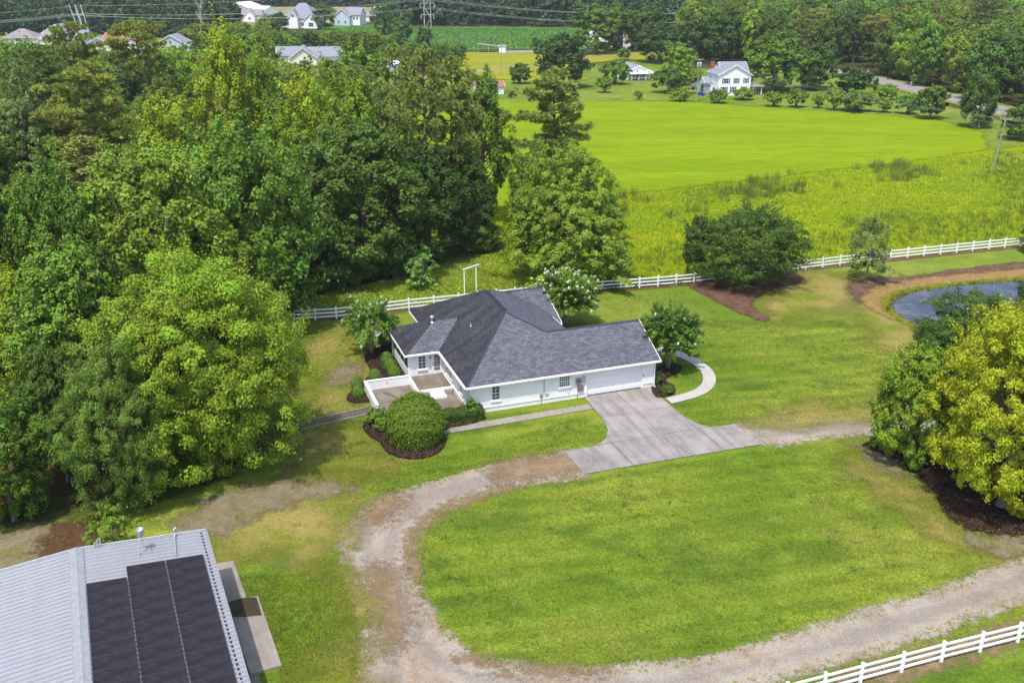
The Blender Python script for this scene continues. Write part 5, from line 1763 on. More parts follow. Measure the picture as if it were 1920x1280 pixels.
def crown_leaves(seed, a, b, zc, n_lobe, n_clump, n_leaf, leaf, lobe_r=0.46, shape='round', clump_r=0.17, spread=0.55, gap=0.15, spray=0.2):
    """leaves of one crown; a: half width, b: half height, zc: centre height. Returns quads, variation and the lobe centres"""
    rng = np.random.default_rng(seed)
    gold = math.pi * (3 - math.sqrt(5))
    L = []
    for k in range(n_lobe):
        z = 1 - 2 * (k + 0.5) / n_lobe
        z = z * 0.95 + 0.05
        ph = k * gold + rng.uniform(-0.35, 0.35)
        rr = math.sqrt(max(0, 1 - z * z))
        d = np.array([rr * math.cos(ph), rr * math.sin(ph), z])
        k1 = spread * rng.uniform(0.78, 1.18)
        p = d * k1
        if shape == 'vase':
            p[:2] *= 0.6 + 0.6 * (p[2] / spread * 0.5 + 0.5)
        elif shape == 'umbrella':
            p[2] = abs(p[2]) * 0.9 - 0.1
        L.append((p, lobe_r * rng.uniform(0.75, 1.2)))
    L.append((np.array([0, 0, 0.1]), 0.55))
    Vs, lvs, cen = [], [], []
    S = np.array([a, a, b])
    for p, r in L:
        cen.append(p * S + np.array([0, 0, zc]))
        dirs = sphere_dirs(n_clump * 2, rng)
        od = unit(p[None] + 1e-6)
        w = (dirs * od).sum(1) + 0.45 * dirs[:, 2]
        dirs = dirs[np.argsort(-w)][:int(n_clump * 1.35)]
        dirs = dirs[rng.permutation(len(dirs))[:n_clump]]
        for d in dirs:
            if rng.random() < gap: continue
            rad = r * rng.uniform(0.78, 1.12)
            c = p + d * rad
            cr = clump_r * rng.uniform(0.55, 1.5)
            m = int(n_leaf * rng.uniform(0.7, 1.3) * (cr / clump_r) ** 1.5) + 1
            ld = sphere_dirs(m, rng)
            bias = unit(d * 0.7 + np.array([0, 0, 0.55]))
            ld = unit(ld + bias * 0.75)
            rr = cr * rng.uniform(0.35, 1.0, (m, 1)) ** 0.6
            flat = np.array([1.15, 1.15, 0.75])
            off = ld * rr * flat
            if rng.random() < spray:      # a spray that pushes out of the crown
                off = off * 0.7 + unit(d + rng.normal(0, 0.35, 3) + np.array([0, 0, 0.3])) * np.abs(rng.normal(0, 1.1, (m, 1))) * cr
            pos = (c + off) * S + np.array([0, 0, zc])
            nrm = unit(ld * 0.75 + bias * 0.45 + rng.normal(size=(m, 3)) * 0.42)
            Vs.append(leaf_quads(pos, nrm, leaf, rng))
            lvs.append(np.clip(0.5 + rng.normal(0, 0.16) + rng.normal(0, 0.2, m), 0, 1))
    return np.concatenate(Vs), np.concatenate(lvs), cen


def trunk_mesh(seed, zc, b, cen, r0, mat, name='trunk', multi=0, dead=0):
    rng = random.Random(seed)
    q = MB()
    top = Vector((rng.uniform(-0.2, 0.2), rng.uniform(-0.2, 0.2), zc))
    if multi:
        for k in range(multi):
            an = 2 * math.pi * k / multi + 0.4
            c = cen[k % len(cen)]
            x0 = Vector((math.cos(an) * r0 * 1.3, math.sin(an) * r0 * 1.3, 0))
            q.tube([x0, x0 * 1.6 + Vector((0, 0, zc * 0.4)), Vector(c) * 0.6 + Vector((0, 0, zc * 0.36)), Vector(c)], [r0, r0 * 0.85, r0 * 0.6, r0 * 0.25], 7)
    else:
        q.tube([(0, 0, -0.1), (0, 0, 0.5), top * 0.5, top], [r0 * 1.5, r0, r0 * 0.85, r0 * 0.45], 10)
        for c in cen:
            c = Vector(c)
            st_ = top * rng.uniform(0.5, 0.85)
            mid = st_.lerp(c, 0.5) + Vector((0, 0, -0.06 * b))
            q.tube([st_, mid, c.lerp(st_, 0.05)], [r0 * 0.38, r0 * 0.26, r0 * 0.1], 6)
    return q.mesh(name, mat, True, uv=False)


class Kind:
    """a crown mesh and a trunk mesh that trees of one kind share; half width r and height h are their size as built"""

    def __init__(self, seed, r, h, base, counts, leaf, shape='round', trunk=0.3, bark=None, leafmat=None, multi=0, **kw):
        self.r, self.h = r, h
        b = (h - base) / 2
        zc = base + b
        V, lv, cen = crown_leaves(seed, r / 1.06, b / 1.06, zc, *counts, leaf, shape=shape, **kw)
        # fit the crown to its nominal size
        P = V.reshape(-1, 3)
        ex = np.percentile(np.hypot(P[:, 0], P[:, 1]), 97)
        V[..., :2] *= r / ex
        z0, z1 = np.percentile(P[:, 2], 0.5), np.percentile(P[:, 2], 99.7)
        V[..., 2] = base + (V[..., 2] - z0) * (h - base) / (z1 - z0)
        if shape == 'cone':      # gather the round crown towards a point
            t_ = np.clip((V[..., 2] - base) / (h - base), 0.02, 0.98)
            g_ = np.minimum(1.0, 1.3 * (1 - t_) ** 0.42) * np.minimum(1, 0.72 + 1.4 * t_)
            V[..., :2] *= np.clip(g_ / (2 * np.sqrt(t_ * (1 - t_))), 0.35, 1.9)[..., None]
        self.V, self.lv = V, lv
        self.crown = leaves_mesh('crown', V, lv, leafmat or M_LEAF)
        self.trunk = trunk_mesh(seed, zc, b, cen, trunk, bark or M_BARK, multi=multi)
        self.extra = []


def pine_kind(seed, h, r, base, n_br, n_tuft, n_needle, nl=0.55, nw=0.075, flat=False, broad=False):
    """loblolly pine: bare lower trunk, spreading branches that end in tufts of needles"""
    K_ = Kind.__new__(Kind)
    rng = np.random.default_rng(seed)
    K_.r, K_.h, K_.extra = r, h, []
    q = MB()
    sway = rng.uniform(-0.5, 0.5, 2)
    ax = lambda z: np.array([sway[0] * (z / h) ** 2, sway[1] * (z / h) ** 2, z])
    q.tube([ax(z) for z in (0, h * 0.25, h * 0.5, h * 0.75, h * 0.97)], [0.33, 0.28, 0.22, 0.14, 0.04], 9)
    C, cl = [], []
    for k in range(n_br):
        f = (k + 0.5) / n_br
        z = base + (h * 0.985 - base) * f ** 0.9
        prof = (1 - f) ** 0.6 * (0.55 + 0.9 * min(1, f * 2.2)) if not flat else (0.4 + 1.2 * f) * (1 - f ** 5)
        if broad: prof = (0.62 + 0.5 * f) * (1 - f ** 4) * (0.75 + 0.35 * math.sin(k * 1.9))
        ln = r * prof * rng.uniform(0.55, 1.15)
        ln = max(ln, 0.5)
        an = k * 2.4 + rng.uniform(-0.5, 0.5)
        st_ = ax(z)
        rise = rng.uniform(-0.05, 0.35) * ln
        en = st_ + np.array([math.cos(an) * ln, math.sin(an) * ln, rise])
        mid = (st_ + en) / 2 + np.array([0, 0, 0.08 * ln])
        q.tube([st_, mid, en], [0.09, 0.06, 0.025], 5)
        nt_ = max(2, int(n_tuft * ln / r * rng.uniform(0.8, 1.2)))
        for j in range(nt_):
            s = rng.uniform(0.35, 1.05)
            side = rng.normal(0, 0.16 * ln + 0.15)
            c = st_ + (en - st_) * s + np.array([-math.sin(an) * side, math.cos(an) * side, rng.uniform(0.0, 0.45)])
            C.append(c); cl.append(rng.normal(0, 0.14))
    C, cl = np.array(C), np.array(cl)
    m = n_needle
    d = unit(rng.normal(size=(len(C), m, 3)) + np.array([0, 0, 0.7]))
    L = nl * rng.uniform(0.7, 1.25, (len(C), m, 1))
    p0 = C[:, None] + d * L * 0.1
    p1 = C[:, None] + d * L
    sd = unit(np.cross(d, rng.normal(size=d.shape))) * nw
    V = np.stack([p0 - sd * 0.4, (p0 + p1) / 2 + sd, p1, (p0 + p1) / 2 - sd], 2).reshape(-1, 4, 3)
    lv = np.clip(0.5 + np.repeat(cl, m) + rng.normal(0, 0.16, len(C) * m), 0, 1)
    K_.V, K_.lv = V, lv
    K_.crown = leaves_mesh('crown', V, lv, M_NEEDLE)
    K_.trunk = q.mesh('trunk', M_PBARK, True, uv=False)
    return K_


K_HERO = [Kind(11, 7.3, 16.5, 0.8, (20, 70, 130), 0.086, 'round', 0.42, clump_r=0.085, spread=0.6, lobe_r=0.4, gap=0.14),
          Kind(12, 6.0, 15.0, 0.8, (17, 56, 116), 0.092, 'round', 0.36, clump_r=0.095, spread=0.62, lobe_r=0.4, gap=0.14)]
K_BR = [Kind(21, 5.0, 18.0, 1.2, (14, 42, 66), 0.15, 'round', 0.32, clump_r=0.11, gap=0.16),
        Kind(22, 4.6, 19.0, 1.6, (15, 42, 60), 0.15, 'round', 0.32, clump_r=0.11, spread=0.62, gap=0.16),
        Kind(23, 5.6, 17.0, 1.0, (16, 42, 66), 0.155, 'round', 0.35, clump_r=0.10, spread=0.64, lobe_r=0.38, gap=0.16),
        Kind(24, 4.0, 20.0, 1.4, (18, 36, 56), 0.14, 'round', 0.3, clump_r=0.115, spread=0.7, lobe_r=0.36, gap=0.2)]
K_FAR = [Kind(31, 5.0, 17.0, 1.5, (11, 20, 50), 0.28, 'round', 0.35, clump_r=0.17),
         Kind(32, 4.6, 18.0, 1.5, (13, 18, 46), 0.28, 'round', 0.3, clump_r=0.16, spread=0.66, lobe_r=0.4),
         Kind(33, 5.6, 16.5, 1.2, (12, 20, 50), 0.29, 'round', 0.35, clump_r=0.15, spread=0.62, lobe_r=0.4)]
K_OAK = Kind(41, 6.6, 8.2, 0.5, (20, 46, 70), 0.095, 'round', 0.3, clump_r=0.09, spray=0.6, spread=0.62, lobe_r=0.36, gap=0.25)
K_COL = Kind(42, 1.6, 7.4, 0.3, (10, 20, 70), 0.095, 'round', 0.15, clump_r=0.2)
K_LACY = Kind(43, 2.6, 8.6, 1.2, (11, 20, 54), 0.10, 'cone', 0.12, clump_r=0.16, spread=0.66, gap=0.35)
K_TALL = Kind(44, 6.0, 16.5, 0.8, (22, 54, 80), 0.12, 'cone', 0.4, clump_r=0.08, spread=0.62, lobe_r=0.42)
K_YEL = Kind(45, 6.6, 15.0, 1.2, (22, 64, 104), 0.086, 'round', 0.45, clump_r=0.078, spread=0.6, lobe_r=0.42, gap=0.2)
K_ORN = [Kind(51, 3.2, 5.6, 1.1, (8, 13, 26), 0.3, 'umbrella', 0.16, clump_r=0.2, multi=3), Kind(52, 3.0, 5.2, 1.0, (8, 13, 26), 0.28, 'vase', 0.14, clump_r=0.2, multi=3),
         Kind(53, 3.4, 6.4, 1.0, (9, 14, 26), 0.32, 'round', 0.2, clump_r=0.2)]
K_PINE = [pine_kind(61, 24.0, 5.2, 10.5, 48, 12, 60), pine_kind(62, 23.0, 4.4, 8.0, 48, 11, 60), pine_kind(63, 22.0, 5.0, 12.0, 34, 14, 64, flat=True)]
K_PINEH = pine_kind(64, 22.0, 6.4, 8.5, 44, 22, 84, 0.62, 0.055, broad=True)
K_SHRUB = [Kind(71, 0.95, 1.5, 0.05, (8, 12, 26), 0.085, 'round', 0.04, clump_r=0.22), Kind(72, 1.0, 1.3, 0.05, (8, 12, 24), 0.09, 'round', 0.04, clump_r=0.22)]


def dome_kind(seed, r, h, n, leaf, rough=0.05, lump=0.05):
    """clipped bush: one close dome of small leaves over a twiggy core"""
    K_ = Kind.__new__(Kind)
    rng = np.random.default_rng(seed)
    K_.r, K_.h, K_.extra = r, h, []
    d = sphere_dirs(n, rng)
    d[:, 2] = np.where(d[:, 2] < -0.5, -d[:, 2], d[:, 2])      # nothing underneath, the sides reach the mulch
    lm = lump * (np.sin(d[:, 0] * 7 + 1) + np.sin(d[:, 1] * 8 + 2) + np.sin(d[:, 2] * 9) + np.sin((d[:, 0] + d[:, 2]) * 15) * 0.7) / 2
    tail = np.where(rng.random(n) < 0.12, np.abs(rng.normal(0, 0.08, n)), 0)
    rad = 1 + lm - np.abs(rng.normal(0, rough, n)) + tail
    P = d * rad[:, None] * [r, r, h * 0.64] + [0, 0, h * 0.36]
    P[:, 2] = np.maximum(P[:, 2], 0.04)
    N_ = unit(d / [r, r, h * 0.64] * r + rng.normal(0, 0.5, (n, 3)) + [0, 0, 0.25])
    K_.V = leaf_quads(P, N_, leaf, rng)
    K_.lv = np.clip(0.5 + rng.normal(0, 0.22, n), 0, 1)
    K_.crown = leaves_mesh('crown', K_.V, K_.lv, M_LEAF)
    q = MB()
    for k in range(7):
        an = k * 0.9
        q.tube([(0.05 * math.cos(an), 0.05 * math.sin(an), 0), (r * 0.3 * math.cos(an), r * 0.3 * math.sin(an), h * 0.35), (r * 0.6 * math.cos(an), r * 0.6 * math.sin(an), h * 0.62)], [0.05, 0.04, 0.015], 5)
    K_.trunk = q.mesh('stems', M_BARK, True, uv=False)
    return K_


K_AZALEA = dome_kind(73, 2.4, 3.1, 26000, 0.062, 0.085, 0.06)
K_BALL = dome_kind(76, 0.95, 1.15, 2600, 0.065, 0.09, 0.06)
K_SAP = Kind(74, 1.7, 5.0, 0.8, (8, 14, 30), 0.13, 'cone', 0.07, clump_r=0.2, gap=0.3)
K_UNDER = Kind(75, 4.2, 5.0, 0.1, (11, 26, 70), 0.15, 'round', 0.15, clump_r=0.18)


def myrtle_kind(seed, r, h, droop, flowers, dens):
    """crape myrtle: several pale stems, long leafy sprays that arch over, white flower heads"""
    K_ = Kind.__new__(Kind)
    rng = np.random.default_rng(seed)
    K_.r, K_.h, K_.extra = r, h, []
    q = MB()
    for k in range(6):
        an = k * 1.05 + rng.uniform(-0.2, 0.2)
        d = np.array([math.cos(an), math.sin(an), 0])
        q.tube([d * 0.12, d * 0.2 + [0, 0, h * 0.2], d * 0.45 + [0, 0, h * 0.38], d * r * 0.45 + [0, 0, h * 0.62]], [0.065, 0.06, 0.05, 0.03], 7)
    Vs, lvs, F, tips = [], [], [], []
    for k in range(dens):
        an = rng.uniform(0, 6.283)
        el = rng.uniform(0.0, 1.25)
        d = np.array([math.cos(an) * math.cos(el), math.sin(an) * math.cos(el), math.sin(el)])
        st_ = np.array([math.cos(an), math.sin(an), 0]) * rng.uniform(0.0, 0.4) * r + [0, 0, h * rng.uniform(0.42, 0.66)]
        ln = rng.uniform(0.5, 1.0) * (r * math.cos(el) + h * 0.42 * math.sin(el))
        n = 26
        s = np.linspace(0.15, 1, n)[:, None]
        pth = st_ + d * ln * s + np.array([0, 0, -droop]) * s ** 2.2 * ln * math.cos(el)
        rep = 5
        pos = np.repeat(pth, rep, 0) + rng.normal(0, 0.11, (n * rep, 3))
        tang = unit(d + np.array([0, 0, -2 * droop * math.cos(el)]) * 0.6)
        nrm = unit(rng.normal(size=pos.shape) * 0.55 + [0, 0, 0.8] + d * 0.4)
        a = unit(tang + rng.normal(size=pos.shape) * 0.5)
        b = np.cross(nrm, a)
        L = 0.19 * rng.uniform(0.7, 1.2, (len(pos), 1))
        Vs.append(np.stack([pos - a * L, pos + b * L * 0.42, pos + a * L, pos - b * L * 0.42], 1))
        lvs.append(np.clip(0.5 + rng.normal(0, 0.14) + rng.normal(0, 0.16, len(pos)), 0, 1))
        if rng.random() < flowers: tips.append(pth[-1] + [0, 0, 0.06])
    K_.V, K_.lv = np.concatenate(Vs), np.concatenate(lvs)
    K_.crown = leaves_mesh('crown', K_.V, K_.lv, M_LEAF)
    K_.trunk = q.mesh('trunk', M_MYRT, True, uv=False)
    if tips:
        pet, plv = [], []
        for tp in tips:
            m = 26
            pd = sphere_dirs(m, rng)
            pos = tp + pd * rng.uniform(0.02, 0.17, (m, 1)) * [1, 1, 1.4]
            pet.append(leaf_quads(pos, unit(pd + rng.normal(size=pd.shape) * 0.3), 0.055, rng, 0.8))
            plv.append(rng.uniform(0.3, 0.7, m))
        K_.extra.append(('blossom', leaves_mesh('blossom', np.concatenate(pet), np.concatenate(plv), M_PETAL)))
    return K_


M_PETAL = simple('white_petals', (0.72, 0.72, 0.62, 1), 0.7, 0.2, 0, 0.08)
K_MYR = [myrtle_kind(81, 2.5, 5.6, 0.6, 0.14, 105), myrtle_kind(82, 2.4, 6.4, 0.25, 0.6, 230), myrtle_kind(83, 2.1, 6.2, 0.3, 0.05, 330)]

# leaf colours (what the leaves are, lit or not)
C_DARK = (0.08, 0.138, 0.015)
C_DEEP = (0.056, 0.102, 0.015)
C_MID = (0.118, 0.2, 0.017)
C_YG = (0.182, 0.272, 0.015)
C_YEL = (0.27, 0.335, 0.012)
C_OLV = (0.16, 0.235, 0.019)
C_GREY = (0.16, 0.215, 0.048)
C_PINE = (0.235, 0.28, 0.055)
C_PINEY = (0.28, 0.315, 0.05)
C_BRT = (0.15, 0.24, 0.02)
C_FRESH = (0.135, 0.235, 0.03)


def jit(c, rs, a=0.12):
    k = 1 + rs.uniform(-a, a)
    return (c[0] * k * (1 + rs.uniform(-a, a) * 0.6), c[1] * k, c[2] * k, 1)


RS = random.Random(5)
HEROES = []


def plant(kind, xy, r, h, col, name, label, cat='tree', group=None, z=0.0, rz=None, lean=(0, 0)):
    root = empty(name, (xy[0], xy[1], z), RS.uniform(0, 6.28) if rz is None else rz, label, cat, group)
    if lean != (0, 0): root.rotation_euler = (lean[0], lean[1], root.rotation_euler[2])
    root.scale = (r / kind.r, r / kind.r, h / kind.h)
    tr = link('trunk', kind.trunk, root)
    cr = link('crown', kind.crown, root)
    cr.color = jit(col, RS, 0.06)
    for nm, me in kind.extra:
        link(nm, me, root)
    HEROES.append((xy[0], xy[1], r))
    return root


def at(px, py, top, w):
    """ground position, half width and height of a tree from where it stands, its top row and its width in the photograph"""
    g = G(px, py)
    h = height_for(g, top)
    dep = PX((g[0], g[1], h * 0.5))[2]
    return (g[0], g[1]), w / 2 * dep / FOC, h


def T(kind, px, py, top, w, col, name, label, cat='tree', group=None, **k):
    xy, r, h = at(px, py, top, w)
    return plant(kind, xy, r, h, col, name, label, cat, group, **k)


# ---------------------------------------------------------------- trees one can single out
T(K_HERO[0], 402, 872, 470, 372, (.20,.29,.016), 'broadleaf_tree', 'huge bright green dome-shaped tree at the left between the lawn and the metal building')
T(K_HERO[1], 232, 955, 640, 200, (.13,.205,.026), 'broadleaf_tree', 'grey-green tree against the left flank of the huge dome-shaped tree')
T(K_SAP, 215, 1040, 945, 85, C_BRT, 'sapling', 'bright green sapling leaning over the far edge of the metal roof')
T(K_HERO[1], 45, 790, 478, 240, C_YEL, 'broadleaf_tree', 'yellow-green tree with visible trunk at the left edge of the picture')
T(K_BR[0], 28, 975, 735, 165, C_MID, 'broadleaf_tree', 'dark leaning tree at the left edge above the metal roof')
T(K_BR[2], 130, 900, 650, 150, C_DARK, 'broadleaf_tree', 'shaded tree squeezed between the left-edge trees and the grey-green tree')
T(K_BR[2], 322, 690, 280, 290, C_OLV, 'broadleaf_tree', 'broad olive-green tree rising directly behind the huge dome-shaped tree')
T(K_BR[0], 492, 622, 216, 230, C_MID, 'broadleaf_tree', 'tall dark rounded tree at the wood edge by the left fence end')
T(K_BR[0], 440, 650, 440, 150, C_OLV, 'broadleaf_tree', 'small yellow-olive tree peeping over the right shoulder of the huge dome-shaped tree')
T(K_BR[1], 150, 730, 295, 165, C_MID, 'broadleaf_tree', 'mid-green lumpy tree left of the broad olive tree')
T(K_BR[1], 210, 745, 440, 175, C_DARK, 'broadleaf_tree', 'dark tree in the hollow left of the huge dome-shaped tree')
T(K_BR[2], 20, 720, 310, 175, C_DARK, 'broadleaf_tree', 'dark rounded tree at the left edge behind the yellow-green tree')
T(K_BR[2], 690, 520, 232, 260, C_DARK, 'broadleaf_tree', 'massive dark green tree at the wood edge behind the left fence')
T(K_BR[0], 600, 538, 300, 170, C_DARK, 'broadleaf_tree', 'dark tree on the left shoulder of the massive dark green tree')
T(K_BR[3], 800, 492, 268, 165, C_DEEP, 'broadleaf_tree', 'very dark tree at the right corner of the wood')
T(K_BR[3], 872, 470, 285, 120, C_DEEP, 'broadleaf_tree', 'narrow dark tree at the far right corner of the wood beside the field')
T(K_UNDER, 630, 536, 466, 110, C_DARK, 'bush', 'dark green bush in front of the wood near the left fence', 'bush')
T(K_UNDER, 545, 572, 500, 70, C_DEEP, 'bush', 'dark bush at the wood edge just above the left end of the white fence', 'bush')
T(K_UNDER, 905, 470, 420, 80, C_MID, 'bush', 'green bush at the foot of the wood corner beside the field', 'bush')
T(K_PINE[0], 806, 480, 88, 130, C_PINE, 'pine_tree', 'tall pine with a clear bare trunk at the right of the wood')
T(K_PINE[1], 752, 430, 84, 112, C_PINE, 'pine_tree', 'slender pine left of the tall bare-trunked pine')
T(K_PINE[1], 850, 465, 108, 130, C_PINE, 'pine_tree', 'dense pine just right of the tall bare-trunked pine')
T(K_BR[3], 905, 420, 130, 115, C_MID, 'broadleaf_tree', 'loose leafy tree right of the tall pines against the field')
T(K_BR[3], 448, 420, 42, 118, C_YEL, 'broadleaf_tree', 'tall yellow-green poplar standing above the wood at the upper left')
T(K_BR[3], 505, 400, 92, 84, C_YG, 'broadleaf_tree', 'yellow-green tree just left of the white gabled house')
T(K_BR[0], 600, 440, 135, 140, C_YEL, 'broadleaf_tree', 'yellow-green tree below the white gabled house in the wood')
T(K_BR[1], 668, 455, 128, 130, C_YG, 'broadleaf_tree', 'bright leafy tree right of the yellow-green one, left of the slender pine')
T(K_BR[0], 560, 470, 190, 130, C_YG, 'broadleaf_tree', 'sunlit tree in the wood above the tall dark rounded tree')
T(K_PINE[2], 172, 320, 44, 92, C_PINE, 'pine_tree', 'flat-topped pine standing in front of the far estate, left one')
T(K_PINE[2], 282, 290, 40, 104, C_PINEY, 'pine_tree', 'flat-topped golden pine in front of the red-roofed estate house')
T(K_PINEH, 214, 440, 122, 240, C_PINEY, 'pine_tree', 'broad pale pine with showing branches in the wood below the flat-topped pines')
T(K_PINE[1], 330, 400, 150, 120, C_PINE, 'pine_tree', 'dark pine right of the broad pale pine')
T(K_BR[3], 340, 440, 176, 120, C_YEL, 'broadleaf_tree', 'yellow tree in the wood beside the broad pale pine')
T(K_BR[3], 30, 340, 84, 110, C_YG, 'broadleaf_tree', 'yellowish tree below the leftmost estate house')
T(K_BR[3], 90, 420, 120, 90, C_GREY, 'broadleaf_tree', 'blue-green tree at the left, below the estate roofs')
T(K_BR[2], 60, 440, 190, 150, C_GREY, 'broadleaf_tree', 'large blue-green tree at the left edge of the wood')
T(K_TALL, 1060, 528, 276, 216, (.19,.265,.02), 'broadleaf_tree', 'tall dense green tree standing right behind the house roof')
T(K_PINEH, 1040, 440, 134, 225, C_PINE, 'pine_tree', 'large open pine towering behind the tall dense tree')
T(K_BR[1], 990, 470, 276, 92, C_MID, 'broadleaf_tree', 'darker tree on the left side of the tall dense tree')
T(K_OAK, 1402, 532, 392, 226, C_DARK, 'broadleaf_tree', 'dark spreading oak leaning over the white fence')
T(K_COL, 1303, 522, 396, 50, C_DEEP, 'broadleaf_tree', 'narrow upright dark tree touching the left side of the oak')
T(K_LACY, 1622, 530, 398, 92, C_GREY, 'young_tree', 'young airy tree by the fence between the oak and the pond')
T(K_SAP, 793, 540, 456, 56, (.17,.29,.06), 'sapling', 'pale green sapling in the grass behind the left fence')
T(K_YEL, 1878, 950, 566, 310, (.34,.37,.011), 'broadleaf_tree', 'big golden-green tree at the right edge over the mulch bed')
T(K_YEL, 1812, 770, 556, 250, C_DARK, 'broadleaf_tree', 'dark green tree behind the golden tree in front of the pond')
T(K_BR[2], 1700, 868, 655, 150, C_YG, 'broadleaf_tree', 'mid-green tree at the left of the golden tree by the gravel end')
T(K_HERO[1], 1990, 880, 600, 240, C_YG, 'broadleaf_tree', 'green tree cut by the right edge behind the golden tree')
T(K_UNDER, 1945, 640, 520, 110, C_DEEP, 'bush', 'dark drooping bush hanging over the pond at the right edge', 'bush')
T(K_BR[0], 1940, 475, 405, 60, C_DARK, 'bush', 'dark bush at the right end of the white back fence', 'bush')

def dead_branch(root, az, z, ln, seed):
    rs = random.Random(seed)
    q = MB()
    d = Vector((math.cos(az), math.sin(az), 0.25))
    p0 = Vector((0, 0, z))
    pts = [p0, p0 + d * ln * 0.5 + Vector((0, 0, 0.3)), p0 + d * ln]
    q.tube(pts, [0.12, 0.09, 0.03], 6)
    for k in range(7):
        s0 = pts[1].lerp(pts[2], rs.random())
        q.tube([s0, s0 + Vector((rs.uniform(-1, 1), rs.uniform(-1, 1), rs.uniform(-0.2, 1.2))) * 0.9], [0.05, 0.02], 5)
    q.build('dead_branch', M_BARK, root)


for i_, o_ in enumerate([o_ for o_ in COL.objects if o_.get('category') == 'tree' and o_.parent is None][:40]):
    if i_ in (6, 26, 29):
        kd_r = 5.0
        for k_ in range(2):
            a_ = -1.57 + (k_ - 0.5) * 1.1 - o_.rotation_euler.z
            dead_branch(o_, a_, (7.5, 11.0)[k_], 5.6, i_ * 3 + k_)

# garden plants round the house
T(K_MYR[0], 697, 664, 553, 84, C_FRESH, 'crape_myrtle', 'crape myrtle with arching sprays in the mulch bed left of the house')
T(K_MYR[1], 1060, 613, 506, 96, C_BRT, 'crape_myrtle', 'crape myrtle full of white blossom behind the back wing of the house')
T(K_MYR[2], 1252, 692, 575, 80, (.105,.185,.024), 'crape_myrtle', 'bushy crape myrtle at the right end of the garage')
gz = G(779, 824)
plant(K_AZALEA, (gz[0], gz[1]), 2.35, 3.9, (0.125, 0.195, 0.014), 'azalea_bush', 'big rounded clipped azalea in the mulch bed in front of the patio', 'bush')
for px, py, top, w, lab in ((706, 796, 762, 40, 'leafy green shrub at the left corner of the patio wall'), (716, 806, 780, 36, 'small shrub tucked against the left of the big azalea')):
    T(K_SHRUB[0], px, py, top, w, C_BRT, 'shrub', lab, 'shrub')
for px, py, lab in ((725, 682, 'round shrub in the side bed, the one nearest the crape myrtle'), (733, 695, 'round shrub in the side bed against the screened wall, middle one'),
                    (740, 708, 'round shrub in the side bed right at the patio corner'), (703, 714, 'round shrub alone in the narrow neck of the side bed'),
                    (670, 727, 'round shrub at the lower end of the side bed, the farther of a pair'), (672, 744, 'round shrub at the lower end of the side bed, the nearer of a pair'),
                    (748, 660, 'low shrub in the shade below the west eave'), (722, 645, 'dark shrub behind the crape myrtle stems')):
    T(K_BALL, px, py, py - 22, 24, C_FRESH, 'shrub', lab, 'shrub', 'round shrubs of the side bed')
for px, py, top, w, lab in ((1252, 738, 722, 26, 'low dark shrub in the bed by the garage corner'), (1232, 722, 698, 16, 'slim shrub against the garage end wall')):
    T(K_SHRUB[1], px, py, top, w, C_DARK, 'shrub', lab, 'shrub')
T(K_SAP, 882, 782, 742, 34, C_FRESH, 'shrub', 'upright leafy shrub at the front left corner of the house', 'shrub')
# clipped hedge: a box full of small leaves
rng = np.random.default_rng(99)
HB = (3.35, 0.62, 1.0)
n = 9000
P = rng.uniform(-1, 1, (n, 3))
ax = rng.integers(0, 5, n)
for i, (k, s) in enumerate(((0, 1), (0, -1), (1, 1), (1, -1), (2, 1))):
    P[ax == i, k] = s
N_ = np.zeros((n, 3))
for i, (k, s) in enumerate(((0, 1), (0, -1), (1, 1), (1, -1), (2, 1))): N_[ax == i, k] = s
P = P * (1 + rng.normal(0, 0.05, (n, 3)))
P[:, 0] *= HB[0] / 2; P[:, 1] *= HB[1]; P[:, 2] = (P[:, 2] + 1) / 2 * HB[2]
P += 0.05 * np.sin(P[:, [1, 2, 0]] * 5)
hv = leaves_mesh('hedge', leaf_quads(P, unit(N_ + rng.normal(size=(n, 3)) * 0.5 + [0, 0, 0.3]), 0.085, rng), rng.uniform(0.15, 0.85, n), M_LEAF)
hd = empty('hedge', (*HL(-0.55, -0.45), 0.0), HPHI, 'clipped box hedge between the big azalea and the house corner', 'hedge')
o = link('crown', hv, hd); o.color = (0.062, 0.105, 0.014, 1)
MB().box(-HB[0] / 2 + 0.12, HB[0] / 2 - 0.12, -HB[1] + 0.12, HB[1] - 0.12, 0, HB[2] - 0.12).build('branches', simple('hedge_twigs', (0.03, 0.03, 0.015, 1), 0.9), hd)

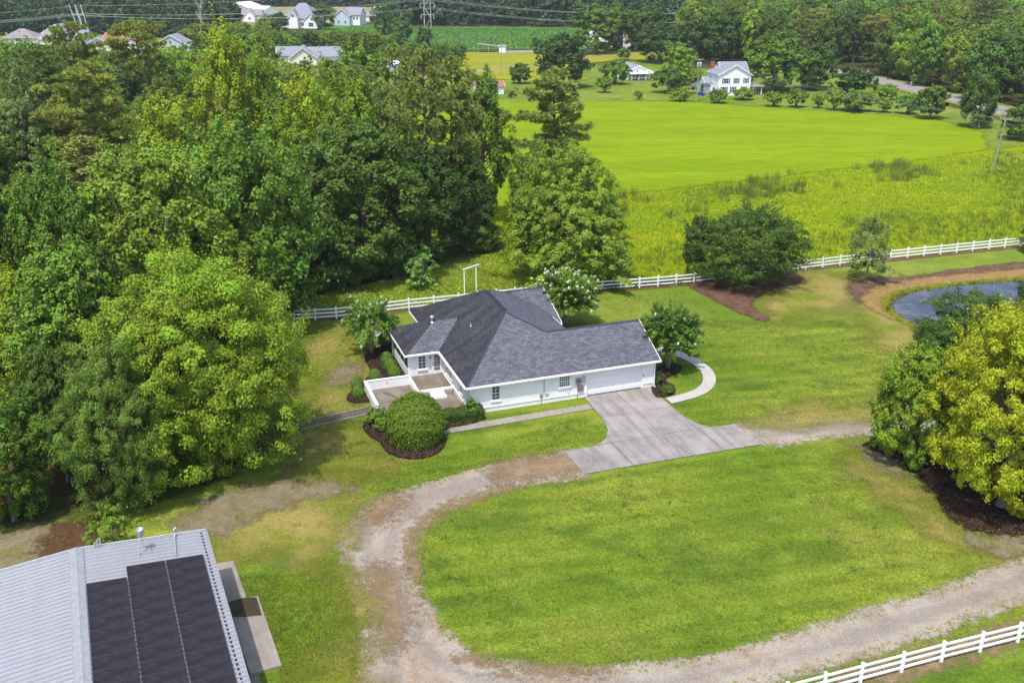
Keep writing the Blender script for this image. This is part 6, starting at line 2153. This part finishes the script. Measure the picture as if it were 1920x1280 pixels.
# ornamental trees and shrubs beyond the field
far = [(K_ORN[2], 975, 157, 119, 42, C_DARK, 'small tree', 'round dark tree on the lawn beyond the field, left of the big dark tree'),
       (K_FAR[0], 1050, 164, 62, 104, C_DEEP, 'tree', 'large dark tree standing alone on the lawn behind the open pine'),
       (K_ORN[0], 1153, 158, 109, 56, C_MID, 'small tree', 'round green tree left of the low white cottage'),
       (K_ORN[1], 1133, 174, 145, 30, C_OLV, 'small tree', 'small brownish tree in front of the round green tree'),
       (K_ORN[1], 1197, 187, 170, 16, C_OLV, 'sapling', 'tiny sapling alone at the far edge of the green field'),
       (K_ORN[0], 1255, 174, 124, 66, C_DARK, 'small tree', 'spreading dark tree just right of the low white cottage'),
       (K_FAR[0], 1272, 160, 80, 62, C_YG, 'tree', 'yellow-green tree behind the spreading dark tree right of the cottage'),
       (K_ORN[0], 1275, 190, 163, 40, C_OLV, 'small tree', 'low rounded tree left of the transformer pole'),
       (K_ORN[1], 1300, 168, 128, 30, C_OLV, 'small tree', 'small leafy tree left of the open shelter'),
       (K_ORN[0], 1347, 194, 166, 38, C_MID, 'small tree', 'low rounded tree in front of the two-storey house'),
       (K_ORN[0], 1392, 187, 163, 44, C_OLV, 'small tree', 'low spreading tree over the picket fence'),
       (K_FAR[2], 1448, 172, 60, 118, C_MID, 'tree', 'big round tree right behind the two-storey house'),
       (K_FAR[0], 1522, 168, 82, 84, C_DARK, 'tree', 'dark round tree next to the big round tree by the road'),
       (K_ORN[1], 1450, 200, 172, 34, C_OLV, 'small tree', 'faint brownish tree, leftmost in the row along the field edge'),
       (K_ORN[0], 1492, 202, 165, 40, C_MID, 'small tree', 'rounded tree in the field-edge row, second from the left'),
       (K_ORN[1], 1533, 203, 177, 24, C_OLV, 'small tree', 'tiny pale tree in the field-edge row'),
       (K_ORN[1], 1563, 207, 164, 34, C_YG, 'small tree', 'pale slim tree in the field-edge row below the dark clump'),
       (K_ORN[0], 1607, 209, 169, 72, C_MID, 'small tree', 'wide flat-topped tree in the field-edge row'),
       (K_ORN[1], 1656, 211, 182, 34, C_YG, 'small tree', 'small pale tree right of the wide flat-topped one'),
       (K_ORN[0], 1702, 214, 175, 46, C_MID, 'small tree', 'round-headed tree in the field-edge row below the road'),
       (K_ORN[2], 1744, 223, 160, 58, C_DARK, 'tree', 'dark egg-shaped tree closing the field-edge row at the right'),
       (K_FAR[1], 1830, 240, 132, 66, C_DARK, 'tree', 'dark pointed tree near the leaning utility pole'),
       (K_FAR[0], 1912, 262, 196, 78, C_MID, 'tree', 'green tree at the right edge behind the leaning utility pole'),
       (K_ORN[2], 1597, 178, 126, 70, C_DEEP, 'tree', 'dark dense clump beside the road'),
       (K_ORN[2], 1640, 174, 146, 11, C_DEEP, 'cypress', 'thin dark cypress at the near edge of the road'),
       (K_ORN[2], 1662, 187, 158, 36, C_BRT, 'bush', 'bright green bush between the field-edge row and the road'),
       (K_ORN[1], 1815, 205, 178, 30, C_DEEP, 'bush', 'scraggly dark bush at the near road edge'),
       (K_ORN[2], 1170, 112, 90, 26, C_MID, 'bush', 'green bush in the dry pasture in front of the red-roofed house'),
       (K_FAR[0], 1118, 101, 8, 84, C_MID, 'tree', 'big tree hiding the left part of the red-roofed house'),
       (K_FAR[2], 1165, 96, 6, 90, C_DARK, 'tree', 'dark tall tree in front of the red-roofed house'),
       (K_FAR[0], 1212, 96, 12, 80, C_DARK, 'tree', 'dark tree at the right end of the red-roofed house'),
       (K_FAR[2], 1235, 118, 50, 90, C_DEEP, 'tree', 'low dark tree mass behind the cottage'),
       (K_FAR[0], 1300, 116, 30, 84, C_DARK, 'tree', 'tall dark tree behind the transformer pole'),
       (K_FAR[1], 1350, 118, 28, 76, C_DEEP, 'tree', 'dark tree directly behind the two-storey house roof'),
       (K_FAR[0], 722, 68, 0, 50, C_DARK, 'tree', 'tall dark tree at the left edge of the green crop field'),
       (K_FAR[0], 610, 56, 4, 44, C_DARK, 'tree', 'dark tree between the two far farmhouses'),
       (K_FAR[2], 522, 58, 22, 44, C_DARK, 'tree', 'round dark tree left of the dark-roofed far farmhouse'),
       (K_ORN[2], 1004, 92, 70, 14, C_DARK, 'bush', 'small dark bush at the near edge of the crop field')]
for kd, px, py, top, w, col, cat, lab in far:
    nm = {'tree': 'broadleaf_tree', 'small tree': 'ornamental_tree', 'bush': 'bush', 'sapling': 'sapling', 'cypress': 'cypress_tree'}[cat]
    T(kd, px, py, top, w, col, nm, lab, cat)
# palm in front of the white bungalow
g = G(580, 150)
pm = empty('palm_tree', (g[0], g[1], 0), 0, 'small palm in front of the white gabled house among the trees', 'palm')
hp = height_for(g, 112)
MB().tube([(0, 0, 0), (0.1, 0, hp * 0.5), (0, 0, hp)], [0.2, 0.16, 0.14], 8).build('trunk', M_BARK, pm)
rng = np.random.default_rng(4)
fr = []
for k in range(26):
    an, el = rng.uniform(0, 6.28), rng.uniform(-0.5, 1.1)
    d = np.array([math.cos(an) * math.cos(el), math.sin(an) * math.cos(el), math.sin(el)])
    for j in range(9):
        dj = unit(d + rng.normal(0, 0.25, 3))
        p0 = np.array([0, 0, hp]) + d * 0.7
        p1 = p0 + dj * 0.9
        sd = unit(np.cross(dj, rng.normal(size=3))) * 0.06
        fr.append([p0 - sd * 0.3, (p0 + p1) / 2 + sd, p1, (p0 + p1) / 2 - sd])
o = link('crown', leaves_mesh('crown', np.array(fr), rng.uniform(0.3, 0.7, len(fr)), M_LEAF), pm); o.color = (*C_MID, 1)


def dead_tree(px, py, top, label, col=M_PALE, seed=1):
    g = G(px, py)
    h = height_for(g, top)
    root = empty('dead_tree', (g[0], g[1], 0), 0, label, 'dead tree')
    rs = random.Random(seed)
    q = MB()
    q.tube([(0, 0, 0), (0.2, 0, h * 0.5), (0, 0.1, h * 0.8)], [0.4, 0.3, 0.15], 8)
    q.build('trunk', col, root)
    q = MB()
    for k in range(22):
        z = h * rs.uniform(0.45, 0.85)
        an, ln = rs.uniform(0, 6.28), h * rs.uniform(0.1, 0.22)
        e = Vector((math.cos(an) * ln * 0.6, math.sin(an) * ln * 0.6, z + ln))
        q.tube([(0.1, 0, z), Vector((0.1, 0, z)).lerp(e, 0.5) + Vector((0, 0, -0.2)), e], [0.12, 0.09, 0.04], 5)
    q.build('limbs', col, root)
    return root


dead_tree(383, 92, -8, 'bare grey dead tree standing in the woods at the upper left')

# ---------------------------------------------------------------- woods, tree by tree
RECTS = [(-30, 46, 60, 74, 99), (60, 46, 130, 76, 103), (130, 68, 345, 85, 117), (508, 88, 622, 110, 141), (722, 180, 800, 320, 205), (408, 0, 470, 40, 46), (745, 40, 1100, 78, 92), (600, 38, 730, 56, 60), (530, 20, 600, 54, 58)]


def inside(poly, x, y):
    c = False
    n = len(poly)
    for i in range(n):
        (x0, y0), (x1, y1) = poly[i], poly[(i + 1) % n]
        if (y0 > y) != (y1 > y) and x < (x1 - x0) * (y - y0) / (y1 - y0) + x0: c = not c
    return c


def wood_points(poly, spacing, seed, avoid=True, hk=0.55):
    rs = random.Random(seed)
    xs, ys = [p_[0] for p_ in poly], [p_[1] for p_ in poly]
    pts, grid = [], {}
    cs = spacing
    tries = int((max(xs) - min(xs)) * (max(ys) - min(ys)) / spacing ** 2 * 14)
    for _ in range(tries):
        x, y = rs.uniform(min(xs), max(xs)), rs.uniform(min(ys), max(ys))
        if not inside(poly, x, y): continue
        cx, cy = int(x // cs), int(y // cs)
        if any((x - a) ** 2 + (y - b_) ** 2 < spacing ** 2 for i in (-1, 0, 1) for j in (-1, 0, 1) for a, b_ in grid.get((cx + i, cy + j), ())): continue
        if avoid and any((x - a) ** 2 + (y - b_) ** 2 < (r_ * hk + spacing * 0.25) ** 2 for a, b_, r_ in HEROES0): continue
        grid.setdefault((cx, cy), []).append((x, y))
        pts.append((x, y))
    return pts


HEROES0 = list(HEROES)


def in_view(x, y, h, r):
    px, py, dep = PX((x, y, h))
    pb = PX((x, y, 0))
    mr = r * FOC / dep
    return -mr - 110 < px < 1920 + mr + 80 and py < 1300 and pb[1] > -5, px, py, mr


def where_l(bx, by, px, py):
    if px < 110: return 'by the left edge'
    if px < 300: return 'left above the huge dome-shaped tree'
    if px < 480: return 'right above the huge dome-shaped tree'
    return 'towards the open field'


def where_b(bx, by, px, py):
    if px < 520: return 'left of the white gabled house'
    if px < 640: return 'behind the white gabled house'
    return 'right of the white gabled house'


def where_r(bx, by, px, py):
    c = 'behind the two-storey house' if px < 1480 else 'above the road bend' if px < 1640 else 'above the brown fences' if px < 1760 else 'towards the right edge'
    return c + (', at its front' if by > 120 else ', at its top' if py < 12 else '')


def fill_wood(poly, spacing, seed, palette, hrange, kinds, label, group, pine_share=0.2, rects=RECTS, place=None):
    rs = random.Random(seed + 1)
    cnt = 0
    rest = []
    for x, y in wood_points(GP(poly) if poly[0][1] > -1e8 else poly, spacing, seed):
        pine = rs.random() < pine_share
        h = rs.uniform(*hrange) * (1.12 if pine else 1.0)
        r = spacing * rs.uniform(0.52, 0.75) * (0.85 if pine else 1.0)
        ok, px, py, mr = in_view(x, y, h, r)
        if not ok: continue
        for k_ in range(8):
            bad = [q_ for q_ in rects if px + mr * 0.7 > q_[0] and px - mr * 0.7 < q_[2] and py < q_[3] and PX((x, y, 0))[1] > q_[4]]
            if not bad: break
            h *= 0.8
            ok, px, py, mr = in_view(x, y, h, r)
        if h < 3.5: continue
        r = min(r, h * 0.42)
        if pine:
            kd, col, nm, what = rs.choice(K_PINE), rs.choice((C_PINE, C_PINEY, C_PINE)), 'pine_tree', 'pine'
        else:
            w = rs.random()
            cname, col = palette[min(int(w * len(palette)), len(palette) - 1)]
            kd, nm, what = rs.choice(kinds), 'broadleaf_tree', cname + ' broadleaf tree'
        bx, by, _ = PX((x, y, 0))
        wh_ = place(bx, by, px, py)
        plant(kd, (x, y), r, h, jit(col, rs, 0.26), nm, what + ' ' + label + ' ' + wh_, 'tree', what + 's ' + group + ' ' + wh_)
        cnt += 1
    return cnt


PAL_L = [('dark green', C_DARK), ('mid-green', C_MID), ('mid-green', C_MID), ('yellow-green', C_YG), ('olive', C_OLV), ('blue-green', C_GREY), ('dark green', C_DARK), ('yellow-green', C_YG)]
WL1 = [(-330, 1010), (-120, 905), (60, 850), (180, 840), (330, 720), (470, 655), (545, 560), (620, 512), (780, 478), (760, 430), (470, 420), (-260, 430)]
WL2 = [(-260, 428), (470, 418), (760, 428), (745, 400), (700, 330), (690, 260), (-200, 260)]
WL3 = [(-200, 258), (690, 258), (715, 200), (690, 165), (560, 160), (330, 130), (100, 120), (-160, 118)]
n1 = fill_wood(WL1, 9.6, 101, PAL_L, (12.5, 19), K_BR, 'in the near wood', 'of the near wood', 0.06, place=where_l)
n2 = fill_wood(WL2, 9.8, 102, PAL_L, (13, 20), K_BR, 'in the middle of the wood', 'of the middle wood', 0.2, place=where_l)
n3 = fill_wood(WL3, 10.0, 103, PAL_L, (12, 19), K_FAR, 'in the back of the wood', 'of the back wood', 0.28, place=where_l)
WB = [(480, 128), (640, 104), (720, 116), (860, 128), (870, 100), (770, 86), (640, 72), (600, 66), (470, 70), (430, 90), (440, 120)]
n4 = fill_wood(WB, 9.5, 104, PAL_L, (8, 13), K_FAR, 'in the crop field belt', 'of the crop field belt', 0.05, place=where_b)
PAL_R = [('yellow-green', C_YG), ('olive', C_OLV), ('dark green', C_DARK), ('mid-green', C_MID), ('olive', C_OLV), ('dark green', C_DARK), ('mid-green', C_MID), ('yellow-green', C_YG)]
WR = [(1290, 112), (1400, 122), (1490, 128), (1560, 120), (1625, 132), (1700, 154), (1790, 176), (1890, 200), (2000, 232), (2150, 270), (2180, 120), (2000, 66), (1500, 62), (1290, 76)]
n5 = fill_wood(WR, 10.0, 105, PAL_R, (15, 21), K_FAR, 'in the roadside wood', 'of the roadside wood', 0.2, [], where_r)
print('WOODS', n1, n2, n3, n4, n5)

# far woods, past counting: one object each
def mass(name, polys, spacing, seed, pal, hrange, label):
    rs = random.Random(seed)
    rng = np.random.default_rng(seed)
    Vs, lvs = [], []
    for poly in polys:
        for x, y in wood_points(GP(poly), spacing, seed, False):
            kd = rs.choice(FARM)
            h = rs.uniform(*hrange)
            r = spacing * rs.uniform(0.55, 0.8)
            a = rs.uniform(0, 6.28)
            V = kd.V * np.array([r / kd.r, r / kd.r, h / kd.h])
            c, s = math.cos(a), math.sin(a)
            V = V @ np.array([[c, s, 0], [-s, c, 0], [0, 0, 1]]) + np.array([x, y, 0])
            Vs.append(V)
            lvs.append(np.clip(kd.lv + rs.uniform(-0.3, 0.3), 0, 1))
    V = np.concatenate(Vs)
    o = link(name, leaves_mesh(name, V, np.concatenate(lvs), M_LEAF))
    o.color = (*pal, 1)
    tag(o, label, 'woods', None, 'stuff')
    return len(Vs)


FARM = [Kind(91, 5.5, 18.0, 0.6, (9, 10, 12), 0.75, 'round', 0.35, clump_r=0.22), Kind(92, 5.0, 19.0, 0.6, (9, 10, 12), 0.75, 'cone', 0.35, clump_r=0.22)]
m1 = mass('distant_woods', [[(740, 48), (1100, 51), (1280, 74), (1290, 62), (1500, 60), (2000, 64), (2180, 60), (2180, 34), (1600, 30), (1300, 34), (1090, 30), (740, 34)]], 11.0, 201, (0.05, 0.085, 0.024), (17, 24), 'dark distant woods closing the view behind the crop field')
m2 = mass('distant_woods', [[(-480, 300), (-300, 300), (-215, 112), (-480, 90)], [(-480, 90), (-90, 76), (110, 60), (330, 74), (420, 82), (440, 62), (400, 44), (-120, 36), (-480, 36)]], 10.5, 202, (0.046, 0.082, 0.02), (13, 20), 'distant woods behind the far estate at the upper left')
m3 = mass('distant_woods', [[(360, 13), (760, 13), (760, 6), (360, 6)]], 13.0, 203, (0.046, 0.075, 0.026), (15, 20), 'dim line of woods along the top edge beyond the stubble field')
print('MASS', m1, m2, m3)

# ---------------------------------------------------------------- grass that stands up
def blades(name, poly, n, seed, hmin, hmax, wid, col, label, per=4, keep=None, spread=0.18, lean=0.28):
    rng = np.random.default_rng(seed)
    P = np.array(GP(poly))
    lo, hi = P.min(0), P.max(0)
    X = rng.uniform(lo, hi, (n * 3, 2))
    d = sdf(P, X)
    X = X[d > 0.1]
    if keep is not None: X = X[keep(X, rng)]
    X = X[:n]
    m = len(X)
    B = np.repeat(X, per, 0) + rng.normal(0, spread, (m * per, 2))
    k = len(B)
    h = np.repeat(rng.uniform(hmin, hmax, m), per) * rng.uniform(0.6, 1.2, k)
    an = rng.uniform(0, 6.28, k)
    ln = rng.normal(0, lean, (k, 2)) * h[:, None]
    w = np.stack([np.cos(an), np.sin(an)], 1) * wid
    z = np.zeros((k, 1))
    V = np.stack([np.concatenate([B - w, z], 1), np.concatenate([B + w, z], 1), np.concatenate([B + w * 0.35 + ln, h[:, None]], 1), np.concatenate([B - w * 0.35 + ln, h[:, None] * 0.97], 1)], 1)
    lv = np.clip(0.5 + np.repeat(rng.normal(0, 0.18, m), per) + rng.normal(0, 0.1, k), 0, 1)
    o = link(name, leaves_mesh(name, V, lv, M_LEAF))
    o.color = (*col, 1)
    tag(o, label, 'grass', None, 'stuff')
    return o


MEA = [(935, 480), (960, 405), (1140, 372), (1300, 354), (1500, 330), (1700, 308), (1850, 288), (2000, 275), (2040, 446), (1912, 458), (1669, 481), (1520, 498), (1301, 527), (1129, 540), (960, 548)]
blades('meadow_grass', MEA, 15000, 301, 0.1, 0.28, 0.05, (0.32, 0.40, 0.01), 'tall yellow-green meadow grass behind the white fence', 4, None, 0.25, lean=0.8)
blades('meadow_tufts', MEA, 9000, 311, 0.12, 0.36, 0.05, (0.25, 0.32, 0.012), 'greener tufts through the tall meadow grass behind the white fence', 5, None, 0.3, lean=0.6)
blades('meadow_weeds', MEA, 3400, 302, 0.4, 0.9, 0.05, (0.17, 0.23, 0.018), 'darker weeds scattered through the tall meadow grass', 9,
       lambda X, r_: vnoise(X, 0.16, 5) + r_.normal(0, 0.12, len(X)) > 0.22, 0.3)
blades('field_edge_weeds', [(1120, 430), (1140, 368), (1300, 349), (1500, 326), (1700, 304), (1900, 281), (1900, 312), (1700, 340), (1500, 366), (1300, 400)], 620, 303, 0.7, 1.5, 0.045, (0.15, 0.2, 0.026),
       'tall dark weeds along the edge between field and meadow', 30, lambda X, r_: vnoise(X, 0.3, 8) + r_.normal(0, 0.25, len(X)) > 0.3, 0.5)
blades('rough_grass', [(556, 596), (566, 570), (620, 545), (800, 515), (935, 470), (985, 470), (1000, 548), (860, 566), (767, 578), (640, 592)], 6000, 304, 0.1, 0.25, 0.05, (0.26, 0.33, 0.026), 'rough grass between the white fence and the wood', 4, lean=0.8)
blades('crop_plants', [(640, 66), (660, 50), (760, 52), (1090, 56), (1084, 89), (960, 90), (860, 92), (760, 86)], 9000, 305, 0.6, 1.1, 0.45, (0.15, 0.29, 0.05), 'leafy rows of the green crop field', 3, None, 0.4)
blades('fence_weeds', [(1120, 548), (1300, 532), (1300, 524), (1120, 536)], 700, 306, 0.3, 0.7, 0.06, (0.12, 0.165, 0.018), 'weeds grown up along the far side of the back fence', 6)
blades('pond_reeds', [(1655, 590), (1672, 556), (1720, 544), (1800, 533), (1920, 524), (1990, 518), (1990, 524), (1880, 531), (1790, 539), (1720, 549), (1684, 561), (1676, 580)], 1500, 307, 0.15, 0.4, 0.05, (0.15, 0.17, 0.02), 'short green sedge along the pond edge', 5, None, 0.12)
def edge_blades(name, outlines, n, seed, off, hmin, hmax, col, label):
    """grass that leans over the edge of a path or bed"""
    rng = np.random.default_rng(seed)
    P = np.concatenate([smooth_poly(GP(o_), 0.3) for o_ in outlines])
    X = P[rng.integers(0, len(P), n)] + rng.normal(0, off, (n, 2))
    X = X + 0.25 * np.stack([vnoise(X, 1.2, 3), vnoise(X, 1.2, 4)], 1)
    per = 6
    B = np.repeat(X, per, 0) + rng.normal(0, 0.07, (n * per, 2))
    k = len(B)
    h = rng.uniform(hmin, hmax, k)
    an = rng.uniform(0, 6.28, k)
    ln = rng.normal(0, 0.6, (k, 2)) * h[:, None]
    w = np.stack([np.cos(an), np.sin(an)], 1) * 0.022
    z = np.full((k, 1), 0.02)
    V = np.stack([np.concatenate([B - w, z], 1), np.concatenate([B + w, z], 1), np.concatenate([B + w * 0.3 + ln, h[:, None]], 1), np.concatenate([B - w * 0.3 + ln, h[:, None]], 1)], 1)
    o = link(name, leaves_mesh(name, V, np.clip(0.5 + np.repeat(rng.normal(0, 0.2, n), per), 0, 1), M_LEAF))
    o.color = (*col, 1)
    tag(o, label, 'grass', None, 'stuff')


def litter(name, outlines, n, seed, size, zc, col, label, tilt=0.35, inset=0.1):
    """small flat pieces lying about: bark chips, stones"""
    rng = np.random.default_rng(seed)
    Vs, lv = [], []
    tot = sum(abs(np.ptp(np.array(o_)[:, 0]) * np.ptp(np.array(o_)[:, 1])) for o_ in outlines)
    for o_ in outlines:
        P = smooth_poly(o_, 0.5)
        lo, hi = P.min(0), P.max(0)
        m = int(n * (hi - lo).prod() / tot)
        X = rng.uniform(lo, hi, (m, 2))
        X = X[sdf(P, X) > inset]
        k = len(X)
        C = np.concatenate([X, zc + rng.uniform(0, 0.05, (k, 1))], 1)
        Vs.append(leaf_quads(C, unit(rng.normal(0, tilt, (k, 3)) + [0, 0, 1]), size, rng, 0.55))
        lv.append(rng.uniform(0, 1, k))
    o = link(name, leaves_mesh(name, np.concatenate(Vs), np.concatenate(lv), M_LITTER))
    o.color = (*col, 1)
    tag(o, label, 'litter', None, 'stuff')
    return o


M_LITTER = leaf_material('dry_litter', 0.0, 0.9)
litter('bark_chips', [BED_FRONT, BED_SIDE, BED_GAR], 16000, 411, 0.055, 0.11, (0.085, 0.055, 0.042), 'brown bark chips covering the mulch beds round the house', 0.5)
litter('bark_chips', [BED_RIGHT], 14000, 412, 0.07, 0.13, (0.075, 0.048, 0.036), 'dark bark chips under the golden tree', 0.5)
litter('gravel_stones', [GP(DRIVE_OUT), GP(DRIVE2)], 60000, 413, 0.038, 0.03, (0.26, 0.23, 0.20), 'loose stones strewn over the gravel drive', 0.4, 0.0)
edge_blades('edge_grass', [DRIVE_OUT, DRIVE2], 2600, 401, 0.22, 0.05, 0.14, (0.24, 0.27, 0.03), 'ragged grass along the edges of the gravel drive')
YARD = [(430, 1100), (640, 1070), (690, 1200), (680, 1290), (520, 1290), (480, 1200)]
SIDE = [(1110, 560), (1290, 542), (1440, 610), (1560, 600), (1660, 640), (1700, 690), (1640, 770), (1400, 790), (1310, 795), (1262, 760), (1345, 735), (1330, 690), (1290, 660), (1230, 640)]
LEFTL = [(560, 610), (640, 605), (690, 640), (680, 760), (590, 780), (575, 700)]
FRONTL = [(590, 800), (690, 785), (690, 830), (760, 868), (850, 850), (1095, 780), (1150, 822), (1060, 845), (860, 888), (720, 930), (600, 905)]
NEARL = [(430, 1080), (640, 1065), (680, 1190), (670, 1280), (530, 1280), (480, 1180)]
# short turf in the near lawn, enough to roughen it
rngT = np.random.default_rng(8)
OVAL = [(800, 990), (900, 940), (1095, 900), (1430, 840), (1620, 830), (1740, 925), (1800, 992), (1900, 1015), (1850, 1060), (1560, 1160), (1300, 1235), (1060, 1250), (890, 1222), (800, 1120), (780, 1040)]
blades('turf', OVAL, 30000, 308, 0.05, 0.11, 0.018, (0.20, 0.25, 0.02), 'short turf of the oval front lawn', 3, None, 0.08)
for k_, (po_, n_, lab_) in enumerate(((SIDE, 16000, 'short turf of the side lawn by the curved walk'), (LEFTL, 5000, 'short dry turf of the yard left of the house'), (FRONTL, 9000, 'short turf of the front lawn by the azalea bed'), (NEARL, 8000, 'short turf beside the metal building'))):
    blades('turf', po_, n_, 320 + k_, 0.05, 0.12, 0.02, (0.20, 0.25, 0.022), lab_, 3, None, 0.09)
for k_, (po_, n_, lab_) in enumerate(((OVAL, 500, 'low dark weeds dotted through the oval lawn'), (SIDE, 260, 'low dark weeds dotted through the side lawn'), (FRONTL, 160, 'low dark weeds dotted through the front lawn'), (NEARL, 160, 'low dark weeds by the metal building'))):
    blades('lawn_weeds', po_, n_, 340 + k_, 0.05, 0.12, 0.04, (0.12, 0.18, 0.025), lab_, 14, lambda X, r_: vnoise(X, 0.6, 11) + r_.normal(0, 0.3, len(X)) > 0.1, 0.16, lean=0.9)
HAZE_D = 0.00011

# ================================================================== HAZE
hz, t, b = new_mat('haze_air')
hz.node_tree.nodes.remove(b)
pv = t.n('ShaderNodeVolumePrincipled')
pv.inputs['Color'].default_value = (0.86, 0.92, 1.0, 1)
pv.inputs['Density'].default_value = HAZE_D
pv.inputs['Anisotropy'].default_value = 0.2
t.l(pv.outputs[0], hz.node_tree.nodes['Material Output'].inputs['Volume'])
o = MB().box(-2700, 2700, -80, 4300, -1.0, 48).build('haze', hz)
o['kind'] = 'stuff'
